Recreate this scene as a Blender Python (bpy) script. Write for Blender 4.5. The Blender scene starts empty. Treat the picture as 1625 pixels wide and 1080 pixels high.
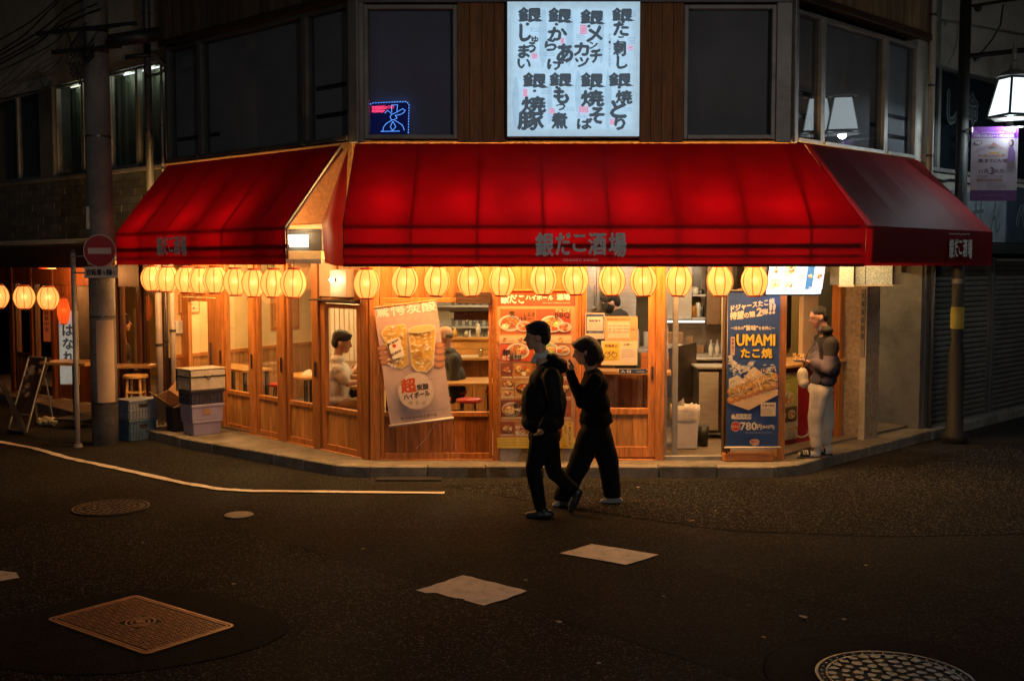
import bpy, bmesh, math, random
from mathutils import Vector, Matrix, noise
random.seed(7)
PI = math.pi
SC = bpy.context.scene
COL = SC.collection
R_ = math.radians

# ------------------------------------------------------------------ camera, night sky, exposure
cam = bpy.data.objects.new('camera', bpy.data.cameras.new('camera')); COL.objects.link(cam)
cam.location = (0, 0, 2.3); cam.rotation_euler = (R_(90 - 3.868), 0, 0)
cam.data.sensor_width = 36; cam.data.lens = 39.32; cam.data.clip_end = 500
SC.camera = cam
SUN_EL, SUN_ROT = R_(28), R_(200)
w = bpy.data.worlds.new('World'); SC.world = w; w.use_nodes = True
nt = w.node_tree; bg = nt.nodes['Background']
sky = nt.nodes.new('ShaderNodeTexSky'); sky.sky_type = 'NISHITA'; sky.sun_disc = False
sky.sun_elevation = SUN_EL; sky.sun_rotation = SUN_ROT
nt.links.new(sky.outputs[0], bg.inputs[0]); bg.inputs[1].default_value = 0.0007
sun = bpy.data.objects.new('moon_light', bpy.data.lights.new('moon_light', 'SUN')); COL.objects.link(sun)
sun.data.energy = 0.006; sun.data.angle = R_(12); sun.data.color = (.8, .88, 1)
sun.rotation_euler = (R_(62), 0, R_(-20))
SC.view_settings.view_transform = 'Standard'; SC.view_settings.look = 'None'
SC.view_settings.exposure = 0; SC.view_settings.gamma = 1; SC.view_settings.use_curve_mapping = False
SC.render.engine = 'CYCLES'
cy = SC.cycles
cy.use_denoising = True; cy.use_light_tree = True; cy.max_bounces = 8; cy.diffuse_bounces = 3; cy.transparent_max_bounces = 16
cy.sample_clamp_indirect = 3.0; cy.caustics_reflective = False; cy.caustics_refractive = False; cy.blur_glossy = 1.0

# ------------------------------------------------------------------ materials
def srgb(r, g, b):
    f = lambda c: (c / 255 / 12.92) if c / 255 <= .04045 else ((c / 255 + .055) / 1.055) ** 2.4
    return (f(r), f(g), f(b))
def _n(nt, t, **kw):
    n = nt.nodes.new(t)
    for k, v in kw.items(): setattr(n, k, v)
    return n
def coords(nt, scale=(1, 1, 1), rnd=True):
    tc = _n(nt, 'ShaderNodeTexCoord'); mp = _n(nt, 'ShaderNodeMapping'); mp.inputs['Scale'].default_value = scale
    nt.links.new(tc.outputs['Object'], mp.inputs['Vector'])
    if rnd:
        oi = _n(nt, 'ShaderNodeObjectInfo'); mu = _n(nt, 'ShaderNodeMath', operation='MULTIPLY'); mu.inputs[1].default_value = 37
        nt.links.new(oi.outputs['Random'], mu.inputs[0]); cb = _n(nt, 'ShaderNodeCombineXYZ')
        for i in range(3): nt.links.new(mu.outputs[0], cb.inputs[i])
        nt.links.new(cb.outputs[0], mp.inputs['Location'])
    return mp.outputs[0]
def mat(name, base, rough=.6, metal=0, ns=4, var=.25, scale=(1, 1, 1), bump=.15, bs=60, emit=None, es=1, spec=.5, rnd=True, objvar=0, dirt=0, rvar=.12, ds=1.7):
    m = bpy.data.materials.new(name); m.use_nodes = True; nt = m.node_tree; L = nt.links
    p = nt.nodes['Principled BSDF']; v = coords(nt, scale, rnd)
    nz = _n(nt, 'ShaderNodeTexNoise'); nz.inputs['Scale'].default_value = ns; nz.inputs['Detail'].default_value = 6; nz.inputs['Roughness'].default_value = .65
    L.new(v, nz.inputs['Vector'])
    cr = _n(nt, 'ShaderNodeValToRGB'); cr.color_ramp.elements[0].position = .3; cr.color_ramp.elements[1].position = .72
    cr.color_ramp.elements[0].color = [c * (1 - var) for c in base] + [1]; cr.color_ramp.elements[1].color = [min(1, c * (1 + var)) for c in base] + [1]
    L.new(nz.outputs[0], cr.inputs[0]); out = cr.outputs[0]
    if dirt:
        n2 = _n(nt, 'ShaderNodeTexNoise'); n2.inputs['Scale'].default_value = ds; n2.inputs['Detail'].default_value = 9; n2.inputs['Roughness'].default_value = .75
        L.new(v, n2.inputs['Vector']); mr = _n(nt, 'ShaderNodeMapRange'); mr.inputs[1].default_value = .5; mr.inputs[2].default_value = .7; mr.inputs[3].default_value = 0; mr.inputs[4].default_value = dirt
        L.new(n2.outputs[0], mr.inputs[0]); mx = _n(nt, 'ShaderNodeMixRGB'); mx.inputs[2].default_value = [c * .35 for c in base] + [1]
        L.new(mr.outputs[0], mx.inputs[0]); L.new(out, mx.inputs[1]); out = mx.outputs[0]
    if objvar:
        oi = _n(nt, 'ShaderNodeObjectInfo'); mr = _n(nt, 'ShaderNodeMapRange'); mr.inputs[3].default_value = 1 - objvar; mr.inputs[4].default_value = 1 + objvar
        L.new(oi.outputs['Random'], mr.inputs[0]); vm = _n(nt, 'ShaderNodeVectorMath', operation='SCALE'); L.new(out, vm.inputs[0]); L.new(mr.outputs[0], vm.inputs['Scale']); out = vm.outputs[0]
    L.new(out, p.inputs['Base Color'])
    rr = _n(nt, 'ShaderNodeMapRange'); rr.inputs[3].default_value = max(.03, rough - rvar); rr.inputs[4].default_value = min(1, rough + rvar)
    L.new(nz.outputs[0], rr.inputs[0]); L.new(rr.outputs[0], p.inputs['Roughness'])
    p.inputs['Metallic'].default_value = metal; p.inputs['Specular IOR Level'].default_value = spec
    if bump:
        nb = _n(nt, 'ShaderNodeTexNoise'); nb.inputs['Scale'].default_value = bs; nb.inputs['Detail'].default_value = 4; L.new(v, nb.inputs['Vector'])
        b = _n(nt, 'ShaderNodeBump'); b.inputs['Strength'].default_value = bump; b.inputs['Distance'].default_value = .02
        L.new(nb.outputs[0], b.inputs['Height']); L.new(b.outputs[0], p.inputs['Normal'])
    if emit:
        p.inputs['Emission Color'].default_value = (*emit, 1); p.inputs['Emission Strength'].default_value = es
    return m
def wood(name, base, axis='z', rough=.42, objvar=.18, var=.4, dirt=.5):
    sc = {'z': (9, 9, .8), 'x': (.8, 9, 9), 'y': (9, .8, 9)}[axis]
    return mat(name, base, rough, ns=3.2, var=var, scale=sc, bump=.25, bs=7, objvar=objvar, dirt=dirt, spec=.4)
def glassmat(name, tint=(1, 1, 1), extra=.02, rough=.0):
    m = bpy.data.materials.new(name); m.use_nodes = True; nt = m.node_tree; nt.nodes.clear(); L = nt.links
    o = _n(nt, 'ShaderNodeOutputMaterial'); mx = _n(nt, 'ShaderNodeMixShader'); t = _n(nt, 'ShaderNodeBsdfTransparent'); g = _n(nt, 'ShaderNodeBsdfGlossy')
    t.inputs[0].default_value = (*tint, 1); g.inputs['Roughness'].default_value = rough
    fr = _n(nt, 'ShaderNodeFresnel'); ge = _n(nt, 'ShaderNodeNewGeometry'); io = _n(nt, 'ShaderNodeMapRange'); io.inputs[3].default_value = 1.5; io.inputs[4].default_value = 1 / 1.5; L.new(ge.outputs['Backfacing'], io.inputs[0]); L.new(io.outputs[0], fr.inputs[0]); ad = _n(nt, 'ShaderNodeMath', operation='ADD'); ad.inputs[1].default_value = extra; ad.use_clamp = True
    v = coords(nt); nz = _n(nt, 'ShaderNodeTexNoise'); nz.inputs['Scale'].default_value = 1.3; L.new(v, nz.inputs['Vector'])
    b = _n(nt, 'ShaderNodeBump'); b.inputs['Strength'].default_value = .06; b.inputs['Distance'].default_value = .01; L.new(nz.outputs[0], b.inputs['Height']); L.new(b.outputs[0], g.inputs['Normal'])
    L.new(fr.outputs[0], ad.inputs[0]); L.new(ad.outputs[0], mx.inputs[0]); L.new(t.outputs[0], mx.inputs[1]); L.new(g.outputs[0], mx.inputs[2]); L.new(mx.outputs[0], o.inputs[0])
    return m
def cloth_translucent(name, col, tcol, mixf=.5, var=.15):
    m = bpy.data.materials.new(name); m.use_nodes = True; nt = m.node_tree; nt.nodes.clear(); L = nt.links
    o = _n(nt, 'ShaderNodeOutputMaterial'); mx = _n(nt, 'ShaderNodeMixShader'); d = _n(nt, 'ShaderNodeBsdfPrincipled'); t = _n(nt, 'ShaderNodeBsdfTranslucent')
    v = coords(nt, rnd=False); nz = _n(nt, 'ShaderNodeTexNoise'); nz.inputs['Scale'].default_value = 2.2; nz.inputs['Detail'].default_value = 8; L.new(v, nz.inputs['Vector'])
    for tgt, c in ((d.inputs['Base Color'], col), (t.inputs[0], tcol)):
        r = _n(nt, 'ShaderNodeValToRGB'); r.color_ramp.elements[0].position = .3; r.color_ramp.elements[1].position = .7
        r.color_ramp.elements[0].color = [x * (1 - var) for x in c] + [1]; r.color_ramp.elements[1].color = [x * (1 + var) for x in c] + [1]
        L.new(nz.outputs[0], r.inputs[0]); L.new(r.outputs[0], tgt)
    d.inputs['Roughness'].default_value = .6; d.inputs['Specular IOR Level'].default_value = .22; mx.inputs[0].default_value = mixf
    n3 = _n(nt, 'ShaderNodeTexNoise'); n3.inputs['Scale'].default_value = 5; n3.inputs['Detail'].default_value = 3; L.new(v, n3.inputs['Vector'])
    b = _n(nt, 'ShaderNodeBump'); b.inputs['Strength'].default_value = .25; b.inputs['Distance'].default_value = .03; L.new(n3.outputs[0], b.inputs['Height']); L.new(b.outputs[0], d.inputs['Normal'])
    L.new(d.outputs[0], mx.inputs[1]); L.new(t.outputs[0], mx.inputs[2]); L.new(mx.outputs[0], o.inputs[0])
    return m
def printmat(name, emit=0, rough=.45, trans=0):
    m = bpy.data.materials.new(name); m.use_nodes = True; nt = m.node_tree; p = nt.nodes['Principled BSDF']; L = nt.links
    a = _n(nt, 'ShaderNodeAttribute', attribute_name='Col'); nz = _n(nt, 'ShaderNodeTexNoise'); nz.inputs['Scale'].default_value = 14; nz.inputs['Detail'].default_value = 5
    L.new(coords(nt), nz.inputs['Vector']); mr = _n(nt, 'ShaderNodeMapRange'); mr.inputs[3].default_value = .8; mr.inputs[4].default_value = 1.12; L.new(nz.outputs[0], mr.inputs[0])
    vm = _n(nt, 'ShaderNodeVectorMath', operation='SCALE'); L.new(a.outputs[0], vm.inputs[0]); L.new(mr.outputs[0], vm.inputs['Scale'])
    L.new(vm.outputs[0], p.inputs['Base Color']); p.inputs['Roughness'].default_value = rough
    if emit:
        L.new(vm.outputs[0], p.inputs['Emission Color']); p.inputs['Emission Strength'].default_value = emit; p.inputs['Base Color'].default_value = (0, 0, 0, 1)
    return m
def emat(name, col, s, base=(.1, .1, .1)):
    m = bpy.data.materials.new(name); m.use_nodes = True; p = m.node_tree.nodes['Principled BSDF']
    p.inputs['Base Color'].default_value = (*base, 1); p.inputs['Emission Color'].default_value = (*col, 1); p.inputs['Emission Strength'].default_value = s
    return m

WZ = wood('varnished_wood_upright', (.50, .19, .046), 'z'); WX = wood('varnished_wood_rail', (.48, .18, .044), 'x')
PLK = wood('amber_plank', (.60, .27, .07), 'z', objvar=.22); PLR = wood('reddish_plank', (.44, .15, .04), 'z', objvar=.25, dirt=.8)
DWZ = wood('dark_wood', (.055, .028, .016), 'z', rough=.5); DWX = wood('dark_wood_rail', (.06, .03, .016), 'x', rough=.5)
FASC = wood('weathered_board', (.13, .085, .055), 'z', rough=.75, objvar=.35, dirt=.9)
FASCR = wood('weathered_tan_board', (.30, .19, .09), 'z', rough=.75, objvar=.35, dirt=.9)
COLW = wood('brown_column_board', (.36, .15, .045), 'z', rough=.6, dirt=.5)
TABT = wood('table_top_wood', (.50, .27, .09), 'x', rough=.35, dirt=.1)
ALU = mat('aged_aluminium', (.30, .285, .26), .5, .35, var=.2, dirt=.6, bs=30); ALUD = mat('dark_aluminium', (.12, .12, .115), .5, .4)
STEEL = mat('brushed_steel', (.50, .48, .44), .42, .5, scale=(1, 1, 8), var=.15, bump=.05); DSTEEL = mat('dark_steel', (.10, .09, .085), .35, .8, var=.3)
BLKP = mat('black_paint', (.016, .015, .014), .62, .1, bump=.08); BLK = mat('black_plastic', (.02, .02, .022), .45, bump=.05)
CONC = mat('concrete', (.30, .28, .25), .85, ns=3, var=.3, bump=.5, bs=70, dirt=.7); CONCD = mat('stained_concrete', (.23, .21, .19), .85, ns=2, var=.35, bump=.5, bs=50, dirt=.85)
STUC = mat('rough_stucco', (.36, .29, .21), .9, ns=20, var=.35, bump=1, bs=90); PALE = mat('pale_render', (.42, .39, .33), .85, ns=1.5, var=.25, bump=.3, bs=40, dirt=.6)
GREYW = mat('grey_render', (.14, .13, .115), .85, ns=1.5, var=.25, bump=.3, bs=40, dirt=.7)
BRKM = mat('grey_block', (.11, .105, .095), .85, ns=6, var=.35, bump=.6, bs=50, objvar=.25)
CREAM = mat('cream_wall', (.76, .55, .27), .8, ns=2, var=.12, bump=.1); WAIN = wood('wainscot_wood', (.42, .19, .06), 'z', objvar=.15)
TILEF = mat('floor_screed', (.20, .16, .12), .6, ns=3, var=.3, bump=.2); SIDE = mat('sidewalk_concrete', (.20, .175, .145), .72, ns=4, var=.35, bump=.5, bs=90, dirt=.6)
KERB = mat('kerb_stone', (.20, .18, .15), .75, ns=6, var=.35, bump=.6, bs=70, objvar=.18, dirt=.7)
GLASS = glassmat('shop_glass'); GLASSU = glassmat('upper_glass', (.8, .82, .85), .045); GLASSB = glassmat('clear_ware', (.9, .9, .88), .1)
BLIND = mat('grey_window_blind', (.62, .59, .56), .9, ns=1.2, var=.16, bump=.3, bs=120, rnd=False); BLINDB = mat('blue_grey_blind', (.52, .50, .64), .9, ns=1.2, var=.14, bump=.3, bs=120)
RED = cloth_translucent('red_awning_cloth', (.33, .012, .014), (.048, .0002, .0014), .5); REDSH = cloth_translucent('shade_tinted_flap_cloth', (.13, .022, .024), (.2, .01, .01), .12)  # flap is the same red cloth, its unlit look put into a darker colour
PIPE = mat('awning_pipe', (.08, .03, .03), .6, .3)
PRINT = printmat('printed_sheet'); PRINTG = printmat('printed_vinyl', rough=.32); SCREEN = printmat('lit_screen', .92); SIGNLIT = printmat('backlit_sign', .66)
SILV = mat('silvery_lettering', (.85, .80, .78), .5, .0, var=.25, ns=20)
SKIN = mat('skin', (.52, .29, .19), .55, bump=.05, ns=8, var=.1); HAIRB = mat('black_hair', (.012, .010, .010), .5, scale=(30, 30, 4), bump=.6, bs=20); HAIRG = mat('grey_hair', (.22, .2, .19), .6, scale=(30, 30, 4), bump=.6, bs=20)
JACK = mat('black_jacket_cloth', (.007, .007, .008), .7, spec=.2, bump=.35, bs=18, ns=6, var=.4); PANT = mat('black_trouser_cloth', (.006, .006, .007), .8, spec=.15, bump=.3, bs=18)
KNIT = mat('black_sweater', (.005, .005, .006), .9, spec=.1, bump=.4, bs=40)
WHT = mat('white_cloth', (.72, .68, .62), .8, bump=.35, bs=12); CRMP = mat('cream_trouser_cloth', (.66, .60, .50), .85, bump=.35, bs=12)
PURP = mat('mauve_sweat_cloth', (.115, .095, .13), .85, bump=.35, bs=14); DPUR = mat('black_sweat_patch', (.016, .014, .016), .85, bump=.3, bs=14)
SUIT = mat('charcoal_suit', (.03, .028, .026), .8, bump=.2, bs=20); GREYS = mat('grey_suede', (.30, .28, .26), .8, bump=.2)
WPL = mat('white_plastic', (.62, .58, .52), .45, var=.1, bump=.1); BLUEP = mat('blue_crate_plastic', (.07, .12, .20), .4, var=.2, bump=.1); LILAC = mat('lilac_plastic', (.33, .30, .48), .4, var=.12, bump=.08, dirt=.3)
CARD = mat('cardboard', (.34, .20, .10), .85, var=.15, bump=.15); FOAM = mat('foil_foam_box', (.52, .46, .38), .6, var=.25, bump=.5, bs=15, dirt=.5)
REDP = mat('red_vinyl', (.48, .03, .02), .35, bump=.05, var=.1); REDC = mat('red_counter_paint', (.34, .012, .02), .3, bump=.05, var=.12, dirt=.3)
PAINT = mat('worn_road_paint', (.78, .68, .60), .6, ns=18, var=.25, bump=.5, bs=90, dirt=1.0, ds=9, rnd=False)

# lantern paper: thin translucent paper that glows, lit from inside by its own bulb
def paper(name, ec, es, tc):
    m = bpy.data.materials.new(name); m.use_nodes = True; nt = m.node_tree; nt.nodes.clear(); L = nt.links
    o = _n(nt, 'ShaderNodeOutputMaterial'); a1 = _n(nt, 'ShaderNodeAddShader'); mx = _n(nt, 'ShaderNodeMixShader'); mx.inputs[0].default_value = .75
    d = _n(nt, 'ShaderNodeBsdfDiffuse'); d.inputs[0].default_value = (*tc, 1); t = _n(nt, 'ShaderNodeBsdfTranslucent'); t.inputs[0].default_value = (*tc, 1)
    e = _n(nt, 'ShaderNodeEmission'); e.inputs[0].default_value = (*ec, 1); e.inputs[1].default_value = es
    rf = _n(nt, 'ShaderNodeBsdfRefraction'); rf.inputs['IOR'].default_value = 1.2; rf.inputs['Roughness'].default_value = 1; rf.inputs[0].default_value = (*tc, 1); m3 = _n(nt, 'ShaderNodeMixShader'); m3.inputs[0].default_value = .15; L.new(t.outputs[0], m3.inputs[1]); L.new(rf.outputs[0], m3.inputs[2]); L.new(d.outputs[0], mx.inputs[1]); L.new(m3.outputs[0], mx.inputs[2]); L.new(mx.outputs[0], a1.inputs[0]); L.new(e.outputs[0], a1.inputs[1]); L.new(a1.outputs[0], o.inputs[0])
    return m
PAPER = paper('lantern_paper', (1.0, .31, .055), .52, (.95, .74, .40)); PAPERR = paper('red_lantern_paper', (1, .08, .01), .5, (.9, .2, .04))
LRIB = emat('lantern_rib', (1, .26, .04), .42, (.4, .1, .02)); LCAP = emat('lantern_collar', (.8, .08, .01), .22, (.4, .05, .02))
BULB = emat('lit_bulb', (1, .82, .5), 30); TUBE = emat('lit_tube', (1, .86, .6), 6); TUBEW = emat('lit_white_tube', (.85, .92, 1), 2.5); LAMPG = emat('lit_frosted_glass', (.80, .95, 1.0), 1.6)

def asphalt(name, base, speck, bump, rough):
    m = bpy.data.materials.new(name); m.use_nodes = True; nt = m.node_tree; L = nt.links; p = nt.nodes['Principled BSDF']; v = coords(nt, rnd=False)
    vo = _n(nt, 'ShaderNodeTexVoronoi'); vo.inputs['Scale'].default_value = 95; L.new(v, vo.inputs['Vector'])
    sp = _n(nt, 'ShaderNodeSeparateColor'); L.new(vo.outputs['Color'], sp.inputs[0])
    r = _n(nt, 'ShaderNodeValToRGB'); e = r.color_ramp.elements; e[0].position = 0; e[0].color = (*[c * .6 for c in base], 1); e[1].position = .85; e[1].color = (*base, 1)
    x = r.color_ramp.elements.new(.955); x.color = (*[c * speck for c in base], 1); L.new(sp.outputs[0], r.inputs[0])
    nz = _n(nt, 'ShaderNodeTexNoise'); nz.inputs['Scale'].default_value = .55; nz.inputs['Detail'].default_value = 10; nz.inputs['Roughness'].default_value = .7; L.new(v, nz.inputs['Vector'])
    mr = _n(nt, 'ShaderNodeMapRange'); mr.inputs[1].default_value = .3; mr.inputs[2].default_value = .7; mr.inputs[3].default_value = .65; mr.inputs[4].default_value = 1.35; L.new(nz.outputs[0], mr.inputs[0])
    vm = _n(nt, 'ShaderNodeVectorMath', operation='SCALE'); L.new(r.outputs[0], vm.inputs[0]); L.new(mr.outputs[0], vm.inputs['Scale']); L.new(vm.outputs[0], p.inputs['Base Color'])
    rr = _n(nt, 'ShaderNodeMapRange'); rr.inputs[1].default_value = .3; rr.inputs[2].default_value = .7; rr.inputs[3].default_value = rough + .12; rr.inputs[4].default_value = rough + .32; L.new(nz.outputs[0], rr.inputs[0]); L.new(rr.outputs[0], p.inputs['Roughness'])
    p.inputs['Specular IOR Level'].default_value = .04
    b = _n(nt, 'ShaderNodeBump'); b.inputs['Strength'].default_value = bump; b.inputs['Distance'].default_value = .012; L.new(vo.outputs['Distance'], b.inputs['Height'])
    n2 = _n(nt, 'ShaderNodeTexNoise'); n2.inputs['Scale'].default_value = 5; n2.inputs['Detail'].default_value = 6; L.new(v, n2.inputs['Vector'])
    b2 = _n(nt, 'ShaderNodeBump'); b2.inputs['Strength'].default_value = .3; b2.inputs['Distance'].default_value = .03; L.new(n2.outputs[0], b2.inputs['Height']); L.new(b.outputs[0], b2.inputs['Normal']); L.new(b2.outputs[0], p.inputs['Normal'])
    return m
ASPH = asphalt('asphalt', (.026, .0245, .023), 3.0, .55, .58); ASPHC = asphalt('coarse_asphalt', (.018, .0172, .0165), 8, 1.0, .5); ASPHS = asphalt('smooth_patch_asphalt', (.022, .021, .020), 1.6, .25, .6)

# ------------------------------------------------------------------ mesh helpers
class MB:
    def __init__(s): s.v = []; s.f = []
    def add(s, vs, fs):
        n = len(s.v); s.v += [tuple(v) for v in vs]; s.f += [tuple(i + n for i in f) for f in fs]; return s
    def box(s, x0, x1, y0, y1, z0, z1):
        return s.add([(x, y, z) for z in (z0, z1) for y in (y0, y1) for x in (x0, x1)], [(0, 2, 3, 1), (4, 5, 7, 6), (0, 1, 5, 4), (2, 6, 7, 3), (0, 4, 6, 2), (1, 3, 7, 5)])
    def poly(s, pts): return s.add(pts, [tuple(range(len(pts)))])
    def prism(s, pts, z0, z1):
        n = len(pts); return s.add([(x, y, z0) for x, y in pts] + [(x, y, z1) for x, y in pts], [tuple(range(n - 1, -1, -1)), tuple(range(n, 2 * n))] + [(i, (i + 1) % n, n + (i + 1) % n, n + i) for i in range(n)])
    def tube(s, pts, r, n=8, cap=True):
        pts = [Vector(p) for p in pts]; rs = r if isinstance(r, (list, tuple)) else [r] * len(pts); up = Vector((0, 0, 1)); rings = []
        t0 = (pts[1] - pts[0]).normalized(); a = t0.cross(up)
        if a.length < .1: a = t0.cross(Vector((1, 0, 0)))
        a.normalize()
        for i, p in enumerate(pts):
            t = (pts[min(i + 1, len(pts) - 1)] - pts[max(i - 1, 0)]).normalized(); a = (a - t * a.dot(t)).normalized(); b = t.cross(a)
            rings.append([p + (a * math.cos(2 * PI * k / n) + b * math.sin(2 * PI * k / n)) * rs[i] for k in range(n)])
        fs = [(i * n + k, i * n + (k + 1) % n, (i + 1) * n + (k + 1) % n, (i + 1) * n + k) for i in range(len(pts) - 1) for k in range(n)]
        if cap: fs += [tuple(range(n - 1, -1, -1)), tuple(range((len(pts) - 1) * n, len(pts) * n))]
        return s.add([v for r_ in rings for v in r_], fs)
    def lathe(s, prof, n=20, c=(0, 0, 0), cap=True):
        vs = [(c[0] + r * math.cos(2 * PI * k / n), c[1] + r * math.sin(2 * PI * k / n), c[2] + z) for r, z in prof for k in range(n)]
        fs = [(i * n + k, i * n + (k + 1) % n, (i + 1) * n + (k + 1) % n, (i + 1) * n + k) for i in range(len(prof) - 1) for k in range(n)]
        if cap: fs += [tuple(range(n - 1, -1, -1)), tuple(range((len(prof) - 1) * n, len(prof) * n))]
        return s.add(vs, fs)
    def sphere(s, c, r, nu=14, nv=8):
        if not isinstance(r, (tuple, list)): r = (r, r, r)
        vs = [(c[0], c[1], c[2] - r[2])]
        for j in range(1, nv):
            a = -PI / 2 + PI * j / nv
            for i in range(nu): b = 2 * PI * i / nu; vs.append((c[0] + r[0] * math.cos(a) * math.cos(b), c[1] + r[1] * math.cos(a) * math.sin(b), c[2] + r[2] * math.sin(a)))
        vs.append((c[0], c[1], c[2] + r[2])); fs = [(0, 1 + (i + 1) % nu, 1 + i) for i in range(nu)]
        fs += [(1 + j * nu + i, 1 + j * nu + (i + 1) % nu, 1 + (j + 1) * nu + (i + 1) % nu, 1 + (j + 1) * nu + i) for j in range(nv - 2) for i in range(nu)]
        t = 1 + (nv - 1) * nu; fs += [(t, t - nu + i, t - nu + (i + 1) % nu) for i in range(nu)]
        return s.add(vs, fs)
    def capsule(s, a, b, ra, rb, n=12):
        a = Vector(a); b = Vector(b); s.sphere(a, ra, 12, 8); s.sphere(b, rb, 12, 8)
        if (b - a).length > 1e-4: s.tube([a, b], [ra, rb], n)
        return s
    def mesh(s, name):
        m = bpy.data.meshes.new(name); m.from_pydata(s.v, [], s.f); m.update(); return m
ID = Matrix.Identity(4)
WM = {}
def T(x, y, z): return Matrix.Translation((x, y, z))
def RZ(a): return Matrix.Rotation(a, 4, 'Z')
def RX(a): return Matrix.Rotation(a, 4, 'X')
def RY(a): return Matrix.Rotation(a, 4, 'Y')
def put(o, parent, W):
    COL.objects.link(o); WM[o] = W
    if parent is not None: o.parent = parent; o.matrix_local = WM[parent].inverted() @ W
    else: o.matrix_local = W
    return o
def add(name, mb, m, parent=None, W=ID, bev=0, smooth=False, kind=None):
    me = mb if isinstance(mb, bpy.types.Mesh) else mb.mesh(name)
    if m is not None and not me.materials: me.materials.append(m)
    if smooth and len(me.polygons): me.polygons.foreach_set('use_smooth', [True] * len(me.polygons))
    o = bpy.data.objects.new(name, me); put(o, parent, W)
    if bev:
        b = o.modifiers.new('bevel', 'BEVEL'); b.width = bev; b.segments = 1; b.limit_method = 'ANGLE'
    if kind: o['kind'] = kind
    return o
def tag(o, label, cat, group=None):
    o['label'] = label; o['category'] = cat
    if group: o['group'] = group
    return o
def thing(name, label, cat, W=ID, group=None):
    o = bpy.data.objects.new(name, None); o.empty_display_size = .1; put(o, None, W); return tag(o, label, cat, group)
def copy_tree(o, W, parent=None):
    c = o.copy(); kids = list(o.children)
    if parent is None: put(c, None, W)
    else:
        COL.objects.link(c); c.parent = parent; c.matrix_parent_inverse = o.matrix_parent_inverse.copy(); WM[c] = WM[parent] @ c.matrix_local
    for k in kids: copy_tree(k, None, c)
    return c
def B(*a): return MB().box(*a)
class Face:                       # a wall plane: local x runs along it, local y into it, z up
    def __init__(s, O, u):
        s.u = Vector((u[0], u[1], 0)).normalized(); s.O = Vector((O[0], O[1], 0)); s.ang = math.atan2(u[1], u[0]); s.M = T(*s.O) @ RZ(s.ang)
    def at(s, x, y=0, z=0): return s.M @ T(x, y, z)
    def p(s, x, y=0, z=0): return s.M @ Vector((x, y, z))
F = Face((0, 12.45), (1, 0)); LW = Face((-1.58, 12.45), (.92, -1)); LU = Face((-1.70, 12.45), (1.066, -1)); RU = Face((3.07, 12.45), (1, 1))
BACKM = mat('dark_light_stop', (.03, .018, .01), .8)
def planks(parent, W, x0, x1, z0, z1, n, m, th=.02, gap=.004, y=0, horiz=False, name='plank', bev=.0025, back=True):
    L = (z1 - z0) if horiz else (x1 - x0); wd = L / n
    me = (B(x0, x1, 0, th, -wd / 2 + gap / 2, wd / 2 - gap / 2) if horiz else B(-wd / 2 + gap / 2, wd / 2 - gap / 2, 0, th, z0, z1)).mesh(name); me.materials.append(m)
    if back: add('light_stop_board', B(x0, x1, th + .004, th + .012, z0, z1), BACKM, parent, W)  # unseen dark board, added to stop light leaking through the plank gaps
    for i in range(n):
        c = (z0 if horiz else x0) + wd * (i + .5); d = random.uniform(-.003, .003)
        add(name, me, None, parent, W @ (T(0, y + d, c) if horiz else T(c, y + d, 0)), bev=bev)

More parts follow.
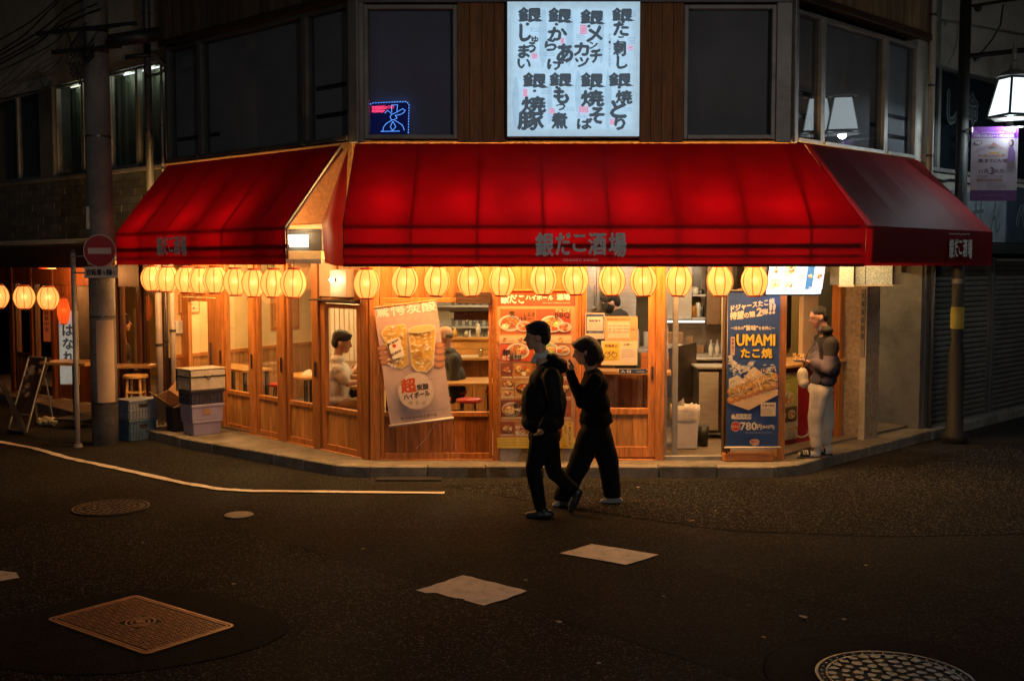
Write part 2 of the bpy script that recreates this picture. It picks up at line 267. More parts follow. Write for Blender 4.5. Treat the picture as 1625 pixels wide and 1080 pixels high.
# ------------------------------------------------------------------ flat printing (posters, signs): coloured shapes and lettering, one sheet each
_tc = {}
def text_geo(s, bold=0, res=2):
    k = (s, bold, res)
    if k in _tc: return _tc[k]
    c = bpy.data.curves.new('lettering', 'FONT'); c.body = s; c.resolution_u = res; c.offset = bold; c.size = 1; c.fill_mode = 'FRONT'
    o = bpy.data.objects.new('lettering', c); COL.objects.link(o); dg = bpy.context.evaluated_depsgraph_get(); me = bpy.data.meshes.new_from_object(o.evaluated_get(dg))
    vs = [(v.co.x, v.co.y) for v in me.vertices]; fs = [tuple(p.vertices) for p in me.polygons]
    bpy.data.objects.remove(o); bpy.data.curves.remove(c); bpy.data.meshes.remove(me)
    _tc[k] = (vs, fs); return _tc[k]
class Print:
    def __init__(s, step=.00015): s.v = []; s.f = []; s.c = []; s.k = 0; s.step = step
    def _add(s, pts, fs, col, lift=True):
        if lift: s.k += 1
        n = len(s.v); y = -s.step * s.k; s.v += [(x, y, z) for x, z in pts]; s.f += [tuple(i + n for i in f) for f in fs]; s.c += [col] * len(fs); return s
    def poly(s, pts, col): return s._add(pts, [tuple(range(len(pts)))], col)
    def rect(s, x0, z0, x1, z1, col): return s.poly([(x0, z0), (x1, z0), (x1, z1), (x0, z1)], col)
    def ell(s, cx, cz, rx, rz, col, n=20, a0=0): return s.poly([(cx + rx * math.cos(2 * PI * i / n + a0), cz + rz * math.sin(2 * PI * i / n + a0)) for i in range(n)], col)
    def blob(s, cx, cz, rx, rz, col, n=11, j=.25, rng=random):
        return s.poly([(cx + rx * (1 + rng.uniform(-j, j)) * math.cos(2 * PI * i / n), cz + rz * (1 + rng.uniform(-j, j)) * math.sin(2 * PI * i / n)) for i in range(n)], col)
    def ring(s, cx, cz, r, w, col, n=28):
        p = [(cx + q * math.cos(2 * PI * i / n), cz + q * math.sin(2 * PI * i / n)) for q in (r, r - w) for i in range(n)]
        return s._add(p, [(i, (i + 1) % n, n + (i + 1) % n, n + i) for i in range(n)], col)
    def line(s, pts, w, col):
        vs = []; 
        for i, p in enumerate(pts):
            a = Vector(pts[max(i - 1, 0)]); b = Vector(pts[min(i + 1, len(pts) - 1)]); d = (b - a).normalized(); n = Vector((-d.y, d.x)) * w / 2
            vs += [(p[0] + n.x, p[1] + n.y), (p[0] - n.x, p[1] - n.y)]
        return s._add(vs, [(2 * i, 2 * i + 1, 2 * i + 3, 2 * i + 2) for i in range(len(pts) - 1)], col)
    def text(s, t, x, z, h, col, bold=.01, wid=None, ang=0, shear=0, align='l', arch=0, vert=False, jag=0):
        if vert:
            for i, ch in enumerate(t):
                ch = {'ー': '｜'}.get(ch, ch); s.text(ch, x, z - i * h * 1.02, h, col, bold, wid=h if ch > '~' else None, align='c')
            return s
        if bold:
            for dx, dz in ((-1, 0), (1, 0), (0, -1), (0, 1)): s.text(t, x + dx * bold * h, z + dz * bold * h, h, col, 0, wid, ang, shear, align, arch, False, jag); s.k -= .8
            s.k += .8
        vs, fs = text_geo(t, 0)
        if not vs: return s
        xs = [v[0] for v in vs]; zs = [v[1] for v in vs]; x0, x1, z0, z1 = min(xs), max(xs), min(zs), max(zs)
        if wid is None or vert: sz = h / .86; sx = sz
        else: sz = h / max(.3, z1 - z0); sx = wid / max(.05, x1 - x0)
        if wid is None: zb = 0
        else: zb = z0
        off = {'l': 0, 'c': -(x1 - x0) * sx / 2, 'r': -(x1 - x0) * sx}[align]; ca, sa = math.cos(ang), math.sin(ang); pts = []
        W = (x1 - x0) * sx
        for px, pz in vs:
            u = (px - x0) * sx; q = (pz - zb) * sz; 
            if arch: q += arch * (1 - ((u / W) * 2 - 1) ** 2)
            if jag: u += jag * noise.noise(Vector((px * 9, pz * 9, 0))); q += jag * noise.noise(Vector((px * 9, pz * 9, 5)))
            u += off + shear * q; pts.append((x + u * ca - q * sa, z + u * sa + q * ca))
        return s._add(pts, fs, col)
    def food(s, cx, cz, r, seed, pal=None, plate=(.75, .7, .6), asp=.7):
        g = random.Random(seed); pal = pal or [(.55, .22, .05), (.75, .42, .12), (.8, .55, .22), (.35, .12, .04), (.6, .1, .03), (.85, .72, .45)]
        if plate: s.ell(cx, cz, r, r * asp, plate); s.ell(cx, cz, r * .86, r * asp * .84, [c * .6 for c in plate])
        for i in range(16):
            a = g.uniform(0, 2 * PI); d = r * .62 * math.sqrt(g.random()); c = g.choice(pal); q = r * g.uniform(.16, .34)
            s.blob(cx + d * math.cos(a), cz + d * asp * math.sin(a), q, q * .8, c, 9, .25, g)
            s.blob(cx + d * math.cos(a) - q * .2, cz + d * asp * math.sin(a) + q * .25, q * .4, q * .3, [min(1, x * 1.5 + .05) for x in c], 7, .3, g)
        for i in range(8):
            a = g.uniform(0, 2 * PI); d = r * .5 * g.random(); s.blob(cx + d * math.cos(a), cz + d * asp * math.sin(a), r * .05, r * .05, g.choice([(.1, .3, .05), (.9, .85, .6), (.5, .03, .02)]), 5, .3, g)
        return s
    def tiny(s, x0, x1, z, h, col, seed=0):      # a line of fine print too small to read
        g = random.Random(seed); x = x0
        while x < x1 - h * .5:
            w_ = h * g.uniform(.45, .95); b = g.uniform(.12, .3) * h; s.rect(x, z, x + w_ * .8, z + b, col) if g.random() < .6 else s.rect(x + w_ * .3, z, x + w_ * .55, z + h, col)
            s.k -= 1
            s.rect(x, z + h * .6, x + w_ * .8, z + h * .78, col); s.k -= 1; x += w_
        s.k += 1; return s
    def make(s, name, m, parent=None, W=ID):
        me = bpy.data.meshes.new(name); me.from_pydata(s.v, [], s.f); a = me.color_attributes.new('Col', 'FLOAT_COLOR', 'CORNER'); d = []
        for p, c in zip(me.polygons, s.c): d += (list(c)[:3] + [1.0]) * len(p.vertices)
        a.data.foreach_set('color', d); me.update(); return add(name, me, m, parent, W)
def light(name, kind, loc, energy, col, size=.1, rot=(0, 0, 0), sy=None, parent=None):
    d = bpy.data.lights.new(name, kind); d.energy = energy; d.color = col
    if kind == 'AREA':
        d.size = size
        if sy: d.shape = 'RECTANGLE'; d.size_y = sy
    else: d.shadow_soft_size = size
    o = bpy.data.objects.new(name, d); W = T(*loc) @ RZ(rot[2]) @ RY(rot[1]) @ RX(rot[0]); put(o, parent, W); return o
WARM = (1, .54, .17); WARM2 = (1, .63, .23); COOL = (.78, .93, 1)

# ================================================================== GROUND
def sheet(name, pts, z, m, kind='structure'):
    return add(name, MB().poly([(x, y, z) for x, y in pts]), m, kind=kind)
def smooth_loop(pts, it=2):
    for _ in range(it):
        q = []
        for i in range(len(pts)):
            a, b = pts[i], pts[(i + 1) % len(pts)]; q += [(a[0] * .75 + b[0] * .25, a[1] * .75 + b[1] * .25), (a[0] * .25 + b[0] * .75, a[1] * .25 + b[1] * .75)]
        pts = q
    return pts
sheet('road', [(-80, -60), (80, -60), (80, 90), (-80, 90)], 0, ASPH)
sheet('coarse_road_surface', [(-6.5, 9.35), (-5.0, 9.75), (-3.3, 10.0), (-2.1, 9.35), (-.9, 8.2), (.2, 7.25), (1.05, 6.35), (1.6, 5.6), (1.9, 4.6), (-3, 4.6), (-7, 6.0)], .004, ASPHC)
sheet('coarse_road_surface', [(-.75, 11.55), (-.3, 11.15), (.9, 10.2), (1.9, 9.55), (3.2, 9.35), (6.5, 9.6), (9.5, 10.6), (12, 15.2), (9.2, 16.6), (6.2, 14.2), (4.4, 12.9), (3.3, 11.8), (.2, 11.75)], .004, ASPHC)
sheet('manhole_patch', smooth_loop([(-3.45, 7.0), (-2.55, 8.0), (-1.35, 7.15), (-1.5, 6.5), (-2.35, 6.05), (-3.2, 6.35)]), .008, ASPHS)
sheet('manhole_patch', [(2.13 + .70 * math.cos(a * PI / 20), 6.1 + .70 * math.sin(a * PI / 20)) for a in range(40)], .004, ASPHS)
# crack round the round patch, and long tar seams
def seam(pts, wd, m, name='road_seam', z=.008):
    p = Print(0); p.line(pts, wd, (0, 0, 0)); return add(name, MB().add([(x, y, z) for x, _, y in p.v], [f[::-1] for f in p.f]), m, kind='structure')
TAR = mat('tar_seam', (.006, .005, .005), .95, bump=.2, spec=.03)
def wob(pts, a=.03, n=6):
    o = []
    for i in range(len(pts) - 1):
        for k in range(n): t = k / n; o.append((pts[i][0] * (1 - t) + pts[i + 1][0] * t + random.uniform(-a, a), pts[i][1] * (1 - t) + pts[i + 1][1] * t + random.uniform(-a, a)))
    return o + [pts[-1]]
seam([(2.13 + .71 * math.cos(a * PI / 20), 6.1 + .71 * math.sin(a * PI / 20)) for a in range(41)], .008, TAR)
seam(wob([(-.9, 8.2), (.2, 7.25), (1.05, 6.35), (1.6, 5.6)], .01), .007, TAR)
seam(wob([(-6.5, 9.35), (-5.0, 9.75), (-3.3, 10.0), (-2.1, 9.35), (-.9, 8.2)], .012), .006, TAR)
seam(wob([(1.5, 8.2), (1.9, 7.6), (2.3, 7.2)], .03, 4), .006, TAR, z=.005)
# painted markings
def ragged(pts, a, n=14):
    o = []
    for i in range(len(pts)):
        p, q = Vector(pts[i]), Vector(pts[(i + 1) % len(pts)]); m_ = max(2, int((q - p).length * n))
        for k in range(m_): t = k / m_; o.append((p.x * (1 - t) + q.x * t + random.uniform(-a, a), p.y * (1 - t) + q.y * t + random.uniform(-a, a)))
    return o
lp = [(-7.4, 15.0), (-6.64, 14.39), (-5.98, 13.89), (-5.26, 13.16), (-4.32, 12.39), (-3.47, 11.66), (-2.99, 11.33), (-2.64, 11.24), (-.68, 11.14)]
lp2 = []
for i in range(len(lp) - 1):
    for k in range(8): t = k / 8; lp2.append((lp[i][0] * (1 - t) + lp[i + 1][0] * t, lp[i][1] * (1 - t) + lp[i + 1][1] * t))
lp2.append(lp[-1])
mb = MB(); n_ = len(lp2); vs = []
for i, p in enumerate(lp2):
    a = Vector(lp2[max(0, i - 1)]); b = Vector(lp2[min(n_ - 1, i + 1)]); d = (b - a).normalized(); nn = Vector((-d.y, d.x)); g = .047 + random.uniform(-.009, .009)
    h_ = .047 + random.uniform(-.009, .009)
    vs += [(p[0] + nn.x * g, p[1] + nn.y * g, .012), (p[0] - nn.x * h_, p[1] - nn.y * h_, .012)]
mb.add(vs, [(2 * i, 2 * i + 1, 2 * i + 3, 2 * i + 2) for i in range(n_ - 1)]); add('road_line', mb, PAINT, kind='structure')
sheet('road_marking', ragged([(.38, 8.78), (.66, 9.08), (1.17, 8.74), (.88, 8.44)], .006), .0085, PAINT)
sheet('road_marking', ragged([(-.68, 7.76), (-.36, 8.15), (.11, 7.75), (-.04, 7.57), (-.19, 7.41), (-.29, 7.49), (-.33, 7.56), (-.45, 7.62), (-.52, 7.70), (-.60, 7.71)], .008), .0085, PAINT)
sheet('road_marking', ragged([(-3.95, 8.3), (-3.70, 8.22), (-3.62, 8.08), (-3.8, 7.95)], .006), .0085, PAINT)
# litter and flattened gum on the road
for i, (x, y) in enumerate([(1.62, 9.9), (1.9, 10.3), (1.55, 6.75), (1.9, 7.15), (2.15, 7.1), (1.05, 7.6), (.3, 7.05), (.1, 8.0), (-2.0, 7.9), (-1.2, 8.9), (.5, 6.3), (1.3, 11.4), (-3.05, 9.1), (2.7, 8.4)]):
    s_ = random.uniform(.008, .017); big = i in (0, 2, 3)
    mb = MB().add([(s_ * (1 + .5 * random.random()) * math.cos(a) * (1.9 if big else 1), s_ * (1 + .5 * random.random()) * math.sin(a), .012 + random.uniform(0, .004)) for a in [k * PI / 4 for k in range(8)]], [tuple(range(8))])
    o = add('leaf' if i in (0, 2) else 'gum_spot', mb, CARD if i in (0, 2) else PALE, W=T(x, y, .002) @ RZ(random.random() * 3))
    lab = ['flattened pale leaf on the road to the right of the walking couple', '', 'flattened pale leaf near the bottom edge of the road left of the round manhole'][i] if i in (0, 2) else 'small flattened grey spot of chewing gum on the dark road'
    tag(o, lab, 'leaf' if i in (0, 2) else 'gum', None if i in (0, 2) else 'spots of gum on the road')

# pavement and kerb
KP = [(-9.6, 19.9), (-4.2, 14.02), (-3.14, 13.12), (-1.95, 12.12), (-1.55, 12.0), (2.85, 12.0), (3.15, 12.12), (3.9, 12.95), (10, 19.2)]
KO = KP
inner = [(10, 21), (-9.6, 22)]
add('pavement', MB().prism([(x * 1 + (0), y + .12) for x, y in KP] + inner, -.05, .118), SIDE, kind='structure')
ke = bpy.data.objects.new('kerb', None); put(ke, None, ID); ke['kind'] = 'structure'
kme = None
for i in range(len(KP) - 1):
    a = Vector(KP[i]); b = Vector(KP[i + 1]); L_ = (b - a).length; k = max(1, round(L_ / .6)); 
    if L_ > 5 and i in (0, len(KP) - 2): k = round(L_ / .6)
    me = B(.003, L_ / k - .003, 0, .14, -.1, .125).mesh('kerb_stone'); me.materials.append(KERB); ang = math.atan2(b.y - a.y, b.x - a.x)
    for j in range(k):
        p = a.lerp(b, j / k); add('kerb_stone', me, None, ke, T(p.x, p.y, random.uniform(-.006, .004)) @ RZ(ang), bev=.012)
add('gutter_grate', B(-.35, .35, -.09, .09, 0, .012), BLKP, kind='structure', W=T(-1.1, 11.88, .004))

# ================================================================== THE CORNER BUILDING
BD = thing('corner_building', 'two storey corner building with wooden glazed shop front and grey upper windows', 'building')
# ---- shell: floor, ceiling, inner and outer walls
shell = [(-5.0, 15.95), (-1.58, 12.5), (1.8, 12.5), (2.42, 12.5), (3.0, 12.62), (4.5, 14.1), (7.5, 17.2), (6.6, 19), (-4.0, 19)]
add('floor', MB().prism([(-5.0, 16.0), (-1.6, 12.53), (3.0, 12.53), (3.6, 13.2), (7.5, 17.1), (6.6, 19), (-4.0, 19)], 0, .15), TILEF, BD)
add('ceiling', MB().prism([(-5.0, 16.0), (-1.6, 12.6), (3.0, 12.6), (7.5, 17.1), (6.6, 19), (-4.0, 19)], 2.66, 2.74), CREAM, BD)
pw = Face((-4.78, 15.6), (1.58, 3.1))
add('party_wall', B(0, 3.6, -.02, .1, 1.0, 2.66), CREAM, BD, pw.M); 
planks(BD, pw.at(0, -.04), 0, 3.6, .15, 1.0, 26, WAIN, th=.03, name='wainscot_board')
add('rail', B(0, 3.6, -.06, -.01, .99, 1.04), WX, BD, pw.M)
add('back_wall', B(-3.25, 6.6, 18.7, 18.8, .15, 2.66), CREAM, BD)
add('partition_wall', B(-2.1, -1.5, 16.9, 16.98, .15, 2.66), CREAM, BD)
# ---- left shop front (slanting back): posts, glazed bays, plank panels below
def bay(face, x0, x1, zb, zs, zt, glass0=None, nplank=5, pm=PLK, ztop=2.62, kind='window', fr=.05):
    """a bay: stiles, sill rail, glass above, recessed planks below"""
    W = face.M
    mb = MB(); mb.box(x0, x0 + fr, -.03, .03, zb, zt + .05); mb.box(x1 - fr, x1, -.03, .03, zb, zt + .05)
    mb.box(x0 + fr, x1 - fr, -.028, .028, zs - .055, zs); mb.box(x0 + fr, x1 - fr, -.028, .028, zb, zb + .07); mb.box(x0 + fr, x1 - fr, -.028, .028, zt, zt + .05)
    w_ = add(kind, mb, WZ, BD, W, bev=.004)
    add('pane', B(x0 + fr, x1 - fr, -.003, .003, zs, zt), GLASS, w_, W)
    planks(w_, W @ T(0, -.01, 0), x0 + fr, x1 - fr, zb + .07, zs - .055, nplank, pm, th=.02)
    return w_
for a, b in ((-4.78, -4.62), (-3.46, -3.30), (-2.60, -2.47), (-1.90, -1.73), (-1.10, -.98), (-.12, .0)):
    add('post', B(a, b, -.055, .07, .10, 2.62), WZ, BD, LW.M, bev=.006)
d_ = bay(LW, -4.60, -3.47, .13, .72, 1.80, nplank=6, kind='door', fr=.28)
add('handle', MB().tube([(-3.62, -.06, .95), (-3.62, -.06, 1.25)], .012), DSTEEL, d_, LW.M)
bay(LW, -3.29, -2.61, .13, .645, 2.42); bay(LW, -2.46, -1.91, .13, .645, 2.42, nplank=4); bay(LW, -1.72, -1.11, .13, .645, 2.42)
bay(LW, -.97, -.13, .13, .645, 1.80, nplank=6, fr=.10)
for x in (-3.34, -2.52, -1.80, -1.03): add('latch', B(x - .008, x + .008, -.075, -.057, .98, 1.16), DSTEEL, BD, LW.M)
planks(BD, LW.at(0, -.02), -4.6, -3.46, 1.86, 2.62, 9, WZ, name='plank'); planks(BD, LW.at(0, -.02), -.97, -.12, 1.86, 2.62, 7, PLK)
add('beam', B(-4.8, 0, -.06, .08, 2.62, 2.78), WX, BD, LW.M, bev=.006)
add('base_rail', B(-4.8, 0, -.05, .06, .05, .13), WX, BD, LW.M, bev=.005)
# ---- front
for a, b, m in ((-1.585, -1.475, WZ), (-.215, -.135, WZ), (.70, .765, WZ), (1.60, 1.70, WZ), (2.36, 2.44, DWZ), (2.96, 3.05, WZ)):
    add('post', B(a, b, -.055, .07, .10, 2.62), m, BD, F.M, bev=.006)
bay(F, -1.47, -.22, .13, .66, 1.885, nplank=9, pm=PLR, fr=.04)
planks(BD, F.at(0, -.02), -1.47, -.22, 1.94, 2.62, 10, PLR)
planks(BD, F.at(0, -.02), -.13, .70, .13, 2.62, 7, PLR)
for x in (-.62,): pass
add('roller_blind_box', B(-.62, -.23, -.10, -.03, 1.87, 2.0), DWX, BD, F.M, bev=.006)
# sliding door
D = MB(); D.box(.77, .83, -.03, .03, .15, 2.40).box(1.52, 1.60, -.03, .03, .15, 2.40).box(.83, 1.52, -.028, .028, .63, .70).box(.83, 1.52, -.028, .028, .15, .27).box(.83, 1.52, -.028, .028, 2.34, 2.40)
d_ = add('sliding_door', D, WZ, BD, F.M, bev=.004)
add('pane', B(.83, 1.52, -.003, .003, .70, 2.34), GLASS, d_, F.M); planks(d_, F.at(0, -.01), .83, 1.52, .27, .63, 4, PLK)
add('handle', B(1.555, 1.575, -.04, -.028, 1.02, 1.17), DSTEEL, d_, F.M)
s_ = add('side_light', MB().box(1.71, 1.735, -.02, .02, .15, 2.4).box(1.80, 1.86, -.03, .03, .15, 2.4), ALU, BD, F.at(0, .05), bev=.003)
add('pane', B(1.735, 1.80, -.003, .003, .2, 2.4), GLASS, s_, F.at(0, .05))
add('threshold', B(1.70, 2.36, -.04, .05, .10, .165), ALU, BD, F.M, bev=.004)
add('beam', B(-1.585, 3.07, -.06, .08, 2.62, 2.78), WX, BD, F.M, bev=.006)
add('beam', B(.70, 3.05, -.03, .06, 2.42, 2.62), WX, BD, F.at(0, 0), bev=.004)
add('base_rail', B(-1.585, 1.6, -.05, .06, .05, .13), WX, BD, F.M, bev=.005)
# ---- right side: low red counter set back, its top, posts, concrete pillar
CO = -.0
RC = Face((2.98, 12.98), (1, .96))      # counter line, set back behind the pavement
add('counter_front', B(.02, 1.62, 0, .06, .13, 1.08), REDC, BD, RC.M, bev=.005)
add('counter_top', B(-.05, 1.62, -.09, .55, 1.08, 1.12), TABT, BD, RC.M, bev=.006)
add('swirl', (lambda p: (p.line([(.75 + .16 * math.cos(a), .30 + .10 * math.sin(a)) for a in [PI * .9 + k * .33 for k in range(12)]], .022, (.7, .62, .6)), p.line([(1.2 + .17 * math.cos(a), .52 + .26 * math.sin(a)) for a in [-PI * .75 + k * .28 for k in range(14)]], .02, (.7, .62, .6)), p)[-1])(Print()).make('painted_swirl', PRINT, BD, RC.at(0, -.002)).data, None, BD, RC.at(0, -.0022)) if False else None
sw = Print(); sw.line([(.78 + .17 * math.cos(a), .30 + .09 * math.sin(a)) for a in [PI * .9 + k * .3 for k in range(13)]], .022, (.7, .62, .6)); sw.line([(1.28 + .16 * math.cos(a), .50 + .26 * math.sin(a)) for a in [-PI * .75 + k * .28 for k in range(14)]], .02, (.7, .62, .6)); sw.line([(.95 + .06 * math.cos(a), .25 + .05 * math.sin(a)) for a in [k * .5 for k in range(14)]], .014, (.7, .62, .6))
sw.make('painted_swirl', PRINT, BD, RC.at(0, -.002))
for x in (.62, .98): add('post', B(x - .035, x + .035, .9, .97, 1.1, 2.62), DWZ, BD, RC.M)
add('rear_wall', B(1.4, 3.4, 1.6, 1.66, .15, 2.66), CREAM, BD, RC.M)
add('rear_window', B(2.55, 2.95, 1.55, 1.59, 1.1, 2.2), DSTEEL, BD, RC.M); 
add('post', B(1.50, 1.60, -.06, .06, .12, 2.62), WZ, BD, RC.M, bev=.005)
add('inner_wall', B(1.15, 1.5, .25, .31, .15, 2.62), mat('tan_wall', (.50, .38, .25), .8, ns=2, var=.1), BD, RC.M)
add('pillar', B(1.64, 1.92, -.005, .42, .05, 2.7), STUC, BD, RU.M, bev=.008) if False else None
PL = Face((4.12, 14.20), (.30, -.36))
add('pillar', B(0, .44, 0, .30, .05, 2.7), STUC, BD, PL.M, bev=.01)
add('pillar_trim', B(.36, .445, -.012, -.001, .05, 2.7), PALE, BD, PL.M)
# outer wall of the upper floor behind windows etc.
add('upper_wall', B(-4.4, -.15, .22, .3, 2.78, 7), GREYW, BD, LU.M); add('upper_wall', B(-1.7, 3.07, .22, .3, 2.78, 7), GREYW, BD, F.M); add('upper_wall', B(.05, 3.4, .22, .3, 2.2, 7), GREYW, BD, RU.M)
# wall behind the awnings
APR = mat('ochre_stucco', (.40, .20, .07), .9, ns=20, var=.35, bump=1, bs=90)
add('apron_wall', B(-4.1, -.08, -.02, .2, 2.78, 3.66), APR, BD, LU.M); add('apron_wall', B(-1.68, 3.05, -.02, .2, 2.78, 3.66), APR, BD, F.M); add('apron_wall', B(.02, 3.3, -.02, .2, 2.66, 3.64), APR, BD, RU.M)
# ---- upper windows: frame > pane, blind
def upwin(face, x0, x1, z0, z1, bm, frm=ALU, bars=(), tilt=0, fw=.045, dep=.14):
    mb = MB(); mb.box(x0, x0 + fw, -.03, dep, z0, z1).box(x1 - fw, x1, -.03, dep, z0, z1).box(x0 + fw, x1 - fw, -.03, dep, z1 - fw, z1).box(x0 + fw, x1 - fw, -.045, dep, z0, z0 + fw)
    w_ = add('window', mb, frm, BD, face.M, bev=.004)
    xc = (x0 + x1) / 2; hw = (x1 - x0) / 2 - fw
    add('pane', B(-hw, hw, -.003, .003, z0 + fw, z1 - fw), GLASSU, w_, face.at(xc, .02) @ RZ(tilt))
    add('blind', B(x0 + fw, x1 - fw, .10, .115, z0 + fw, z1 - fw), bm, w_, face.M)
    for z, a, b in bars: add('blind_bar', B(x0 + a * (x1 - x0), x0 + b * (x1 - x0), .085, .1, z, z + .05), DSTEEL, w_, face.M)
    return w_
upwin(LU, -4.0, -3.18, 3.68, 5.18, BLIND, ALUD, [(3.95, .1, .95)]); upwin(LU, -3.18, -.94, 3.68, 5.18, BLIND, ALUD, [(3.95, .02, .12)]); upwin(LU, -.94, -.10, 3.68, 5.18, BLIND, ALUD, [(3.98, .1, 1), (4.3, .1, 1)])
upwin(F, -1.62, -.60, 3.68, 5.13, BLINDB); upwin(F, 1.885, 2.89, 3.68, 5.13, BLIND)
TR = 0
upwin(RU, .06, .64, 3.66, 5.10, BLIND, ALU, [(4.2, .05, .9), (3.95, .05, 1)], TR); upwin(RU, .64, 2.16, 3.66, 5.10, BLIND, ALU, [(4.0, .9, 1)], TR); upwin(RU, 2.16, 3.0, 3.66, 5.10, BLIND, ALU, [(4.15, .1, .95), (3.9, .1, .95)], TR)
for f_, a, b in ((LU, -.10, .06), (F, -1.70, -1.62), (F, 2.89, 3.06), (RU, 0, .06)): add('corner_post', B(a, b, -.05, .14, 3.64, 5.2), ALU, BD, f_.M, bev=.008)
add('wall_strip', B(3.0, 3.35, -.02, .15, 3.3, 5.2), PALE, BD, RU.M, bev=.005)
# timber columns beside the lit sign
planks(BD, F.at(0, -.03), -.60, -.06, 3.64, 5.15, 4, COLW, th=.05, name='column_board'); planks(BD, F.at(0, -.03), 1.40, 1.885, 3.64, 5.15, 4, COLW, th=.05, name='column_board')
# eaves and upright boards above
for f_, a, b, m, n in ((LU, -4.05, .02, FASC, 34), (RU, .0, 3.3, FASCR, 30)):
    add('eave', B(a, b, -.10, .1, 5.18, 5.27), DWX, BD, f_.M, bev=.01); planks(BD, f_.at(0, -.05), a, b, 5.29, 6.6, n, m, th=.03, gap=.012)
add('head_rail', B(-1.72, 3.06, -.07, .1, 5.145, 5.19), ALUD, BD, F.M, bev=.005)
add('light_strip', B(-1.5, 3.0, -.10, -.02, 5.20, 5.25), emat('dim_light_strip', (.45, .5, .9), .55), BD, F.M)
planks(BD, F.at(0, -.02), -1.72, 3.06, 5.27, 6.6, 34, FASC, th=.03, gap=.012)

# ================================================================== AWNINGS
def cloth_grid(pa, pb, pc, pd, nu, nv, bays, sag):
    """pa,pb upper edge; pc,pd lower edge (below pa,pb); sag between rafters"""
    mb = MB(); pa, pb, pc, pd = map(Vector, (pa, pb, pc, pd)); nrm = (pb - pa).cross(pc - pa).normalized(); vs = []
    for j in range(nv + 1):
        v = j / nv
        for i in range(nu + 1):
            u = i / nu; p = (pa * (1 - u) + pb * u) * (1 - v) + (pc * (1 - u) + pd * u) * v
            s_ = abs(math.sin(PI * u * bays)) * math.sin(PI * min(1, v)) * sag + .016 * math.sin(PI * u) * math.sin(PI * v) * noise.noise(Vector((u * 3 + pa.x * 3, v * 3 + pa.y, 1)))
            vs.append(p - nrm * s_ * (1 if nrm.z > 0 else -1))
    mb.add(vs, [(j * (nu + 1) + i, j * (nu + 1) + i + 1, (j + 1) * (nu + 1) + i + 1, (j + 1) * (nu + 1) + i) for j in range(nv) for i in range(nu)]); return mb
def awn_bay(t, W, a, b, ztop, zmid, zbot, proj, la=None, lb=None):
    """one fabric bay between x=a and b at the wall (la, lb at the outer edge): sloping panel and hanging valance"""
    la = a if la is None else la; lb = b if lb is None else lb
    add('canopy_panel', cloth_grid((a, -.03, ztop), (b, -.03, ztop), (la, -proj, zmid), (lb, -proj, zmid), 10, 10, 1, .030), RED, t, W, smooth=True)
    add('valance_panel', cloth_grid((la, -proj, zmid), (lb, -proj, zmid), (la, -proj + .01, zbot), (lb, -proj + .01, zbot), 8, 3, 1, .006), RED, t, W, smooth=True)
def rafter(t, W, x, ztop, zmid, zbot, proj, x2=None, r=.013):
    x2 = x if x2 is None else x2
    add('rafter', MB().tube([(x, 0, ztop - .03), (x2, -proj + .02, zmid - .012)], r * 1.25).tube([(x2, -proj + .025, zmid), (x2, -proj + .03, zbot + .06)], r), PIPE, t, W, smooth=True)
def logo(t, W, x, z, wd, h, eng=True, arch=.015):
    p = Print(.0008); chars = '銀だこ酒場'; cw = [1.08, .9, .8, 1.08, 1.05]; tot = sum(cw); u = x - wd / 2
    for i, (c, k) in enumerate(zip(chars, cw)):
        ww = wd * k / tot; tt = (i - 2) / 2; zz = z - abs(tt) * .016; hh = h * (1 + .14 * abs(tt)); q = .82 if c == 'こ' else 1
        p.text(c, u + ww / 2, zz - hh * q / 2, hh * q, (1, 1, 1), bold=.035, wid=ww * .84, align='c', jag=.003); u += ww
    me = p.make('lettering', SILV, t, W); me.data.materials.clear(); me.data.materials.append(SILV)
    if eng:
        p = Print(.0008); p.text('GINDAKO SAKABA', x, z - h * .9, .025, (1, 1, 1), bold=.02, wid=.36, align='c'); p.make('lettering', printmat('pale_red_print'), t, W)
# front awning
AF = thing('awning', 'wide glowing red cloth awning over the front of the corner shop, lettering at its middle', 'awning', F.at(0, 0, 2.3))
fx = [-1.72, -1.045, -.36, .325, 1.01, 1.70, 2.385, 3.05]
for i in range(7):
    awn_bay(AF, F.M, fx[i], fx[i + 1], 3.63, 2.70, 2.29, 1.0)
    rafter(AF, F.M, fx[i], 3.63, 2.70, 2.29, 1.0)
rafter(AF, F.M, fx[7], 3.63, 2.70, 2.29, 1.0)
awn_bay(AF, F.M, 3.05, 3.20, 3.63, 2.70, 2.29, 1.0, 3.05, 3.61)
for z, r in ((2.685, .016), (2.50, .026), (2.40, .012)): add('edge_pipe', MB().tube([(-1.70, -.965, z), (3.56, -.965, z)], r), PIPE, AF, F.M, smooth=True)
add('hem', B(-1.72, 3.6, -1.0, -.992, 2.28, 2.31), RED, AF, F.M)
logo(AF, F.at(0, -1.022), .70, 2.52, .95, .205)
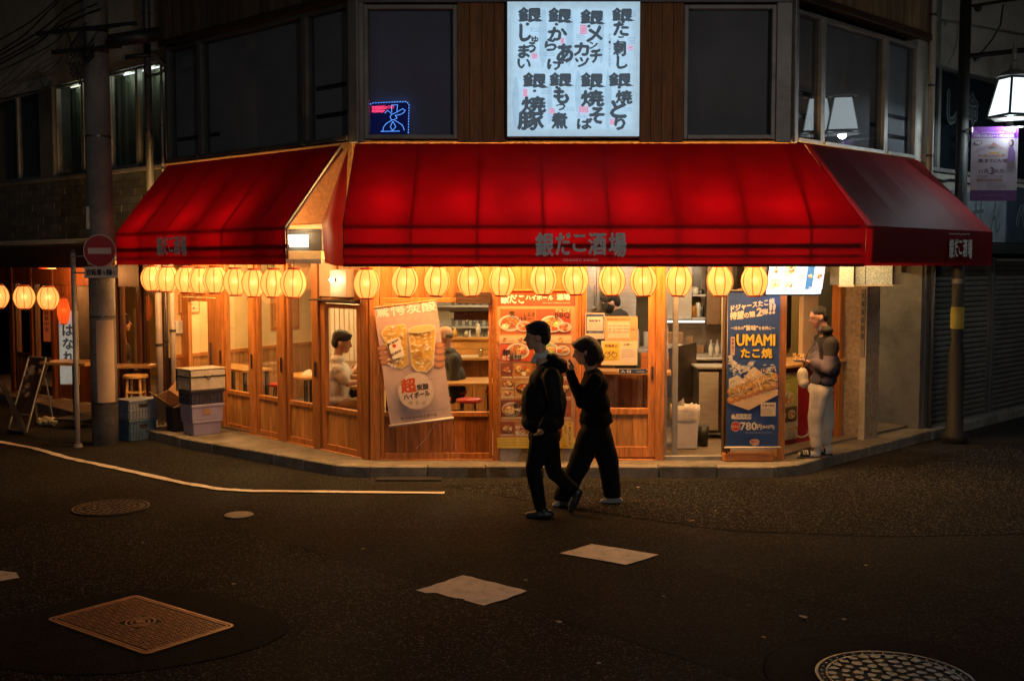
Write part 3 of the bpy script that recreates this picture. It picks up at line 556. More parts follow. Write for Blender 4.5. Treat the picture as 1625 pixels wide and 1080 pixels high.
# right awning, wraps round the corner
AR = thing('awning', 'dull maroon awning turning the right hand corner, small worn lettering on its edge', 'awning', RU.at(0, 0, 2.3))
RA = Face((3.20, 12.45), (1, 1)); e0 = -.414
for i in range(4):
    a, b = [0, .7, 1.4, 2.08, 2.76][i:i + 2]; la, lb = [-.414, .5, 1.25, 2.0, 2.76][i:i + 2]
    add('canopy_panel', cloth_grid((a, -.03, 3.63), (b, -.03, 3.63), (-.414 * -1 + a - .0 if False else la + .0, -1.0, 2.70), (lb, -1.0, 2.70), 8, 8, 1, .015), RED, AR, T(0, 0, 0) @ RA.M, smooth=True)
    add('valance_panel', cloth_grid((la, -1.0, 2.70), (lb, -1.0, 2.70), (la, -.99, 2.29), (lb, -.99, 2.29), 8, 3, 1, .006), RED, AR, RA.M, smooth=True)
    rafter(AR, RA.M, b, 3.63, 2.70, 2.29, 1.0, lb)
add('end_panel', cloth_grid((2.76, -.03, 3.63), (2.765, -1.0, 2.70), (2.76, -.03, 2.29), (2.765, -1.0, 2.29), 4, 4, 1, .01), RED, AR, RA.M, smooth=True)
add('edge_pipe', MB().tube([(-.38, -.965, 2.685), (2.74, -.965, 2.685)], .016), PIPE, AR, RA.M, smooth=True)
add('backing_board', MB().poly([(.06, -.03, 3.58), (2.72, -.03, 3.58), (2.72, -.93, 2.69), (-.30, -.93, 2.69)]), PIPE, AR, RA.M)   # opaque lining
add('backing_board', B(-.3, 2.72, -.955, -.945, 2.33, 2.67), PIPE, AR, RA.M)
logo(AR, RA.at(0, -1.022), 1.80, 2.50, .62, .185, False)
pt = Print(.0006); pt.line([(1.52 + i * .03, 2.655 + random.uniform(-.006, .006)) for i in range(20)], .012, (.5, .42, .4)); pt.make('torn_tape', PRINT, AR, RA.at(0, -1.004))
# left awning, square ended
AL = thing('awning', 'red cloth awning over the left side of the shop with open right hand end', 'awning', LU.at(-2, 0, 2.3))
lx = [-3.99 + i * .622 for i in range(7)]
for i in range(6): awn_bay(AL, LU.M, lx[i], lx[i + 1], 3.63, 2.70, 2.30, .80)
for x in lx: rafter(AL, LU.M, x, 3.63, 2.70, 2.30, .80)
for z, r in ((2.685, .016), (2.50, .026), (2.40, .012)): add('edge_pipe', MB().tube([(lx[0], -.765, z), (lx[-1], -.765, z)], r), PIPE, AL, LU.M, smooth=True)
add('end_trim', MB().tube([(lx[-1], -.03, 3.63), (lx[-1], -.80, 2.70)], .012), PALE, AL, LU.M, smooth=True)
logo(AL, LU.at(0, -.824), -2.55, 2.54, .72, .20, False)
# cloth flap closing the left end of the front awning, its shade put into the colour
FL = MB(); nf = 10
a0, a1 = Vector((-1.73, 11.46, 2.70)), Vector((-2.05, 11.98, 2.74)); top = Vector((-1.80, 12.42, 3.58)); vs = []
for j in range(nf + 1):
    v = j / nf; l = top.lerp(Vector((-1.725, 11.47, 2.70)), v); r = top.lerp(a1, v)
    for i in range(7): u = i / 6; p = l.lerp(r, u); vs.append(p + Vector((.02, .02, 0)) * math.sin(u * PI * 2 + v * 2) * v)
for j in range(1, 5):
    for i in range(7): u = i / 6; p = Vector((-1.725, 11.47, 2.70)).lerp(a1, u); vs.append(p + Vector((.03 * u * j / 4, 0, -.105 * j)) + Vector((.02, .02, 0)) * math.sin(u * PI * 2 + 2))
FL.add(vs, [(j * 7 + i, j * 7 + i + 1, (j + 1) * 7 + i + 1, (j + 1) * 7 + i) for j in range(nf + 4) for i in range(6)])
add('side_flap', FL, REDSH, AF, smooth=True)
# lamps under the awnings: strip lights on the beam that light cloth, shop front and road
def strip(W, name, label, L_=.6, e=9, grp='strip lights under the awnings'):
    t = thing(name, label, 'lamp', W, grp)
    add('housing', B(-L_ / 2, L_ / 2, -.03, .03, .03, .06), WPL, t, W, bev=.004); add('tube', MB().tube([(-L_ / 2 + .02, 0, .012), (L_ / 2 - .02, 0, .012)], .012), TUBE, t, W)
    l = light('light', 'AREA', (0, 0, 0), 0, WARM); return t
STRIPE = 128
def awning_lamp(face, x, y, z, e, label):
    W = face.at(x, y, z); t = thing('strip_lamp', label, 'lamp', W, 'strip lamps under the awning')
    add('housing', B(-.3, .3, -.03, .03, .02, .05), WPL, t, W, bev=.004); add('tube', MB().tube([(-.28, 0, 0), (.28, 0, 0)], .013), TUBE, t, W, smooth=True)
    light('lamp_light', 'POINT', (0, -.05, -.06), e, WARM, .30, parent=t).matrix_local = T(0, -.06, -.05)
for i, x in enumerate((-1.3, -.45, .4, 1.25, 2.1, 2.9)): awning_lamp(F, x, -.45, 2.76, STRIPE, 'strip lamp hidden behind the hanging edge of the front awning')
awning_lamp(RU, .30, -.40, 2.70, STRIPE * .85, 'extra unseen strip lamp added under the awning to brighten the waiting man')  # added lamp with no visible source, lifts the light on the waiting man
for i, x in enumerate((-3.6, -2.6, -1.6)): awning_lamp(LU, x, -.36, 2.74, STRIPE * .75, 'strip lamp hidden behind the hanging edge of the left awning')

# ================================================================== LANTERNS
def make_lantern(loc, r=.136, h=.29, red=False, parts=True, name='paper_lantern'):
    t = thing(name, '', 'lantern', T(*loc))
    prof = [(r * (.30 + .70 * math.sin(PI * (.06 + .88 * k / 12)) ** .66), -h / 2 + h * k / 12) for k in range(13)]
    add('paper_shell', MB().lathe(prof, 32, cap=False), PAPERR if red else PAPER, t, T(*loc), smooth=True)
    rb = MB()
    for k in range(8):
        a = 2 * PI * k / 8 + .39
        rb.tube([((q + .002) * math.cos(a), (q + .002) * math.sin(a), z) for q, z in prof], .0048, 5)
    add('rib', rb, LRIB, t, T(*loc), smooth=True)['kind'] = 'stuff'
    for z0, z1 in ((h / 2 - .004, h / 2 + .022), (-h / 2 - .018, -h / 2 + .004)): add('collar', MB().lathe([(r * .5, z0), (r * .52, z1)], 20), LCAP, t, T(*loc), smooth=False)
    add('cord', MB().tube([(0, 0, h / 2), (0, 0, h / 2 + .10)], .004, 5), BLK, t, T(*loc))
    light('lamp_light', 'POINT', (0, 0, 0), LPOW * (r / .133) ** 2, (1, .75, .42), .03, parent=t).matrix_local = T(0, -.0, .01)
    return t
LPOW = .46
lab = ['leftmost lit paper lantern of the front row, beside the wall lamp', 'second lantern from the left in the front row, above the beer poster', 'third lantern of the front row, above the right edge of the beer poster', 'fourth lantern from the left in the front row, above the dark blind box', 'fifth lantern of the front row, over the left edge of the menu board', 'sixth lantern of the front row, over the middle of the menu board', 'seventh lantern of the front row, over the right edge of the menu board', 'eighth lantern of the front row, above the left of the sliding door', 'ninth lantern of the front row, above the right of the sliding door', 'tenth lantern of the front row, above the post right of the sliding door', 'second lantern from the right in the front row, above the open doorway', 'rightmost lantern of the front row, above the blue takoyaki banner']
lan0 = None
for i, (x, y) in enumerate([(582, 450), (643, 447), (693, 446), (747, 446), (797, 446), (862, 444), (913, 444), (971, 445), (1021, 446), (1077, 446), (1142, 446), (1197, 446)]):
    X = (x - 812.5) / 1775 * 11.62; Z = 2.3 - (y - 420) / 1775 * 11.62
    if lan0 is None: t = lan0 = make_lantern((X, 11.62, Z))
    else: t = copy_tree(lan0, T(X, 11.62, Z) @ RZ(random.uniform(-.3, .3)) @ RY(random.uniform(-.07, .07)))
    t['label'] = lab[i]; t['group'] = 'paper lanterns along the front awning'
lab2 = ['far left lantern of the left awning row, next to the round no entry sign', 'second lantern from the left under the left awning', 'third lantern from the left under the left awning', 'fourth lantern from the left under the left awning, partly hiding the fifth', 'middle lantern under the left awning, partly hidden behind its left neighbour', 'lantern above the second glass pane of the left shop front', 'lantern above the post between second and third panes of the left shop front', 'second lantern from the right under the left awning', 'rightmost lantern under the left awning, below the bright box lamp']
for i, (x, y) in enumerate([(242, 442), (266, 443), (296, 444), (318, 445), (342, 444), (374, 447), (403, 449), (434, 449), (466, 449)]):
    q = (812.5 - x) / 1775; s_ = 0
    # on the line of the left awning's outer edge
    O = LU.p(0, -.74); u = LU.u; sx = -(q * O.y + O.x) / (u.x + q * u.y); p = LU.p(sx, -.74)
    Z = 2.3 - (y - 420) / 1775 * p.y
    t = copy_tree(lan0, T(p.x, p.y, Z) @ RZ(random.uniform(-.3, .3)) @ RY(random.uniform(-.04, .04))); t['label'] = lab2[i]; t['group'] = 'paper lanterns along the left awning'
lab3 = ['paper lantern cut by the left edge of the picture, under the dark eave', 'paper lantern at the far left shop, between two others', 'paper lantern of the far left shop nearest the no entry sign']
for i, x in enumerate((-6.89, -6.54, -6.22)):
    t = copy_tree(lan0, T(x, 15.0, 1.875 - .01 * i)); t['label'] = lab3[i]; t['group'] = 'lanterns of the neighbouring shop'
t = make_lantern((-6.62, 16.5, 1.62), .085, .36, True, name='red_lantern'); t['label'] = 'small tall red paper lantern beside a pale sign at the far left shop'

# ================================================================== SIGNS AND POSTERS
FPX = 1775.0
def pxy(px, py, Y):            # metres on an upright plane at distance Y
    th = R_(3.868); a = (px - 812.5) / FPX; b = -(py - 540) / FPX; dy = math.cos(th) + b * math.sin(th); dz = -math.sin(th) + b * math.cos(th)
    return a * Y / dy, 2.3 + dz * Y / dy
K = (.05, .07, .09)
# ---- big backlit menu sign on the upper wall
sg = thing('backlit_sign', 'large backlit pale blue sign with eight brushed black dish names on the upper wall', 'sign', F.at(.667, -.1, 3.7))
SX0, SX1, SZ0, SZ1 = -.05, 1.385, 3.695, 5.135
add('case', B(SX0 - .01, SX1 + .01, -.14, -.02, SZ0 - .01, SZ1 + .01), ALUD, sg, F.M, bev=.004)
P = Print(.00012); P.rect(SX0, SZ0, SX1, SZ1, (.50, .72, .88)); 
def sc(cx, cy): return SX0 + (cx - 118) / 972 * (SX1 - SX0), SZ1 - (cy - 38) / 984 * (SZ1 - SZ0)
U = (SX1 - SX0) / 972
for i in range(14):      # paler and deeper pools of the panel's own print
    x, z = sc(random.uniform(200, 1000), random.uniform(120, 950)); 
rr = random.Random(4)
for cx, cy, w_, h_ in [(380, 300, 30, 220), (575, 300, 28, 220), (805, 300, 26, 200), (180, 780, 26, 200), (640, 700, 24, 160), (860, 760, 26, 220), (430, 780, 20, 160), (1000, 130, 60, 40)]:
    x, z = sc(cx, cy); P.blob(x, z, w_ * U, h_ * U, (.40, .60, .76), 18, .12, rr)
chs = [('銀', 282, 135, 165, 98), ('銀', 500, 140, 165, 98), ('銀', 735, 152, 165, 98), ('銀', 958, 135, 145, 90), ('銀', 315, 612, 165, 98), ('銀', 508, 608, 160, 92), ('銀', 738, 612, 160, 98), ('銀', 945, 608, 160, 92),
       ('し', 250, 265, 75, 120), ('ゅ', 320, 315, 48, 45), ('う', 297, 372, 55, 72), ('ま', 240, 400, 78, 92), ('い', 240, 490, 92, 66),
       ('か', 487, 272, 135, 92), ('ら', 435, 355, 82, 82), ('あ', 540, 412, 112, 125), ('げ', 475, 495, 125, 78), ('メ', 757, 275, 112, 108), ('ン', 750, 355, 58, 50), ('チ', 770, 435, 84, 92), ('カ', 662, 385, 105, 90), ('ツ', 665, 480, 100, 66),
       ('た', 950, 235, 108, 98), ('こ', 950, 315, 48, 42), ('刺', 940, 382, 86, 98), ('し', 960, 482, 72, 88),
       ('焼', 312, 790, 175, 112), ('豚', 290, 910, 185, 122), ('も', 515, 725, 105, 112), ('つ', 510, 808, 66, 46), ('煮', 500, 908, 112, 112), ('焼', 745, 745, 165, 112), ('そ', 775, 870, 108, 110), ('ば', 688, 930, 108, 76),
       ('焼', 975, 735, 118, 92), ('と', 935, 825, 112, 118), ('り', 945, 932, 72, 84)]
for c, cx, cy, w_, h_ in chs:
    x, z = sc(cx, cy + h_ / 2); P.text(c, x, z, h_ * U, K, bold=.062, wid=w_ * U, align='c', jag=.006, ang=random.uniform(-.04, .04))
for cx, cy in ((345, 180), (565, 190), (800, 200), (1015, 178), (385, 665), (570, 652), (805, 660), (1010, 652)):   # long brush tail of the first character
    x, z = sc(cx, cy); P.poly([(x - 55 * U, z + 8 * U), (x - 20 * U, z + 22 * U), (x + 38 * U, z), (x - 10 * U, z - 6 * U)], K)
for cx, cy in ((265, 203), (478, 205), (715, 218), (965, 186), (318, 690), (482, 664), (730, 674), (940, 664)): x, z = sc(cx, cy); P.blob(x, z, 13 * U, 11 * U, K, 10, .15, rr)
for i, c in enumerate('オリーブオイル仕立て'):
    x, z = sc(868, 295 + i * 25); P.text('丨' if c == 'ー' else c, x, z, 20 * U, K, bold=0, wid=15 * U, align='c')
PK = (.78, .28, .42)
for cx, cy, w_, h_ in ((675, 243, 48, 64), (317, 436, 40, 38), (521, 325, 24, 40), (250, 703, 30, 54), (447, 837, 38, 38), (680, 827, 66, 44), (890, 918, 28, 42)):
    x, z = sc(cx, cy); P.rect(x - w_ / 2 * U, z - h_ / 2 * U, x + w_ / 2 * U, z + h_ / 2 * U, PK); P.rect(x - w_ * .36 * U, z - h_ * .36 * U, x + w_ * .36 * U, z + h_ * .36 * U, (.62, .60, .75)); P.text('銀', x, z - h_ * .3 * U, h_ * .6 * U, PK, bold=.03, wid=w_ * .6 * U, align='c')
x, z = sc(1020, 375); P.ring(x, z, 21 * U, 4 * U, PK); P.rect(x - 10 * U, z - 8 * U, x + 10 * U, z + 8 * U, PK)
for cx, cy, ls in ((320, 245, ('GIN NO', 'SYUMAI')), (425, 420, ('GIN NO', 'KARA-AGE')), (655, 290, ('GIN NO', 'MENCHI', 'KATSU')), (1030, 312, ('GIN NO', 'TAKO', 'SASHI')), (400, 697, ('GIN NO', 'YAKIBUTA')), (575, 820, ('GIN NO', 'MOTSUNI')), (662, 868, ('GIN NO', 'YAKISOBA')), (1000, 824, ('GIN NO', 'YAKITORI'))):
    for k, s_ in enumerate(ls): x, z = sc(cx, cy + k * 17); P.text(s_, x, z, 15 * U, (.25, .35, .45), bold=0, align='c')
P.make('lettering', SIGNLIT, sg, F.at(0, -.1405))
light('lamp_light', 'AREA', (0, 0, 0), 1.5, (.62, .82, 1), 1.3, parent=sg).matrix_local = T(0, -.08, .72) @ RX(PI / 2)
# ---- LED sign behind the upper window
ls_ = thing('led_sign', 'small blue and red dotted LED sign in the lower left of the upper window', 'sign', F.at(-1.35, .06, 3.74))
LEDB = emat('lit_blue_led', (.12, .35, 1), 4.0); LEDR = emat('lit_red_led', (1, .05, .15), 2.6); 
def lp_(cx, cy): return pxy(575 + cx / 15, 150 + cy / 15, 12.51)
dots = MB()
def dot(mb_, x, z, r=.0048): mb_.sphere((x, 12.508, z), r, 6, 4)
def dotline(pts, step, mb_, r=.0042):
    carry = 0
    for i in range(len(pts) - 1):
        a = Vector(pts[i]); b = Vector(pts[i + 1]); L_ = (b - a).length; t_ = carry
        while t_ < L_: p = a.lerp(b, t_ / L_); dot(mb_, p.x, p.y, r); t_ += step
        carry = t_ - L_
W_ = [lp_(*q) for q in ((145, 920), (145, 270), (230, 205), (1050, 170), (1112, 230), (1095, 920))]; dotline(W_, .030, dots, .0058); add('led_border', dots, LEDB, ls_)
dots = MB()
for path in ([(490, 860), (500, 790), (560, 700), (640, 650), (700, 620)], [(780, 620), (880, 680), (960, 740), (1000, 860)], [(720, 650), (665, 770), (715, 860), (800, 770), (730, 650)], [(690, 600), (660, 540), (690, 480), (740, 460), (860, 400), (960, 340), (1020, 380), (980, 440), (900, 480), (780, 500), (830, 560), (740, 610), (690, 600)], [(700, 420), (690, 260), (840, 245), (820, 400)], [(540, 440), (600, 380), (690, 450)], [(450, 880), (880, 870)]):
    dotline([lp_(*q) for q in path], .0125, dots, .0040)
add('led_drawing', dots, LEDB, ls_)
dots = MB(); rg = random.Random(3)
for i in range(26): x, z = lp_(230 + i * 13, 290 + 40 * (i % 3) - i); dot(dots, x, z, .005)
for row, (y_, x0_, x1_) in enumerate(((300, 235, 600), (335, 235, 590), (385, 235, 545), (415, 235, 520))):
    x_ = x0_
    while x_ < x1_: x, z = lp_(x_, y_ + rg.uniform(-8, 8)); dot(dots, x, z, .0055); x_ += rg.choice((14, 14, 22))
for c_ in (640, 715): dotline([lp_(c_ + 32 * math.cos(a / 5 * PI), 300 + 30 * math.sin(a / 5 * PI)) for a in range(11)], .011, dots, .0045)
add('led_lettering', dots, LEDR, ls_)
add('back_plate', B(*[lp_(150, 0)[0], lp_(1110, 0)[0]], 12.512, 12.516, lp_(0, 930)[1], lp_(0, 190)[1]), emat('blue_lit_plate', (.0, .03, .5), .10, (.02, .02, .05)), ls_)

# ---- menu board with food pictures
mbd = thing('menu_board', 'tall orange and red menu board with food pictures standing by the shop door', 'menu board', F.at(.27, -.12, .12))
x0, x1, z0, z1 = -.18, .725, .27, 2.03
add('frame', MB().box(x0, x1, 0, .07, z0, z0 + .02).box(x0, x1, 0, .07, z1 - .02, z1).box(x0, x0 + .02, 0, .07, z0 + .02, z1 - .02).box(x1 - .02, x1, 0, .07, z0 + .02, z1 - .02).box(x0 + .02, x1 - .02, .02, .06, z0 + .02, z1 - .02), WX, mbd, F.at(0, -.14), bev=.004)
add('base_block', B(-.14, .69, .0, .10, .10, .265), CONC, mbd, F.at(0, -.13), bev=.006)
P = Print(.00012); mc = lambda cx, cy: pxy(785 + cx / 4.075, 455 + cy / 4.075, 12.31)
def R4(a, b, c, d, col): p, q = mc(a, d), mc(c, b); P.rect(p[0], p[1], q[0], q[1], col)
def Fd(cx, cy, r, seed, **k): x, z = mc(cx, cy); P.food(x, z, r / 4.075 * 12.31 / FPX, seed, **k)
def Tx(s, cx, cy, h, col, w=None, bold=.03, al='c', **k): x, z = mc(cx, cy); q = 12.31 / FPX / 4.075; P.text(s, x, z, h * q, col, bold, w * q if w else None, align=al, **k)
P.rect(x0 + .02, z0 + .02, x1 - .02, z1 - .02, (.68, .36, .16)); R4(10, 15, 522, 125, (.60, .07, .03)); R4(16, 25, 516, 118, (.66, .10, .04))
Tx('銀だこ', 115, 108, 60, (.9, .85, .75), 150, .05, jag=.01); Tx('ハイボール', 290, 85, 32, (.9, .85, .75), 175, .05); Tx('酒場', 445, 85, 38, (.9, .85, .75), 85, .05); Tx('GINDAKO HIGHBALL SAKABA', 400, 108, 8, (.85, .7, .5), 180, 0)
R4(32, 140, 495, 308, (.62, .24, .08)); R4(38, 145, 262, 303, (.42, .13, .04)); R4(268, 145, 490, 303, (.55, .10, .04))
Fd(100, 235, 75, 1); Fd(190, 255, 50, 2); Fd(370, 240, 78, 5); Fd(450, 260, 45, 6)
Tx('炭', 112, 190, 34, (.05, .03, .02), 36, .05); Tx('明太', 160, 192, 26, (.75, .12, .04), 50, .05); Tx('しらす', 225, 192, 26, (.06, .04, .03), 72, .05); Tx('バター', 195, 218, 22, (.06, .04, .03), 85, .05)
Tx('プルコギ', 438, 165, 22, (.85, .7, .35), 95, .04); Tx('BBQ', 438, 203, 36, (.08, .03, .02), 98, .05)
R4(32, 315, 495, 362, (.75, .55, .32))
for i, x_ in enumerate((65, 165, 330, 430)): Fd(x_, 340, 24, 20 + i, plate=None); P.tiny(mc(x_ + 22, 0)[0], mc(x_ + 62, 0)[0], mc(0, 352)[1], .012, (.3, .08, .03), i)
R4(36, 372, 250, 480, (.60, .10, .05)); Fd(150, 415, 75, 8); Tx('銀', 75, 440, 36, (.06, .03, .02), 48, .06, jag=.01); Tx('だこ', 75, 470, 26, (.9, .8, .7), 50, .05); Tx('焼そば', 135, 472, 34, (.06, .03, .02), 76, .06)
R4(255, 372, 492, 480, (.46, .20, .07)); Fd(350, 400, 60, 9, pal=[(.15, .32, .05), (.3, .45, .1), (.6, .2, .05), (.7, .5, .2)]); Fd(440, 410, 45, 10)
k_ = 30
for (a, b, c, d) in ((40, 490, 115, 592), (120, 490, 245, 592), (250, 490, 370, 592), (375, 490, 492, 592), (40, 600, 128, 660), (40, 664, 128, 718), (132, 600, 245, 718), (250, 600, 370, 718), (375, 600, 492, 718), (40, 724, 180, 850), (185, 724, 330, 850), (335, 724, 492, 850), (36, 862, 128, 958), (132, 862, 250, 958), (255, 862, 370, 958), (375, 862, 430, 958)):
    k_ += 1; R4(a, b, c, d, random.choice([(.25, .07, .03), (.5, .22, .07), (.62, .40, .18), (.35, .10, .04)])); Fd((a + c) / 2, (b + d) / 2 - 4, min(c - a, (d - b) * 1.3) * .46, k_, plate=random.choice([None, (.7, .62, .5), (.2, .1, .05)]))
    R4(a + 4, d - 16, c - 4, d - 3, (.75, .6, .38)); P.tiny(mc(a + 8, 0)[0], mc(c - 8, 0)[0], mc(0, d - 5)[1], .010, (.25, .06, .02), k_)
Tx('銀の', 150, 775, 34, (.05, .03, .02), 50, .06); Tx('から', 155, 815, 30, (.05, .03, .02), 52, .06); Tx('角ハイ', 165, 945, 26, (.9, .85, .75), 62, .05); Tx('生ビール', 165, 905, 20, (.9, .85, .75), 62, .05)
R4(16, 962, 516, 1030, (.85, .62, .10)); [P.tiny(mc(30 + 130 * j, 0)[0], mc(140 + 125 * j, 0)[0], mc(0, 978 + 17 * i)[1], .011, (.4, .12, .03), i * 7 + j) for i in range(3) for j in range(3)]
R4(436, 862, 505, 1012, (.82, .55, .12)); Tx('サザン', 472, 905, 22, (.35, .12, .02), 24, .03) if False else None
for i, c in enumerate('ザ・プレミアム'): Tx(c, 482, 885 + i * 20, 17, (.35, .12, .02), 16, .03)
for i, c in enumerate('モルツ'): Tx(c, 455, 900 + i * 20, 17, (.35, .12, .02), 16, .03)
P.make('menu_print', PRINT, mbd, F.at(0, -.1405 + .018))
# ---- whisky highball poster, hung askew
bp = thing('poster', 'tilted pink hanging poster of two highball glasses on the front of the shop', 'poster', F.at(-1.10, -.12, .6) )
PW = T(*[pxy(655.5, 576, 12.33)[0], 12.33, pxy(655.5, 576, 12.33)[1]]) @ RY(R_(-7.6)); s__ = 12.33 / FPX
ca, sa = math.cos(R_(7.6)), math.sin(R_(7.6))
def pc(cx, cy):
    dx = (590 + cx / 5.146 - 655.5) * s__; dz = -(470 + cy / 5.146 - 576) * s__; return dx * ca + dz * sa, -dx * sa + dz * ca
u_ = s__ / 5.146
P = Print(.00012); PWd, PH = .345, .655
P.rect(-PWd, -PH, PWd, PH, (.62, .47, .44)); 
g0 = [(.56, .36, .30), (.58, .39, .34), (.60, .42, .38), (.63, .46, .43), (.66, .51, .49)]
for i in range(5): P.rect(-PWd, PH - .13 * (i + 1) * 1.0, PWd, PH - .13 * i, g0[i]); P.k -= .9
P.k += 1
def pt_(s, cx, cy, h, col, w=None, bold=.03, ang=0, al='c', **k): x, z = pc(cx, cy); P.text(s, x, z, h * u_, col, bold, w * u_ if w else None, align=al, ang=ang, **k)
for i, c in enumerate('驚愕炭酸'): pt_(c, 95 + 126 * i, 168 - 16 * i, 92, (.85, .78, .72), 112, .02)
for i in range(4): P.tiny(*[pc(455 + 22 * i, 0)[0], pc(455 + 22 * i, 0)[0] + .02], pc(455 + 20 * i, 190 + 6 * i)[1], .02, (.8, .7, .62), i)
# hands round the glasses
for cx, cy in ((95, 420), (105, 460), (110, 500), (120, 535)): x, z = pc(cx, cy); P.ell(x, z, 52 * u_, 24 * u_, (.42, .18, .10)); P.ell(x - 5 * u_, z + 3 * u_, 42 * u_, 17 * u_, (.55, .27, .16))
for cx, cy in ((555, 400), (560, 450), (562, 505), (555, 560)): x, z = pc(cx, cy); P.ell(x, z, 42 * u_, 26 * u_, (.42, .18, .10)); P.ell(x - 4 * u_, z + 4 * u_, 33 * u_, 18 * u_, (.57, .28, .16))
def mug(pts, c, seed):
    q = [pc(*p) for p in pts]; P.poly(q, c); cx = sum(p[0] for p in q) / len(q); cz = sum(p[1] for p in q) / len(q)
    P.poly([((p[0] - cx) * .9 + cx, (p[1] - cz) * .93 + cz) for p in q], (.72, .46, .10)); g = random.Random(seed)
    xs = [p[0] for p in pts]; ys = [p[1] for p in pts]
    for i in range(130):
        a, b = g.uniform(min(xs) + 34, max(xs) - 34), g.uniform(min(ys) + 16, max(ys) - 24); x, z = pc(a, b); P.blob(x, z, g.uniform(4, 17) * u_, g.uniform(3, 12) * u_, g.choice([(.84, .60, .25), (.66, .38, .10), (.92, .80, .52), (.76, .50, .18), (.90, .84, .70)]), 6, .4, g)
mug([(72, 300), (120, 240), (270, 220), (290, 270), (300, 560), (230, 600), (190, 560)], (.80, .62, .32), 1)
q = [pc(*p) for p in ((125, 360), (225, 330), (270, 485), (175, 515))]; P.poly(q, (.86, .80, .66)); pt_('JIM BEAM', 180, 388, 24, (.12, .06, .03), 100, .06, R_(20)); x, z = pc(185, 402); P.ell(x, z, 16 * u_, 16 * u_, (.6, .08, .03)); pt_('BOURBON', 205, 468, 20, (.12, .06, .03), 86, .05, R_(20))
mug([(298, 270), (350, 240), (490, 240), (530, 270), (505, 560), (450, 620), (360, 610), (325, 560)], (.84, .66, .36), 2)
x, z = pc(412, 262); P.ell(x, z, 112 * u_, 32 * u_, (.84, .70, .45)); P.ell(x, z, 100 * u_, 24 * u_, (.80, .56, .22)); pt_('角', 392, 490, 46, (.5, .24, .03), 44, .05); P.tiny(pc(360, 0)[0], pc(425, 0)[0], pc(392, 520)[1], .012, (.5, .26, .05), 3)
x, z = pc(365, 770); P.ell(x, z, 155 * u_, 155 * u_, (.74, .60, .55)); P.ring(x, z, 156 * u_, 5 * u_, (.42, .36, .33)); P.ring(x, z, 145 * u_, 2 * u_, (.5, .42, .38))
pt_('超', 308, 782, 112, (.62, .10, .03), 120, .05); pt_('炭酸', 420, 762, 50, (.08, .06, .06), 98, .04); pt_('ハイボール', 372, 826, 46, (.08, .06, .06), 215, .05, R_(3)); P.tiny(pc(372, 0)[0], pc(460, 0)[0], pc(400, 690)[1], .012, (.5, .3, .15), 5)
for cx in (320, 372, 428): x, z = pc(cx, 865); P.poly([(x + r_ * u_ * math.sin(a), z + r_ * u_ * math.cos(a)) for a, r_ in [(k * PI / 5, 22 if k % 2 == 0 else 9) for k in range(10)]], (.58, .44, .34))
pt_('サントリーハイボール', 388, 998, 30, (.08, .06, .06), 300, .02); P.tiny(pc(265, 0)[0], pc(500, 0)[0], pc(380, 950)[1], .009, (.3, .2, .2), 8)
add('sheet', B(-PWd, PWd, 0, .004, -PH, PH), WPL, bp, PW @ T(0, .001, 0)); P.make('poster_print', PRINTG, bp, PW)
add('weight_bar', MB().tube([(-PWd - .02, -.005, -PH - .005), (PWd + .02, -.005, -PH - .005)], .013), WPL, bp, PW, smooth=True); add('top_bar', MB().tube([(-PWd, 0, PH + .003), (PWd, 0, PH + .003)], .008), WZ, bp, PW, smooth=True)
add('string', MB().tube([(.18, 0, -PH), (.02, .04, -PH - .20), (-.1, .05, -PH - .30)], .003, 5), WPL, bp, PW)
# ---- blue takoyaki banner
bb = thing('banner', 'tall blue cloth banner advertising umami takoyaki, hanging beside the open doorway', 'banner', F.at(2.69, -.14, .24))
BY = 12.30; P = Print(.00012); bc = lambda cx, cy: pxy(1155 + cx / 4.153, 460 + cy / 4.153, BY); ub = BY / FPX / 4.153
bx0, bz1 = bc(3, 8); bx1, bz0 = bc(330, 1032)
P.rect(bx0, bz0, bx1, bz1, (.035, .075, .26))
def bt(s, cx, cy, h, col, w=None, bold=.04, **k): x, z = bc(cx, cy); P.text(s, x, z, h * ub, col, bold, w * ub if w else None, align='c', **k)
CW = (.75, .68, .55); CY = (.85, .60, .04)
bt('ドジャースたこ焼', 165, 118, 40, CW, 290, .05, ang=R_(10), shear=.15); bt('待望', 58, 192, 50, CW, 88, .06, ang=R_(6), shear=.15); bt('の', 122, 184, 34, CW, 30, .05); bt('第', 162, 178, 38, CW, 40, .05, ang=R_(6)); bt('2', 206, 170, 50, CW, 34, .07, ang=R_(6), shear=.15); bt('弾', 246, 163, 38, CW, 40, .05, ang=R_(6)); bt('!!', 290, 155, 60, CW, 34, .08, ang=R_(6), shear=.2)
bt('～日本の', 62, 262, 22, CW, 85, .04); bt('"旨味"', 152, 266, 34, CW, 92, .05); bt('を世界に～', 256, 262, 22, CW, 108, .04)
bt('UMAMI', 184, 368, 78, (.02, .02, .02), 262, .09); bt('UMAMI', 184, 366, 74, CY, 250, .045); bt('たこ焼', 188, 448, 66, (.02, .02, .02), 215, .09); bt('たこ焼', 188, 446, 62, CY, 205, .05)
x, z = bc(32, 370); P.rect(x - 14 * ub, z - 62 * ub, x + 14 * ub, z + 62 * ub, (.62, .44, .30)); [bt(c, 32, 336 + i * 25, 18, (.2, .05, .03), 16, .02) for i, c in enumerate('濃厚旨八番'[:4])]
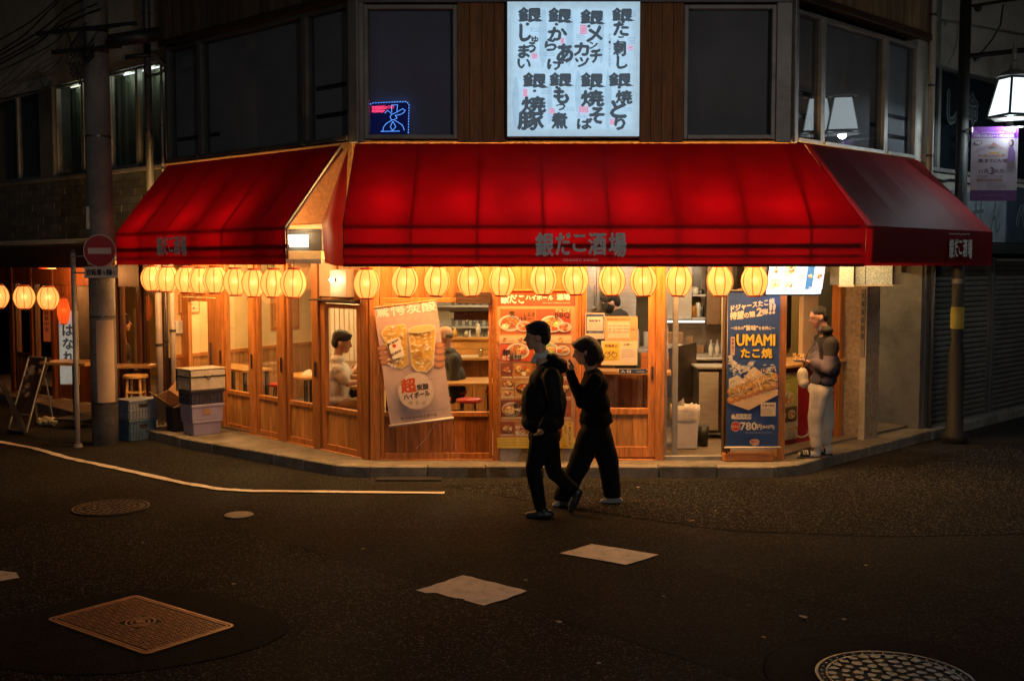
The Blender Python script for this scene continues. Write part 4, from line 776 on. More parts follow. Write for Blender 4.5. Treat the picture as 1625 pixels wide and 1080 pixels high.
# plain waves, a pale cone and a boat of dumplings
g = random.Random(9)
for i in range(60):
    t_ = i / 60; x, z = bc(12 + 155 * t_, 455 + 60 * math.sin(t_ * 3) + g.uniform(-25, 90) * (1 - t_)); P.blob(x, z, g.uniform(8, 20) * ub, g.uniform(5, 11) * ub, g.choice([(.62, .58, .50), (.12, .2, .42), (.45, .48, .52), (.7, .66, .58)]), 8, .4, g)
P.poly([bc(*q) for q in ((85, 600), (150, 520), (172, 505), (200, 525), (300, 610), (320, 640), (60, 640))], (.70, .58, .44)); P.poly([bc(*q) for q in ((5, 585), (60, 560), (120, 600), (120, 720), (5, 720))], (.66, .60, .50))
for i in range(14): x, z = bc(g.uniform(215, 305), 490 + g.uniform(0, 45)); P.blob(x, z, 12 * ub, 4 * ub, (.55, .56, .56), 7, .4, g)
P.poly([bc(*q) for q in ((5, 720), (328, 650), (328, 690), (135, 790), (5, 745))], (.72, .50, .28))
for i in range(16): x, z = bc(22 + (i % 8) * 40, 722 - (i % 8) * 14 - (i // 8) * 55); P.ell(x, z, 28 * ub, 27 * ub, (.52, .22, .05)); P.ell(x - 5 * ub, z + 7 * ub, 18 * ub, 15 * ub, (.72, .38, .10))
for i in range(90):
    a = g.uniform(20, 322); x, z = bc(a, 690 - (a - 20) * .34 - g.uniform(-35, 95)); c = g.choice([(.82, .62, .30), (.9, .78, .48), (.68, .40, .14), (.35, .38, .10), (.8, .55, .22)]); t_ = g.uniform(0, PI); l_ = g.uniform(10, 26) * ub
    P.line([(x - l_ * math.cos(t_), z - l_ * math.sin(t_)), (x, z + 4 * ub), (x + l_ * math.cos(t_), z + l_ * math.sin(t_))], g.uniform(3, 8) * ub, c)
x, z = bc(262, 783); P.rect(x - 50 * ub, z - 45 * ub, x + 50 * ub, z + 45 * ub, (.68, .58, .44)); bt('大満の旨味', 262, 765, 15, (.2, .1, .05), 80, .03); [P.tiny(bc(220, 0)[0], bc(302, 0)[0], bc(0, 786 + 14 * i)[1], .012, (.25, .15, .1), i) for i in range(3)]
bt('期間限定', 100, 838, 26, CW, 105, .04); P.poly([bc(*q) for q in ((20, 845), (20, 822), (34, 812), (46, 828), (46, 838), (150, 838), (150, 848), (46, 848))], CW); P.tiny(bc(128, 0)[0], bc(152, 0)[0], bc(0, 846)[1], .012, CW, 2)
x, z = bc(48, 895); P.ell(x, z, 31 * ub, 34 * ub, (.62, .5, .42)); P.ell(x, z, 27 * ub, 30 * ub, (.55, .06, .03)); bt('8コ入', 48, 903, 16, CW, 44, .03)
bt('780', 132, 918, 50, CW, 108, .05); bt('円', 203, 916, 34, CW, 26, .04); bt('(842円)', 262, 914, 28, CW, 82, .03); P.tiny(bc(125, 0)[0], bc(300, 0)[0], bc(0, 938)[1], .008, CW, 4)
x, z = bc(172, 998); P.blob(x, z, 34 * ub, 22 * ub, (.66, .40, .30), 14, .12, g); bt('銀だこ', 172, 1004, 16, (.5, .08, .04), 46, .04)
bn_sheet = MB(); nb = 14
me_ = P.make('banner_print', PRINTG, bb, T(0, BY, 0))
for v in me_.data.vertices: v.co.y += 0
add('cloth', B(bx0, bx1, BY + .001, BY + .004, bz0, bz1), BLUEP, bb)
for o_ in ():        # gentle hanging waves in the cloth
    for v in o_.data.vertices: v.co.y = BY + v.co.y + .010 * math.sin((v.co.z) * 5 + v.co.x * 3) * (1 if True else 0) - .011
for zz in (bz0 - .008, bz1 + .006): add('bar', MB().tube([(bx0 - .02, BY, zz), (bx1 + .03, BY, zz)], .011), WPL if zz < 1 else DSTEEL, bb, smooth=True)
add('pole', MB().tube([(bx0 + .01, BY + .03, .13), (bx0 + .01, BY + .03, bz1 + .02)], .013), DSTEEL, bb, smooth=True); add('foot', B(bx0 - .02, bx1 - .04, BY + .01, BY + .16, .12, .21), WX, bb, bev=.01)
add('cord', MB().tube([(bx1, BY, bz1), (bx1 - .12, BY - .02, bz1 + .10), (bx0 + .1, BY, bz1 + .02)], .003, 5), CARD, bb)
# ---- notices on the sliding door
def poster(x, y, Y, w_, h_, label, draw, W=None, name='notice', par=None, m=PRINT):
    W = W or T(*[pxy(x, y, Y)[0], Y, pxy(x, y, Y)[1]]); t = thing(name, label, 'notice', W); add('sheet', B(-w_ / 2, w_ / 2, 0, .002, -h_ / 2, h_ / 2), WPL, t, W @ T(0, .001, 0)); P = Print(.00012); draw(P, w_ / 2, h_ / 2); P.make('print', m, t, W); return t
def n1(P, a, b):
    P.rect(-a, -b, a, b, (.70, .52, .42)); P.rect(-a + .01, -b + .06, a - .01, b - .01, (.06, .09, .18)); P.rect(-a + .02, -b + .09, a - .02, b - .04, (.68, .6, .52)); P.text('暗証番号', 0, .045, .026, (.08, .08, .1), .04, .13, align='c')
    for i in range(3): P.tiny(-a + .03, a - .03, .015 - i * .026, .012, (.15, .12, .15), i)
    P.text('必ず守ってください', 0, -b + .066, .014, (.6, .6, .6), 0, .13, align='c')
poster(944, 517, 12.40, .215, .285, 'small notice in a dark blue border at the upper left of the door glass', n1)
def n2(P, a, b):
    P.rect(-a, -b, a, b, (.78, .36, .16)); P.rect(-a + .03, -b + .03, a - .09, b - .06, (.80, .52, .38)); P.text('営業時間のお知らせ', -.03, b - .045, .022, (.6, .1, .04), .03, .26, align='c')
    for i, s_ in enumerate(('月～木 17:00～23:30', '金・土 16:00～24:00', '日・祝 16:00～23:00')): P.text(s_, -.03, .02 - i * .034, .018, (.3, .08, .05), .02, .22, align='c')
    P.tiny(a - .075, a - .02, -.02, .03, (.3, .1, .05), 3)
poster(986, 521, 12.395, .36, .27, 'orange sheet of opening hours on the door glass, right of the blue bordered notice', n2)
def n3(P, a, b):
    P.rect(-a, -b, a, b, (.74, .60, .36)); P.rect(-a + .015, -b + .05, .0, b - .02, (.72, .50, .06)); P.text('駐輪禁止', -.09, b - .07, .032, (.2, .08, .04), .04, .14, align='c'); P.rect(.01, -b + .04, a - .02, b - .08, (.72, .62, .52)); P.text('お願い', .095, b - .05, .02, (.2, .1, .08), .03, .1, align='c')
    for cx in (-.135, -.055): P.ring(cx, -.02, .032, .007, (.12, .06, .02))
    P.line([(-.135, -.02), (-.10, .02), (-.065, .02), (-.055, -.02)], .005, (.12, .06, .02)); P.line([(-.12, .02), (-.095, -.02), (-.065, .02)], .005, (.12, .06, .02))
    for i in range(4): P.tiny(.02, a - .03, .03 - i * .025, .012, (.3, .2, .15), i)
    P.tiny(-a + .03, -.02, -b + .06, .014, (.2, .1, .05), 9)
poster(983, 560, 12.392, .40, .27, 'yellow and white no bicycle parking notice, lowest sheet on the door glass', n3)
def n4(P, a, b): P.rect(-a, -b, a, b, (.03, .05, .12)); P.poly([(a, -b - .01), (a + .035, 0), (a, b + .01)], (.03, .05, .12)); P.text('入 口', -.07, -.014, .028, (.85, .8, .7), .05, .11, align='c'); P.tiny(.05, .14, -.008, .014, (.7, .7, .65), 1)
poster(1003, 589, 12.388, .29, .05, 'narrow dark arrow sign pointing right on the door glass, for the entrance', n4, name='arrow_sign')
def n5(P, a, b): P.rect(-a, -b, a, b, (.06, .09, .22)); P.rect(-a, -b, a, b, (.6, .5, .4)); P.rect(-a + .008, -b + .008, a - .008, b - .008, (.04, .07, .2)); P.text('たこ焼', 0, .10, .035, (.75, .7, .6), .05, .11, align='c', ang=.15); P.food(0, -.0, .075, 77, plate=None, asp=1); P.text('たこ焼', 0, -.13, .03, (.8, .5, .1), .05, .1, align='c')
poster(1051, 543, 12.49, .13, .36, 'small blue takoyaki poster behind the narrow side glass right of the door', n5)
# ---- lit menu screen and the grey boxes under the right end of the awning
sc_ = thing('menu_screen', 'bright white lit menu screen with dish photos hanging under the right of the awning', 'screen', T(3.05, 12.2, 2.1))
SW = T(3.09, 12.20, 2.155) @ RZ(R_(14)) @ RX(R_(14)) @ RY(R_(-0))
add('case', B(-.35, .35, .006, .06, -.20, .22), BLK, sc_, SW, bev=.006)
P = Print(.00012); P.rect(-.33, -.18, .33, .20, (.80, .92, 1.0)); P.rect(.12, -.18, .125, .2, (.3, .4, .5))
for i, (a, b, c, d, col) in enumerate(((-.30, .02, -.17, .17, (.6, .6, .62)), (-.15, .02, -.01, .17, (.6, .8, .3)), (-.30, -.13, -.17, -.0, (.85, .78, .3)), (-.15, -.13, -.01, -.0, (.8, .72, .8)), (.01, -.10, .11, .15, (.5, .55, .6)), (.115, -.12, .2, .18, (.05, .16, .30)), (.215, -.12, .32, .18, (.8, .9, 1)))):
    P.rect(a, b, c, d, col); P.food((a + c) / 2, (b + d) / 2, (c - a) * .42, 60 + i, plate=None, asp=.9); P.rect((a + c) / 2, b + .005, c - .005, b + .03, (.8, .9, 1)); P.tiny((a + c) / 2, c - .008, b + .01, .014, (.05, .05, .1), i)
P.tiny(.02, .3, -.155, .012, (.1, .1, .15), 3)
P.make('screen_face', SCREEN, sc_, SW); add('bracket', MB().tube([(-.2, .05, .2), (-.2, .05, .45)], .012).tube([(.2, .05, .2), (.2, .05, .45)], .012), BLK, sc_, SW)
light('lamp_light', 'AREA', (0, 0, 0), 1.3, (.8, .93, 1), .6, parent=sc_).matrix_local = WM[sc_].inverted() @ SW @ T(0, -.03, 0) @ RX(PI / 2)
SPK = mat('speckled_grey_panel', (.34, .44, .50), .5, ns=60, var=.5, bump=.4, bs=120)
for i, (px0, px1, yb, Yd, label) in enumerate(((1333, 1355, 455, 12.75, 'narrow speckled grey panel between the lit menu screen and the wider grey box'), (1358, 1418, 454, 12.9, 'wide speckled grey box lit by the menu screen, under the right end of the awning'))):
    xa, zb = pxy(px0, yb, Yd); xb, _ = pxy(px1, yb, Yd); t = thing('speckled_box', label, 'box', T(xa, Yd, zb)); W = T(xa, Yd, zb) @ RZ(.1)
    add('panel', B(0, xb - xa, 0, .03, .02, .32), SPK, t, W); add('body', B(0, xb - xa + (.12 if i else 0), .031, .3, .02, .32), ALUD, t, W); add('edge', B(-.005, xb - xa + .01, -.01, .03, 0, .018), PALE, t, W)
    if i: add('divider', B(.11, .116, -.004, 0, .02, .32), BLK, t, W)
# menu placard on the red counter
def cp(P, a, b):
    P.rect(-a, -b, a, b, (.55, .50, .42)); P.rect(-a + .02, .0, a - .02, b - .02, (.5, .48, .12)); P.rect(-a + .02, -.19, a - .02, -.01, (.15, .10, .06)); P.text('銀だこ', -.03, b - .12, .07, (.2, .25, .08), .04, .2, align='c'); P.food(.03, .09, .12, 90)
    P.food(-.1, -.1, .07, 91); P.food(.08, -.1, .08, 92); [P.food(-.16 + .105 * i, -.26, .045, 93 + i, plate=None) for i in range(4)]; P.tiny(-a + .03, a - .03, -b + .02, .02, (.2, .1, .08), 4)
poster(0, 0, 0, .46, .80, 'framed picture menu fixed to the red counter front beside the blue banner', cp, W=RC.at(.38, -.03, .62), name='menu_placard')
# box lamp in the gap of the awnings, bulb on the wall
bl = thing('box_lamp', 'glaring white box lamp in the gap between the left and front awnings', 'lamp', T(-2.32, 12.35, 2.38)); W = T(-2.30, 12.25, 2.36) @ RZ(R_(-10))
add('case', MB().box(-.17, .24, .0, .10, .30, .33).box(-.17, .24, .08, .10, .0, .33).box(.08, .24, .0, .08, .10, .30).box(-.19, -.17, -.02, .1, -.02, .36), ALUD, bl, W, bev=.004)
for z in (.135, .205): add('tube', B(-.165, .075, .02, .06, z, z + .062), TUBE, bl, W, bev=.01)
add('shelf', B(-.17, .24, -.02, .08, .0, .09), mat('cream_metal', (.7, .55, .3), .5), bl, W, bev=.004); add('rail', B(-.20, .25, -.06, .0, -.05, .0), ALU, bl, W, bev=.004)
light('lamp_light', 'POINT', (0, 0, 0), 4, (1, .62, .28), .06, parent=bl).matrix_local = T(0, -.25, .25)
wl = thing('wall_lamp', 'bare glowing bulb on a beige metal box on the wall by the corner post', 'lamp', LW.at(-.45, -.1, 1.95)); 
add('box', B(-.62, -.28, -.12, 0, 1.93, 2.25), mat('beige_metal', (.45, .36, .26), .5, var=.15), wl, LW.M, bev=.008); add('side_plate', B(-.97, -.63, -.04, 0, 1.93, 2.35), mat('beige_sheet', (.5, .36, .2), .6, var=.15), wl, LW.M, bev=.004)
add('bulb', MB().sphere((0, 0, 0), .028, 14, 10), BULB, wl, LW.at(-.50, -.17, 2.13), smooth=True); add('socket', MB().tube([(0, .0, 0), (0, .06, 0)], .018, 10), BLK, wl, LW.at(-.50, -.17, 2.13) @ T(0, .02, 0)); add('shelf', B(-1.0, -.15, -.16, 0, 1.885, 1.905), DSTEEL, wl, LW.M)
light('lamp_light', 'POINT', (0, 0, 0), 5, (1, .70, .40), .03, parent=wl).matrix_local = WM[wl].inverted() @ LW.at(-.50, -.25, 2.13)

# ================================================================== INSIDE THE SHOP
def at(px, py, Y): x, z = pxy(px, py, Y); return (x, Y, z)
# kitchen fittings at the back: units, shelves, hood
kt = thing('kitchen_unit', 'steel kitchen unit with shelves of bottles and glasses at the back of the shop', 'kitchen unit', T(.3, 17.6, .15))
add('counter', B(-1.4, 3.9, 17.2, 17.9, .15, 1.02), STEEL, kt, bev=.01); add('splashback', B(-1.4, 4.2, 18.3, 18.34, 1.0, 2.6), STEEL, kt); 
for z in (1.28, 1.62, 1.95): add('shelf', B(-1.3, .3, 18.0, 18.3, z, z + .03), STEEL, kt)
add('hood', MB().add([(.5, 16.9, 2.0), (2.3, 16.9, 2.0), (2.3, 18.2, 2.0), (.5, 18.2, 2.0), (.8, 17.2, 2.6), (2.0, 17.2, 2.6), (2.0, 18.2, 2.6), (.8, 18.2, 2.6)], [(0, 1, 5, 4), (1, 2, 6, 5), (2, 3, 7, 6), (3, 0, 4, 7), (0, 3, 2, 1), (4, 5, 6, 7)]), STEEL, kt, bev=.01)
def bottle(W, label, m, h=.26, r=.035, grp=None):
    o = add('bottle', MB().lathe([(r * .95, 0), (r, .02), (r, h * .55), (r * .4, h * .75), (r * .38, h * .97), (r * .45, h)], 12), m, None, W, smooth=True); return tag(o, label, 'bottle', grp)
AMB = mat('amber_glass', (.35, .16, .03), .1, bump=0); GRN = mat('green_glass', (.05, .14, .04), .1, bump=0); WHB = mat('milky_bottle', (.6, .58, .5), .35, bump=0)
bt0 = {}
for i in range(9):
    m = (AMB, GRN, WHB)[i % 3]; bottle(T(-1.15 + i * .10 + random.uniform(-.02, .02), 17.35, 1.02), 'small %s bottle in the row standing on the kitchen counter behind the old man' % ('amber', 'green', 'milky white')[i % 3], m, random.uniform(.2, .3), grp='bottles on the kitchen counter')
g0 = None
for j, z in enumerate((1.31, 1.65)):
    for i in range(11):
        W = T(-.95 + i * .11, 18.12, z)
        if g0 is None: g0 = tag(add('glass', MB().lathe([(.030, 0), (.038, .13), (.034, .13), (.028, .01)], 10), GLASSB, None, W, smooth=True), 'clear drinking glass in the rows on the shelves behind the bar', 'glass', 'glasses on the kitchen shelves')
        else: copy_tree(g0, W)
o = add('dish_stack', MB().lathe([(.06, 0), (.11, .02), (.11, .11), (.10, .11), (.05, .02)], 18), WPL, None, T(-.72, 17.32, 1.02), smooth=False); tag(o, 'short stack of pale plates on the kitchen counter beside the bottles', 'plates')
bar = thing('bar_counter', 'pale wood bar counter running across the shop in front of the kitchen', 'counter', T(0, 16.2, .15))
add('top', B(-1.3, 1.62, 16.0, 16.45, .93, .97), TABT, bar, bev=.006); planks(bar, T(0, 16.2, 0), -1.3, 1.62, .15, .93, 16, WAIN); add('riser', B(-1.3, 1.62, 16.46, 16.5, .97, 1.2), TABT, bar); add('riser_top', B(-1.3, 1.62, 16.42, 16.66, 1.2, 1.23), TABT, bar)
o = add('menu_card', B(-.13, .13, -.08, .08, 0, .02), WPL, None, T(-.62, 16.15, .97)); tag(o, 'white menu card lying flat on the bar counter', 'card')
tag(add('glass', g0.data, None, None, T(-.45, 16.12, .97)), 'clear drinking glass standing by the white card on the bar', 'glass')
nr = thing('short_curtain', 'short dark brown shop curtain on a rail above the bar opening', 'curtain', T(-.45, 14.2, 1.7)); a = at(720, 494, 13.6); b = at(782, 508, 13.6)
add('cloth', cloth_grid((a[0], 13.6, a[2]), (b[0], 13.6, a[2]), (a[0], 13.6, b[2]), (b[0], 13.6, b[2]), 16, 3, 4, .01), mat('brown_cloth', (.16, .075, .06), .9), nr); add('rail', MB().tube([(a[0] - .05, 13.6, a[2]), (b[0] + .05, 13.6, a[2])], .01), DSTEEL, nr)
# counter shelf behind the sliding door, with kitchen wall
ct = thing('window_counter', 'wood ledge counter behind the sliding door glass', 'counter', T(1.3, 13.6, .15)); add('top', MB().prism([(.72, 13.2), (1.86, 13.0), (1.9, 13.35), (.72, 13.6)], 1.01, 1.05), TABT, ct, bev=.004); add('side', B(1.74, 1.82, 13.06, 13.3, .15, 1.01), WAIN, ct); add('upstand', B(1.55, 1.88, 13.36, 13.4, 1.05, 1.25), WX, ct); planks(ct, T(0, 13.55, 0), .75, 1.74, .15, 1.0, 7, WAIN)
stl = thing('steel_screen', 'dull steel panels and cooking hood seen through the sliding door', 'kitchen unit', T(1.2, 15, .15)); add('panel', B(.2, 1.15, 15.3, 15.34, 1.25, 2.6), STEEL, stl, bev=.004); add('panel', B(1.16, 1.7, 15.3, 15.34, 1.25, 2.6), STEEL, stl, bev=.004); add('hood_pipe', MB().tube([(1.3, 15.1, 1.7), (1.3, 15.1, 2.5)], .08, 16), STEEL, stl, smooth=True); add('work_top', B(.2, 1.8, 14.6, 15.28, 1.15, 1.19), STEEL, stl, bev=.004)
# kitchen seen through the open doorway
kw = thing('wall_cupboard', 'steel and brown wall cupboards with an open shelf above the back counter of the doorway', 'cupboard', T(2.4, 15.6, 1.6))
a = at(1077, 512, 15.2); b = at(1096, 440, 15.2); c = at(1118, 440, 15.2); d = at(1143, 440, 15.2); e = at(1156, 512, 15.2)
add('steel_door', B(a[0] - .25, b[0] + .02, 15.2, 15.5, a[2] + .05, 2.5), mat('grey_cupboard_door', (.42, .38, .32), .5, var=.15), kw, bev=.006); add('shelf_back', B(b[0] + .03, c[0], 15.48, 15.5, a[2] + .05, 2.5), DSTEEL, kw); 
for z in (a[2] + .05, a[2] + .36): add('shelf', B(b[0] + .03, c[0] + .02, 15.2, 15.48, z, z + .025), STEEL, kw)
add('brown_door', B(c[0] + .03, d[0], 15.16, 15.2, a[2] - .02, 2.5), mat('brown_laminate', (.20, .12, .06), .4), kw, bev=.004); add('hinge_side', B(d[0] + .01, e[0] + .1, 15.2, 15.5, a[2] - .02, 2.5), mat('ochre_laminate', (.45, .27, .07), .5), kw); add('tube', MB().tube([(a[0] - .2, 15.15, a[2] + .02), (c[0], 15.15, a[2] + .02)], .014), emat('lit_cabinet_tube', (1, .9, .7), 2.5), kw, smooth=True)
for i, (px, py, w_, h_) in enumerate(((1102, 470, .06, .10), (1112, 472, .05, .07), (1101, 503, .05, .16), (1108, 503, .04, .20), (1114, 503, .035, .15))):
    p = at(px, py, 15.3); z = a[2] + (.385 if i < 2 else .075); o = add('jar', MB().lathe([(w_ * .9, 0), (w_, .01), (w_, h_ * .8), (w_ * .6, h_)], 12), (WHB, DSTEEL, AMB)[i % 3], None, T(p[0], 15.32, z), smooth=True)
    tag(o, ['white jar at the left of the upper kitchen shelf', 'dark tin at the right of the upper kitchen shelf', 'amber jar at the left of the lower kitchen shelf', 'tall white bottle in the middle of the lower kitchen shelf', 'dark bottle at the right of the lower kitchen shelf'][i], 'jar')
kc = thing('work_counter', 'steel work counter with a dark screen inside the open doorway', 'counter', T(2.3, 14.6, .15))
a = at(1076, 545, 14.6); add('body', B(2.55, 3.1, 14.5, 15.4, .15, 1.06), DSTEEL, kc, bev=.008); add('top', B(1.95, 3.1, 14.45, 15.45, 1.06, 1.09), STEEL, kc, bev=.004); add('dark_screen', MB().add([(1.93, 14.2, .62), (2.35, 14.2, .62), (2.35, 14.2, 1.32), (1.93, 14.2, 1.22), (1.93, 14.24, .62), (2.35, 14.24, .62), (2.35, 14.24, 1.32), (1.93, 14.24, 1.22)], [(0, 1, 2, 3), (7, 6, 5, 4), (0, 4, 5, 1), (1, 5, 6, 2), (2, 6, 7, 3), (3, 7, 4, 0)]), DSTEEL, kc, bev=.004)
fr = thing('steel_fridge', 'low steel cabinet with dark side standing inside the open doorway', 'cabinet', T(2.6, 13.9, .15)); add('body', B(2.30, 2.66, 13.75, 14.15, .22, 1.02), DSTEEL, fr, bev=.008); add('door', B(2.31, 2.55, 13.72, 13.747, .26, .98), STEEL, fr, bev=.006); add('top', B(2.28, 2.68, 13.70, 14.17, 1.022, 1.05), STEEL, fr, bev=.004); [add('foot', B(x, x + .04, 13.8, 13.84, .15, .219), BLK, fr) for x in (2.32, 2.6)]
for i in range(5):
    x = 2.62 + i * .085; bottle(T(x, 14.7, 1.09), 'pale plastic squeeze bottle in the row on the work counter inside the doorway', WHB, .22, .03, 'squeeze bottles on the work counter')
tag(add('pot', MB().lathe([(.07, 0), (.085, .02), (.085, .15), (.09, .16)], 16), WPL, None, T(2.16, 14.7, 1.09), smooth=True), 'white pot on the work counter behind the dark screen', 'pot')
o = thing('box_stack', 'two cream cartons stacked at the back of the work counter', 'boxes', T(2.15, 15.1, 1.09)); add('carton', B(-.14, .14, -.1, .1, 0, .15), WPL, o, WM[o], bev=.004); add('carton', B(-.12, .15, -.1, .1, .152, .30), CARD, o, WM[o] , bev=.004)
add('kitchen_back', B(1.9, 3.4, 15.55, 15.6, .15, 2.66), mat('grease_wall', (.40, .34, .26), .6, var=.15, dirt=.4), BD)
# rubbish bin and small pail in the doorway
bn = thing('rubbish_bin', 'tall pale rubbish bin with a plastic bag over the rim in the doorway', 'bin', T(2.03, 13.05, .15))
add('body', MB().add([(x * k, y * k, z) for z, k in ((0, .82), (.46, 1.0)) for x, y in ((-.155, -.13), (.155, -.13), (.155, .13), (-.155, .13))], [(3, 2, 1, 0), (0, 1, 5, 4), (1, 2, 6, 5), (2, 3, 7, 6), (3, 0, 4, 7)]), WPL, bn, WM[bn], bev=.015)
mb = MB(); vs = []; nb = 28
for j, (k, z) in enumerate(((1.02, .34), (1.06, .40), (1.08, .47), (1.02, .51), (.85, .50), (.5, .46))):
    for i in range(nb): a = 2 * PI * i / nb; c_, s_ = math.cos(a), math.sin(a); e_ = .5; X = .16 * k * math.copysign(abs(c_) ** e_, c_); Y_ = .135 * k * math.copysign(abs(s_) ** e_, s_); w_ = noise.noise(Vector((i * .9, j * 1.3, 2))); vs.append((X * (1 + .06 * w_), Y_ * (1 + .06 * w_), z + .03 * w_))
mb.add(vs, [(j * nb + i, j * nb + (i + 1) % nb, (j + 1) * nb + (i + 1) % nb, (j + 1) * nb + i) for j in range(5) for i in range(nb)]); mb.add([(-.15, 0, .48), (-.06, .02, .50), (-.03, -.02, .58), (-.10, .0, .53), (.0, .0, .5), (-.02, 0, .60)], [(0, 1, 2), (0, 3, 2), (1, 4, 5)])
add('bag', mb, mat('bin_bag', (.66, .6, .52), .35, bump=.5, bs=15), bn, WM[bn], smooth=True)
tag(add('pail', MB().lathe([(.06, 0), (.075, .24), (.068, .24), (.055, .01)], 16), BLK, None, T(2.27, 13.2, .15), smooth=True), 'small black pail on the floor right of the pale rubbish bin', 'pail')
# counter goods at the right-hand serving hatch
tag(add('basket', MB().lathe([(.09, 0), (.11, .14), (.10, .14), (.085, .01)], 16), mat('lacquer', (.2, .03, .015), .25), None, RC.at(.42, .15, 1.12), smooth=True), 'dark red lacquered pot on the serving counter in front of the standing man', 'pot')
for i, (x, y, m, lab_) in enumerate(((.12, .12, WPL, 'white cup on the serving counter, nearest the blue banner'), (.24, .2, WHB, 'milky bottle on the serving counter between the cup and the red pot'))): tag(add('cup', MB().lathe([(.035, 0), (.045, .16 + .05 * i), (.04, .16 + .05 * i)], 12), m, None, RC.at(x, y, 1.12), smooth=True), lab_, 'cup')
tag(add('paper_stack', MB().box(-.06, .06, -.05, .05, 0, .10), WPL, None, RC.at(.28, .05, 1.12)), 'stack of pale paper tubs on the serving counter', 'tubs')
hb = thing('hanging_menu', 'yellow hanging sheet on the inner wall above the serving counter', 'sheet', RC.at(.2, 1.5, 1.7)); add('sheet', B(1.75, 2.15, 1.56, 1.58, 1.65, 2.3), mat('yellow_sheet', (.6, .40, .06), .6), hb, RC.M)
nt_ = thing('notice', 'column of small white labels on the dark frame behind the standing man', 'notice', RC.at(.8, .9, 1.3)); [add('label_card', B(.74, .86, .955, .96, 1.25 + k * .13, 1.35 + k * .13), WPL, nt_, RC.M) for k in range(4)]; add('strip', B(.70, .90, .962, .975, 1.2, 2.3), DSTEEL, nt_, RC.M)
# clutter of the kitchen: bowls, tins, ladles, order slips, sauce bottles
rg = random.Random(12); TIN = mat('dull_tin', (.35, .33, .30), .4, .5); KR = mat('red_tin', (.4, .05, .03), .4); KY = mat('ochre_tin', (.5, .33, .08), .5)
for i in range(14):
    x = -.85 + i * .175; h_ = rg.uniform(.08, .2); m_, c_ = rg.choice([(TIN, 'grey'), (KR, 'red'), (KY, 'ochre'), (WPL, 'white')])
    tag(add('sauce_pot', MB().lathe([(.03, 0), (.036, h_ * .7), (.02, h_ * .8), (.022, h_)], 10), m_, None, T(x, 16.54, 1.23), smooth=True), 'small %s sauce pot in the row along the raised back of the bar counter' % c_, 'pot', 'sauce pots along the bar')
for i in range(9):
    x = .55 + i * .16; h_ = rg.uniform(.12, .3); tag(add('tin', MB().lathe([(.05, 0), (.05, h_), (.045, h_)], 12), rg.choice([TIN, WPL, KY]), None, T(x, 15.1, 1.19)), 'tin in the row on the steel work top behind the sliding door', 'tin', 'tins on the steel work top')
for i in range(7):
    x = .45 + i * .17; tag(add('ladle', MB().tube([(x, 15.26, 2.02), (x, 15.26, 1.74)], .006, 5).sphere((x, 15.25, 1.71), (.035, .02, .03), 10, 6), TIN, smooth=True), 'steel ladle in the row hanging on the wall behind the sliding door', 'ladle', 'ladles hanging on the kitchen wall')
for i in range(10):
    x = -1.2 + i * .26
    if i < 8:
        o = thing('menu_strip', 'paper menu strip with brushed writing in the row hanging above the kitchen', 'menu strip', T(x, 17.0, 2.2), 'menu strips above the kitchen'); P = Print(); P.rect(-.06, -.22, .06, .22, (.62, .54, .38)); [P.text(c, 0, .10 - k * .1, .08, (.08, .05, .03), .04, .08, align='c') for k, c in enumerate(rg.choice(['たこ焼', '枝豆', '唐揚', '焼豚', '焼そば']))]; P.make('strip', PRINT, o, T(x, 17.0, 2.25))
for i in range(8):
    x = 2.0 + i * .15; h_ = rg.uniform(.1, .26); tag(add('container', MB().box(-.05, .05, -.05, .05, 0, h_), rg.choice([TIN, WPL, KY, CARD]), None, T(x, 15.36, 1.09) @ RZ(rg.uniform(-.3, .3)), bev=.006), 'small square container in the row at the back of the work counter inside the doorway', 'container', 'containers on the work counter')
for i in range(6):
    x = 2.0 + i * .17; tag(add('utensil', MB().tube([(x, 15.52, 1.92), (x + .01, 15.5, 1.62)], .008, 5).box(x - .03, x + .03, 15.49, 15.50, 1.52, 1.63), TIN), 'flat steel utensil in the row hanging above the work counter inside the doorway', 'utensil', 'utensils above the work counter')
# tables, stools on the left and centre
def stool(W, label, h=.45, seat=REDP, leg=DSTEEL):
    t = thing('round_stool', label, 'stool', W, 'red topped round stools'); add('seat', MB().lathe([(.15, h - .05), (.165, h - .04), (.165, h - .01), (.13, h)], 20), seat, t, W, smooth=True)
    for k in range(4): a = PI / 4 + k * PI / 2; add('leg', MB().tube([(.10 * math.cos(a), .10 * math.sin(a), h - .05), (.16 * math.cos(a), .16 * math.sin(a), 0)], .012, 6), leg, t, W)
    add('ring', MB().tube([(.14 * math.cos(a), .14 * math.sin(a), .15) for a in [k * PI / 8 for k in range(17)]], .008, 5, False), leg, t, W); return t
def table(W, label, sx, sy, h=.60, grp=None):
    t = thing('table', label, 'table', W); add('top', B(-sx / 2, sx / 2, -sy / 2, sy / 2, h - .035, h), TABT, t, W, bev=.005)
    for a in (-1, 1):
        for b in (-1, 1): add('leg', B(a * (sx / 2 - .06) - .02, a * (sx / 2 - .06) + .02, b * (sy / 2 - .06) - .02, b * (sy / 2 - .06) + .02, 0, h - .035), BLKP, t, W)
    return t
table(T(-.62, 15.0, .15) @ RZ(.1), 'wood topped table on black legs behind the front window, right of the beer poster', .78, .8)
stool(T(-.95, 14.35, .15), 'round red stool just inside the front window, right beside the beer poster'); stool(T(-.55, 14.2, .15), 'round red stool just inside the front window, in front of the table'); stool(T(-.2, 15.2, .15), 'round red stool behind the table in the front window')
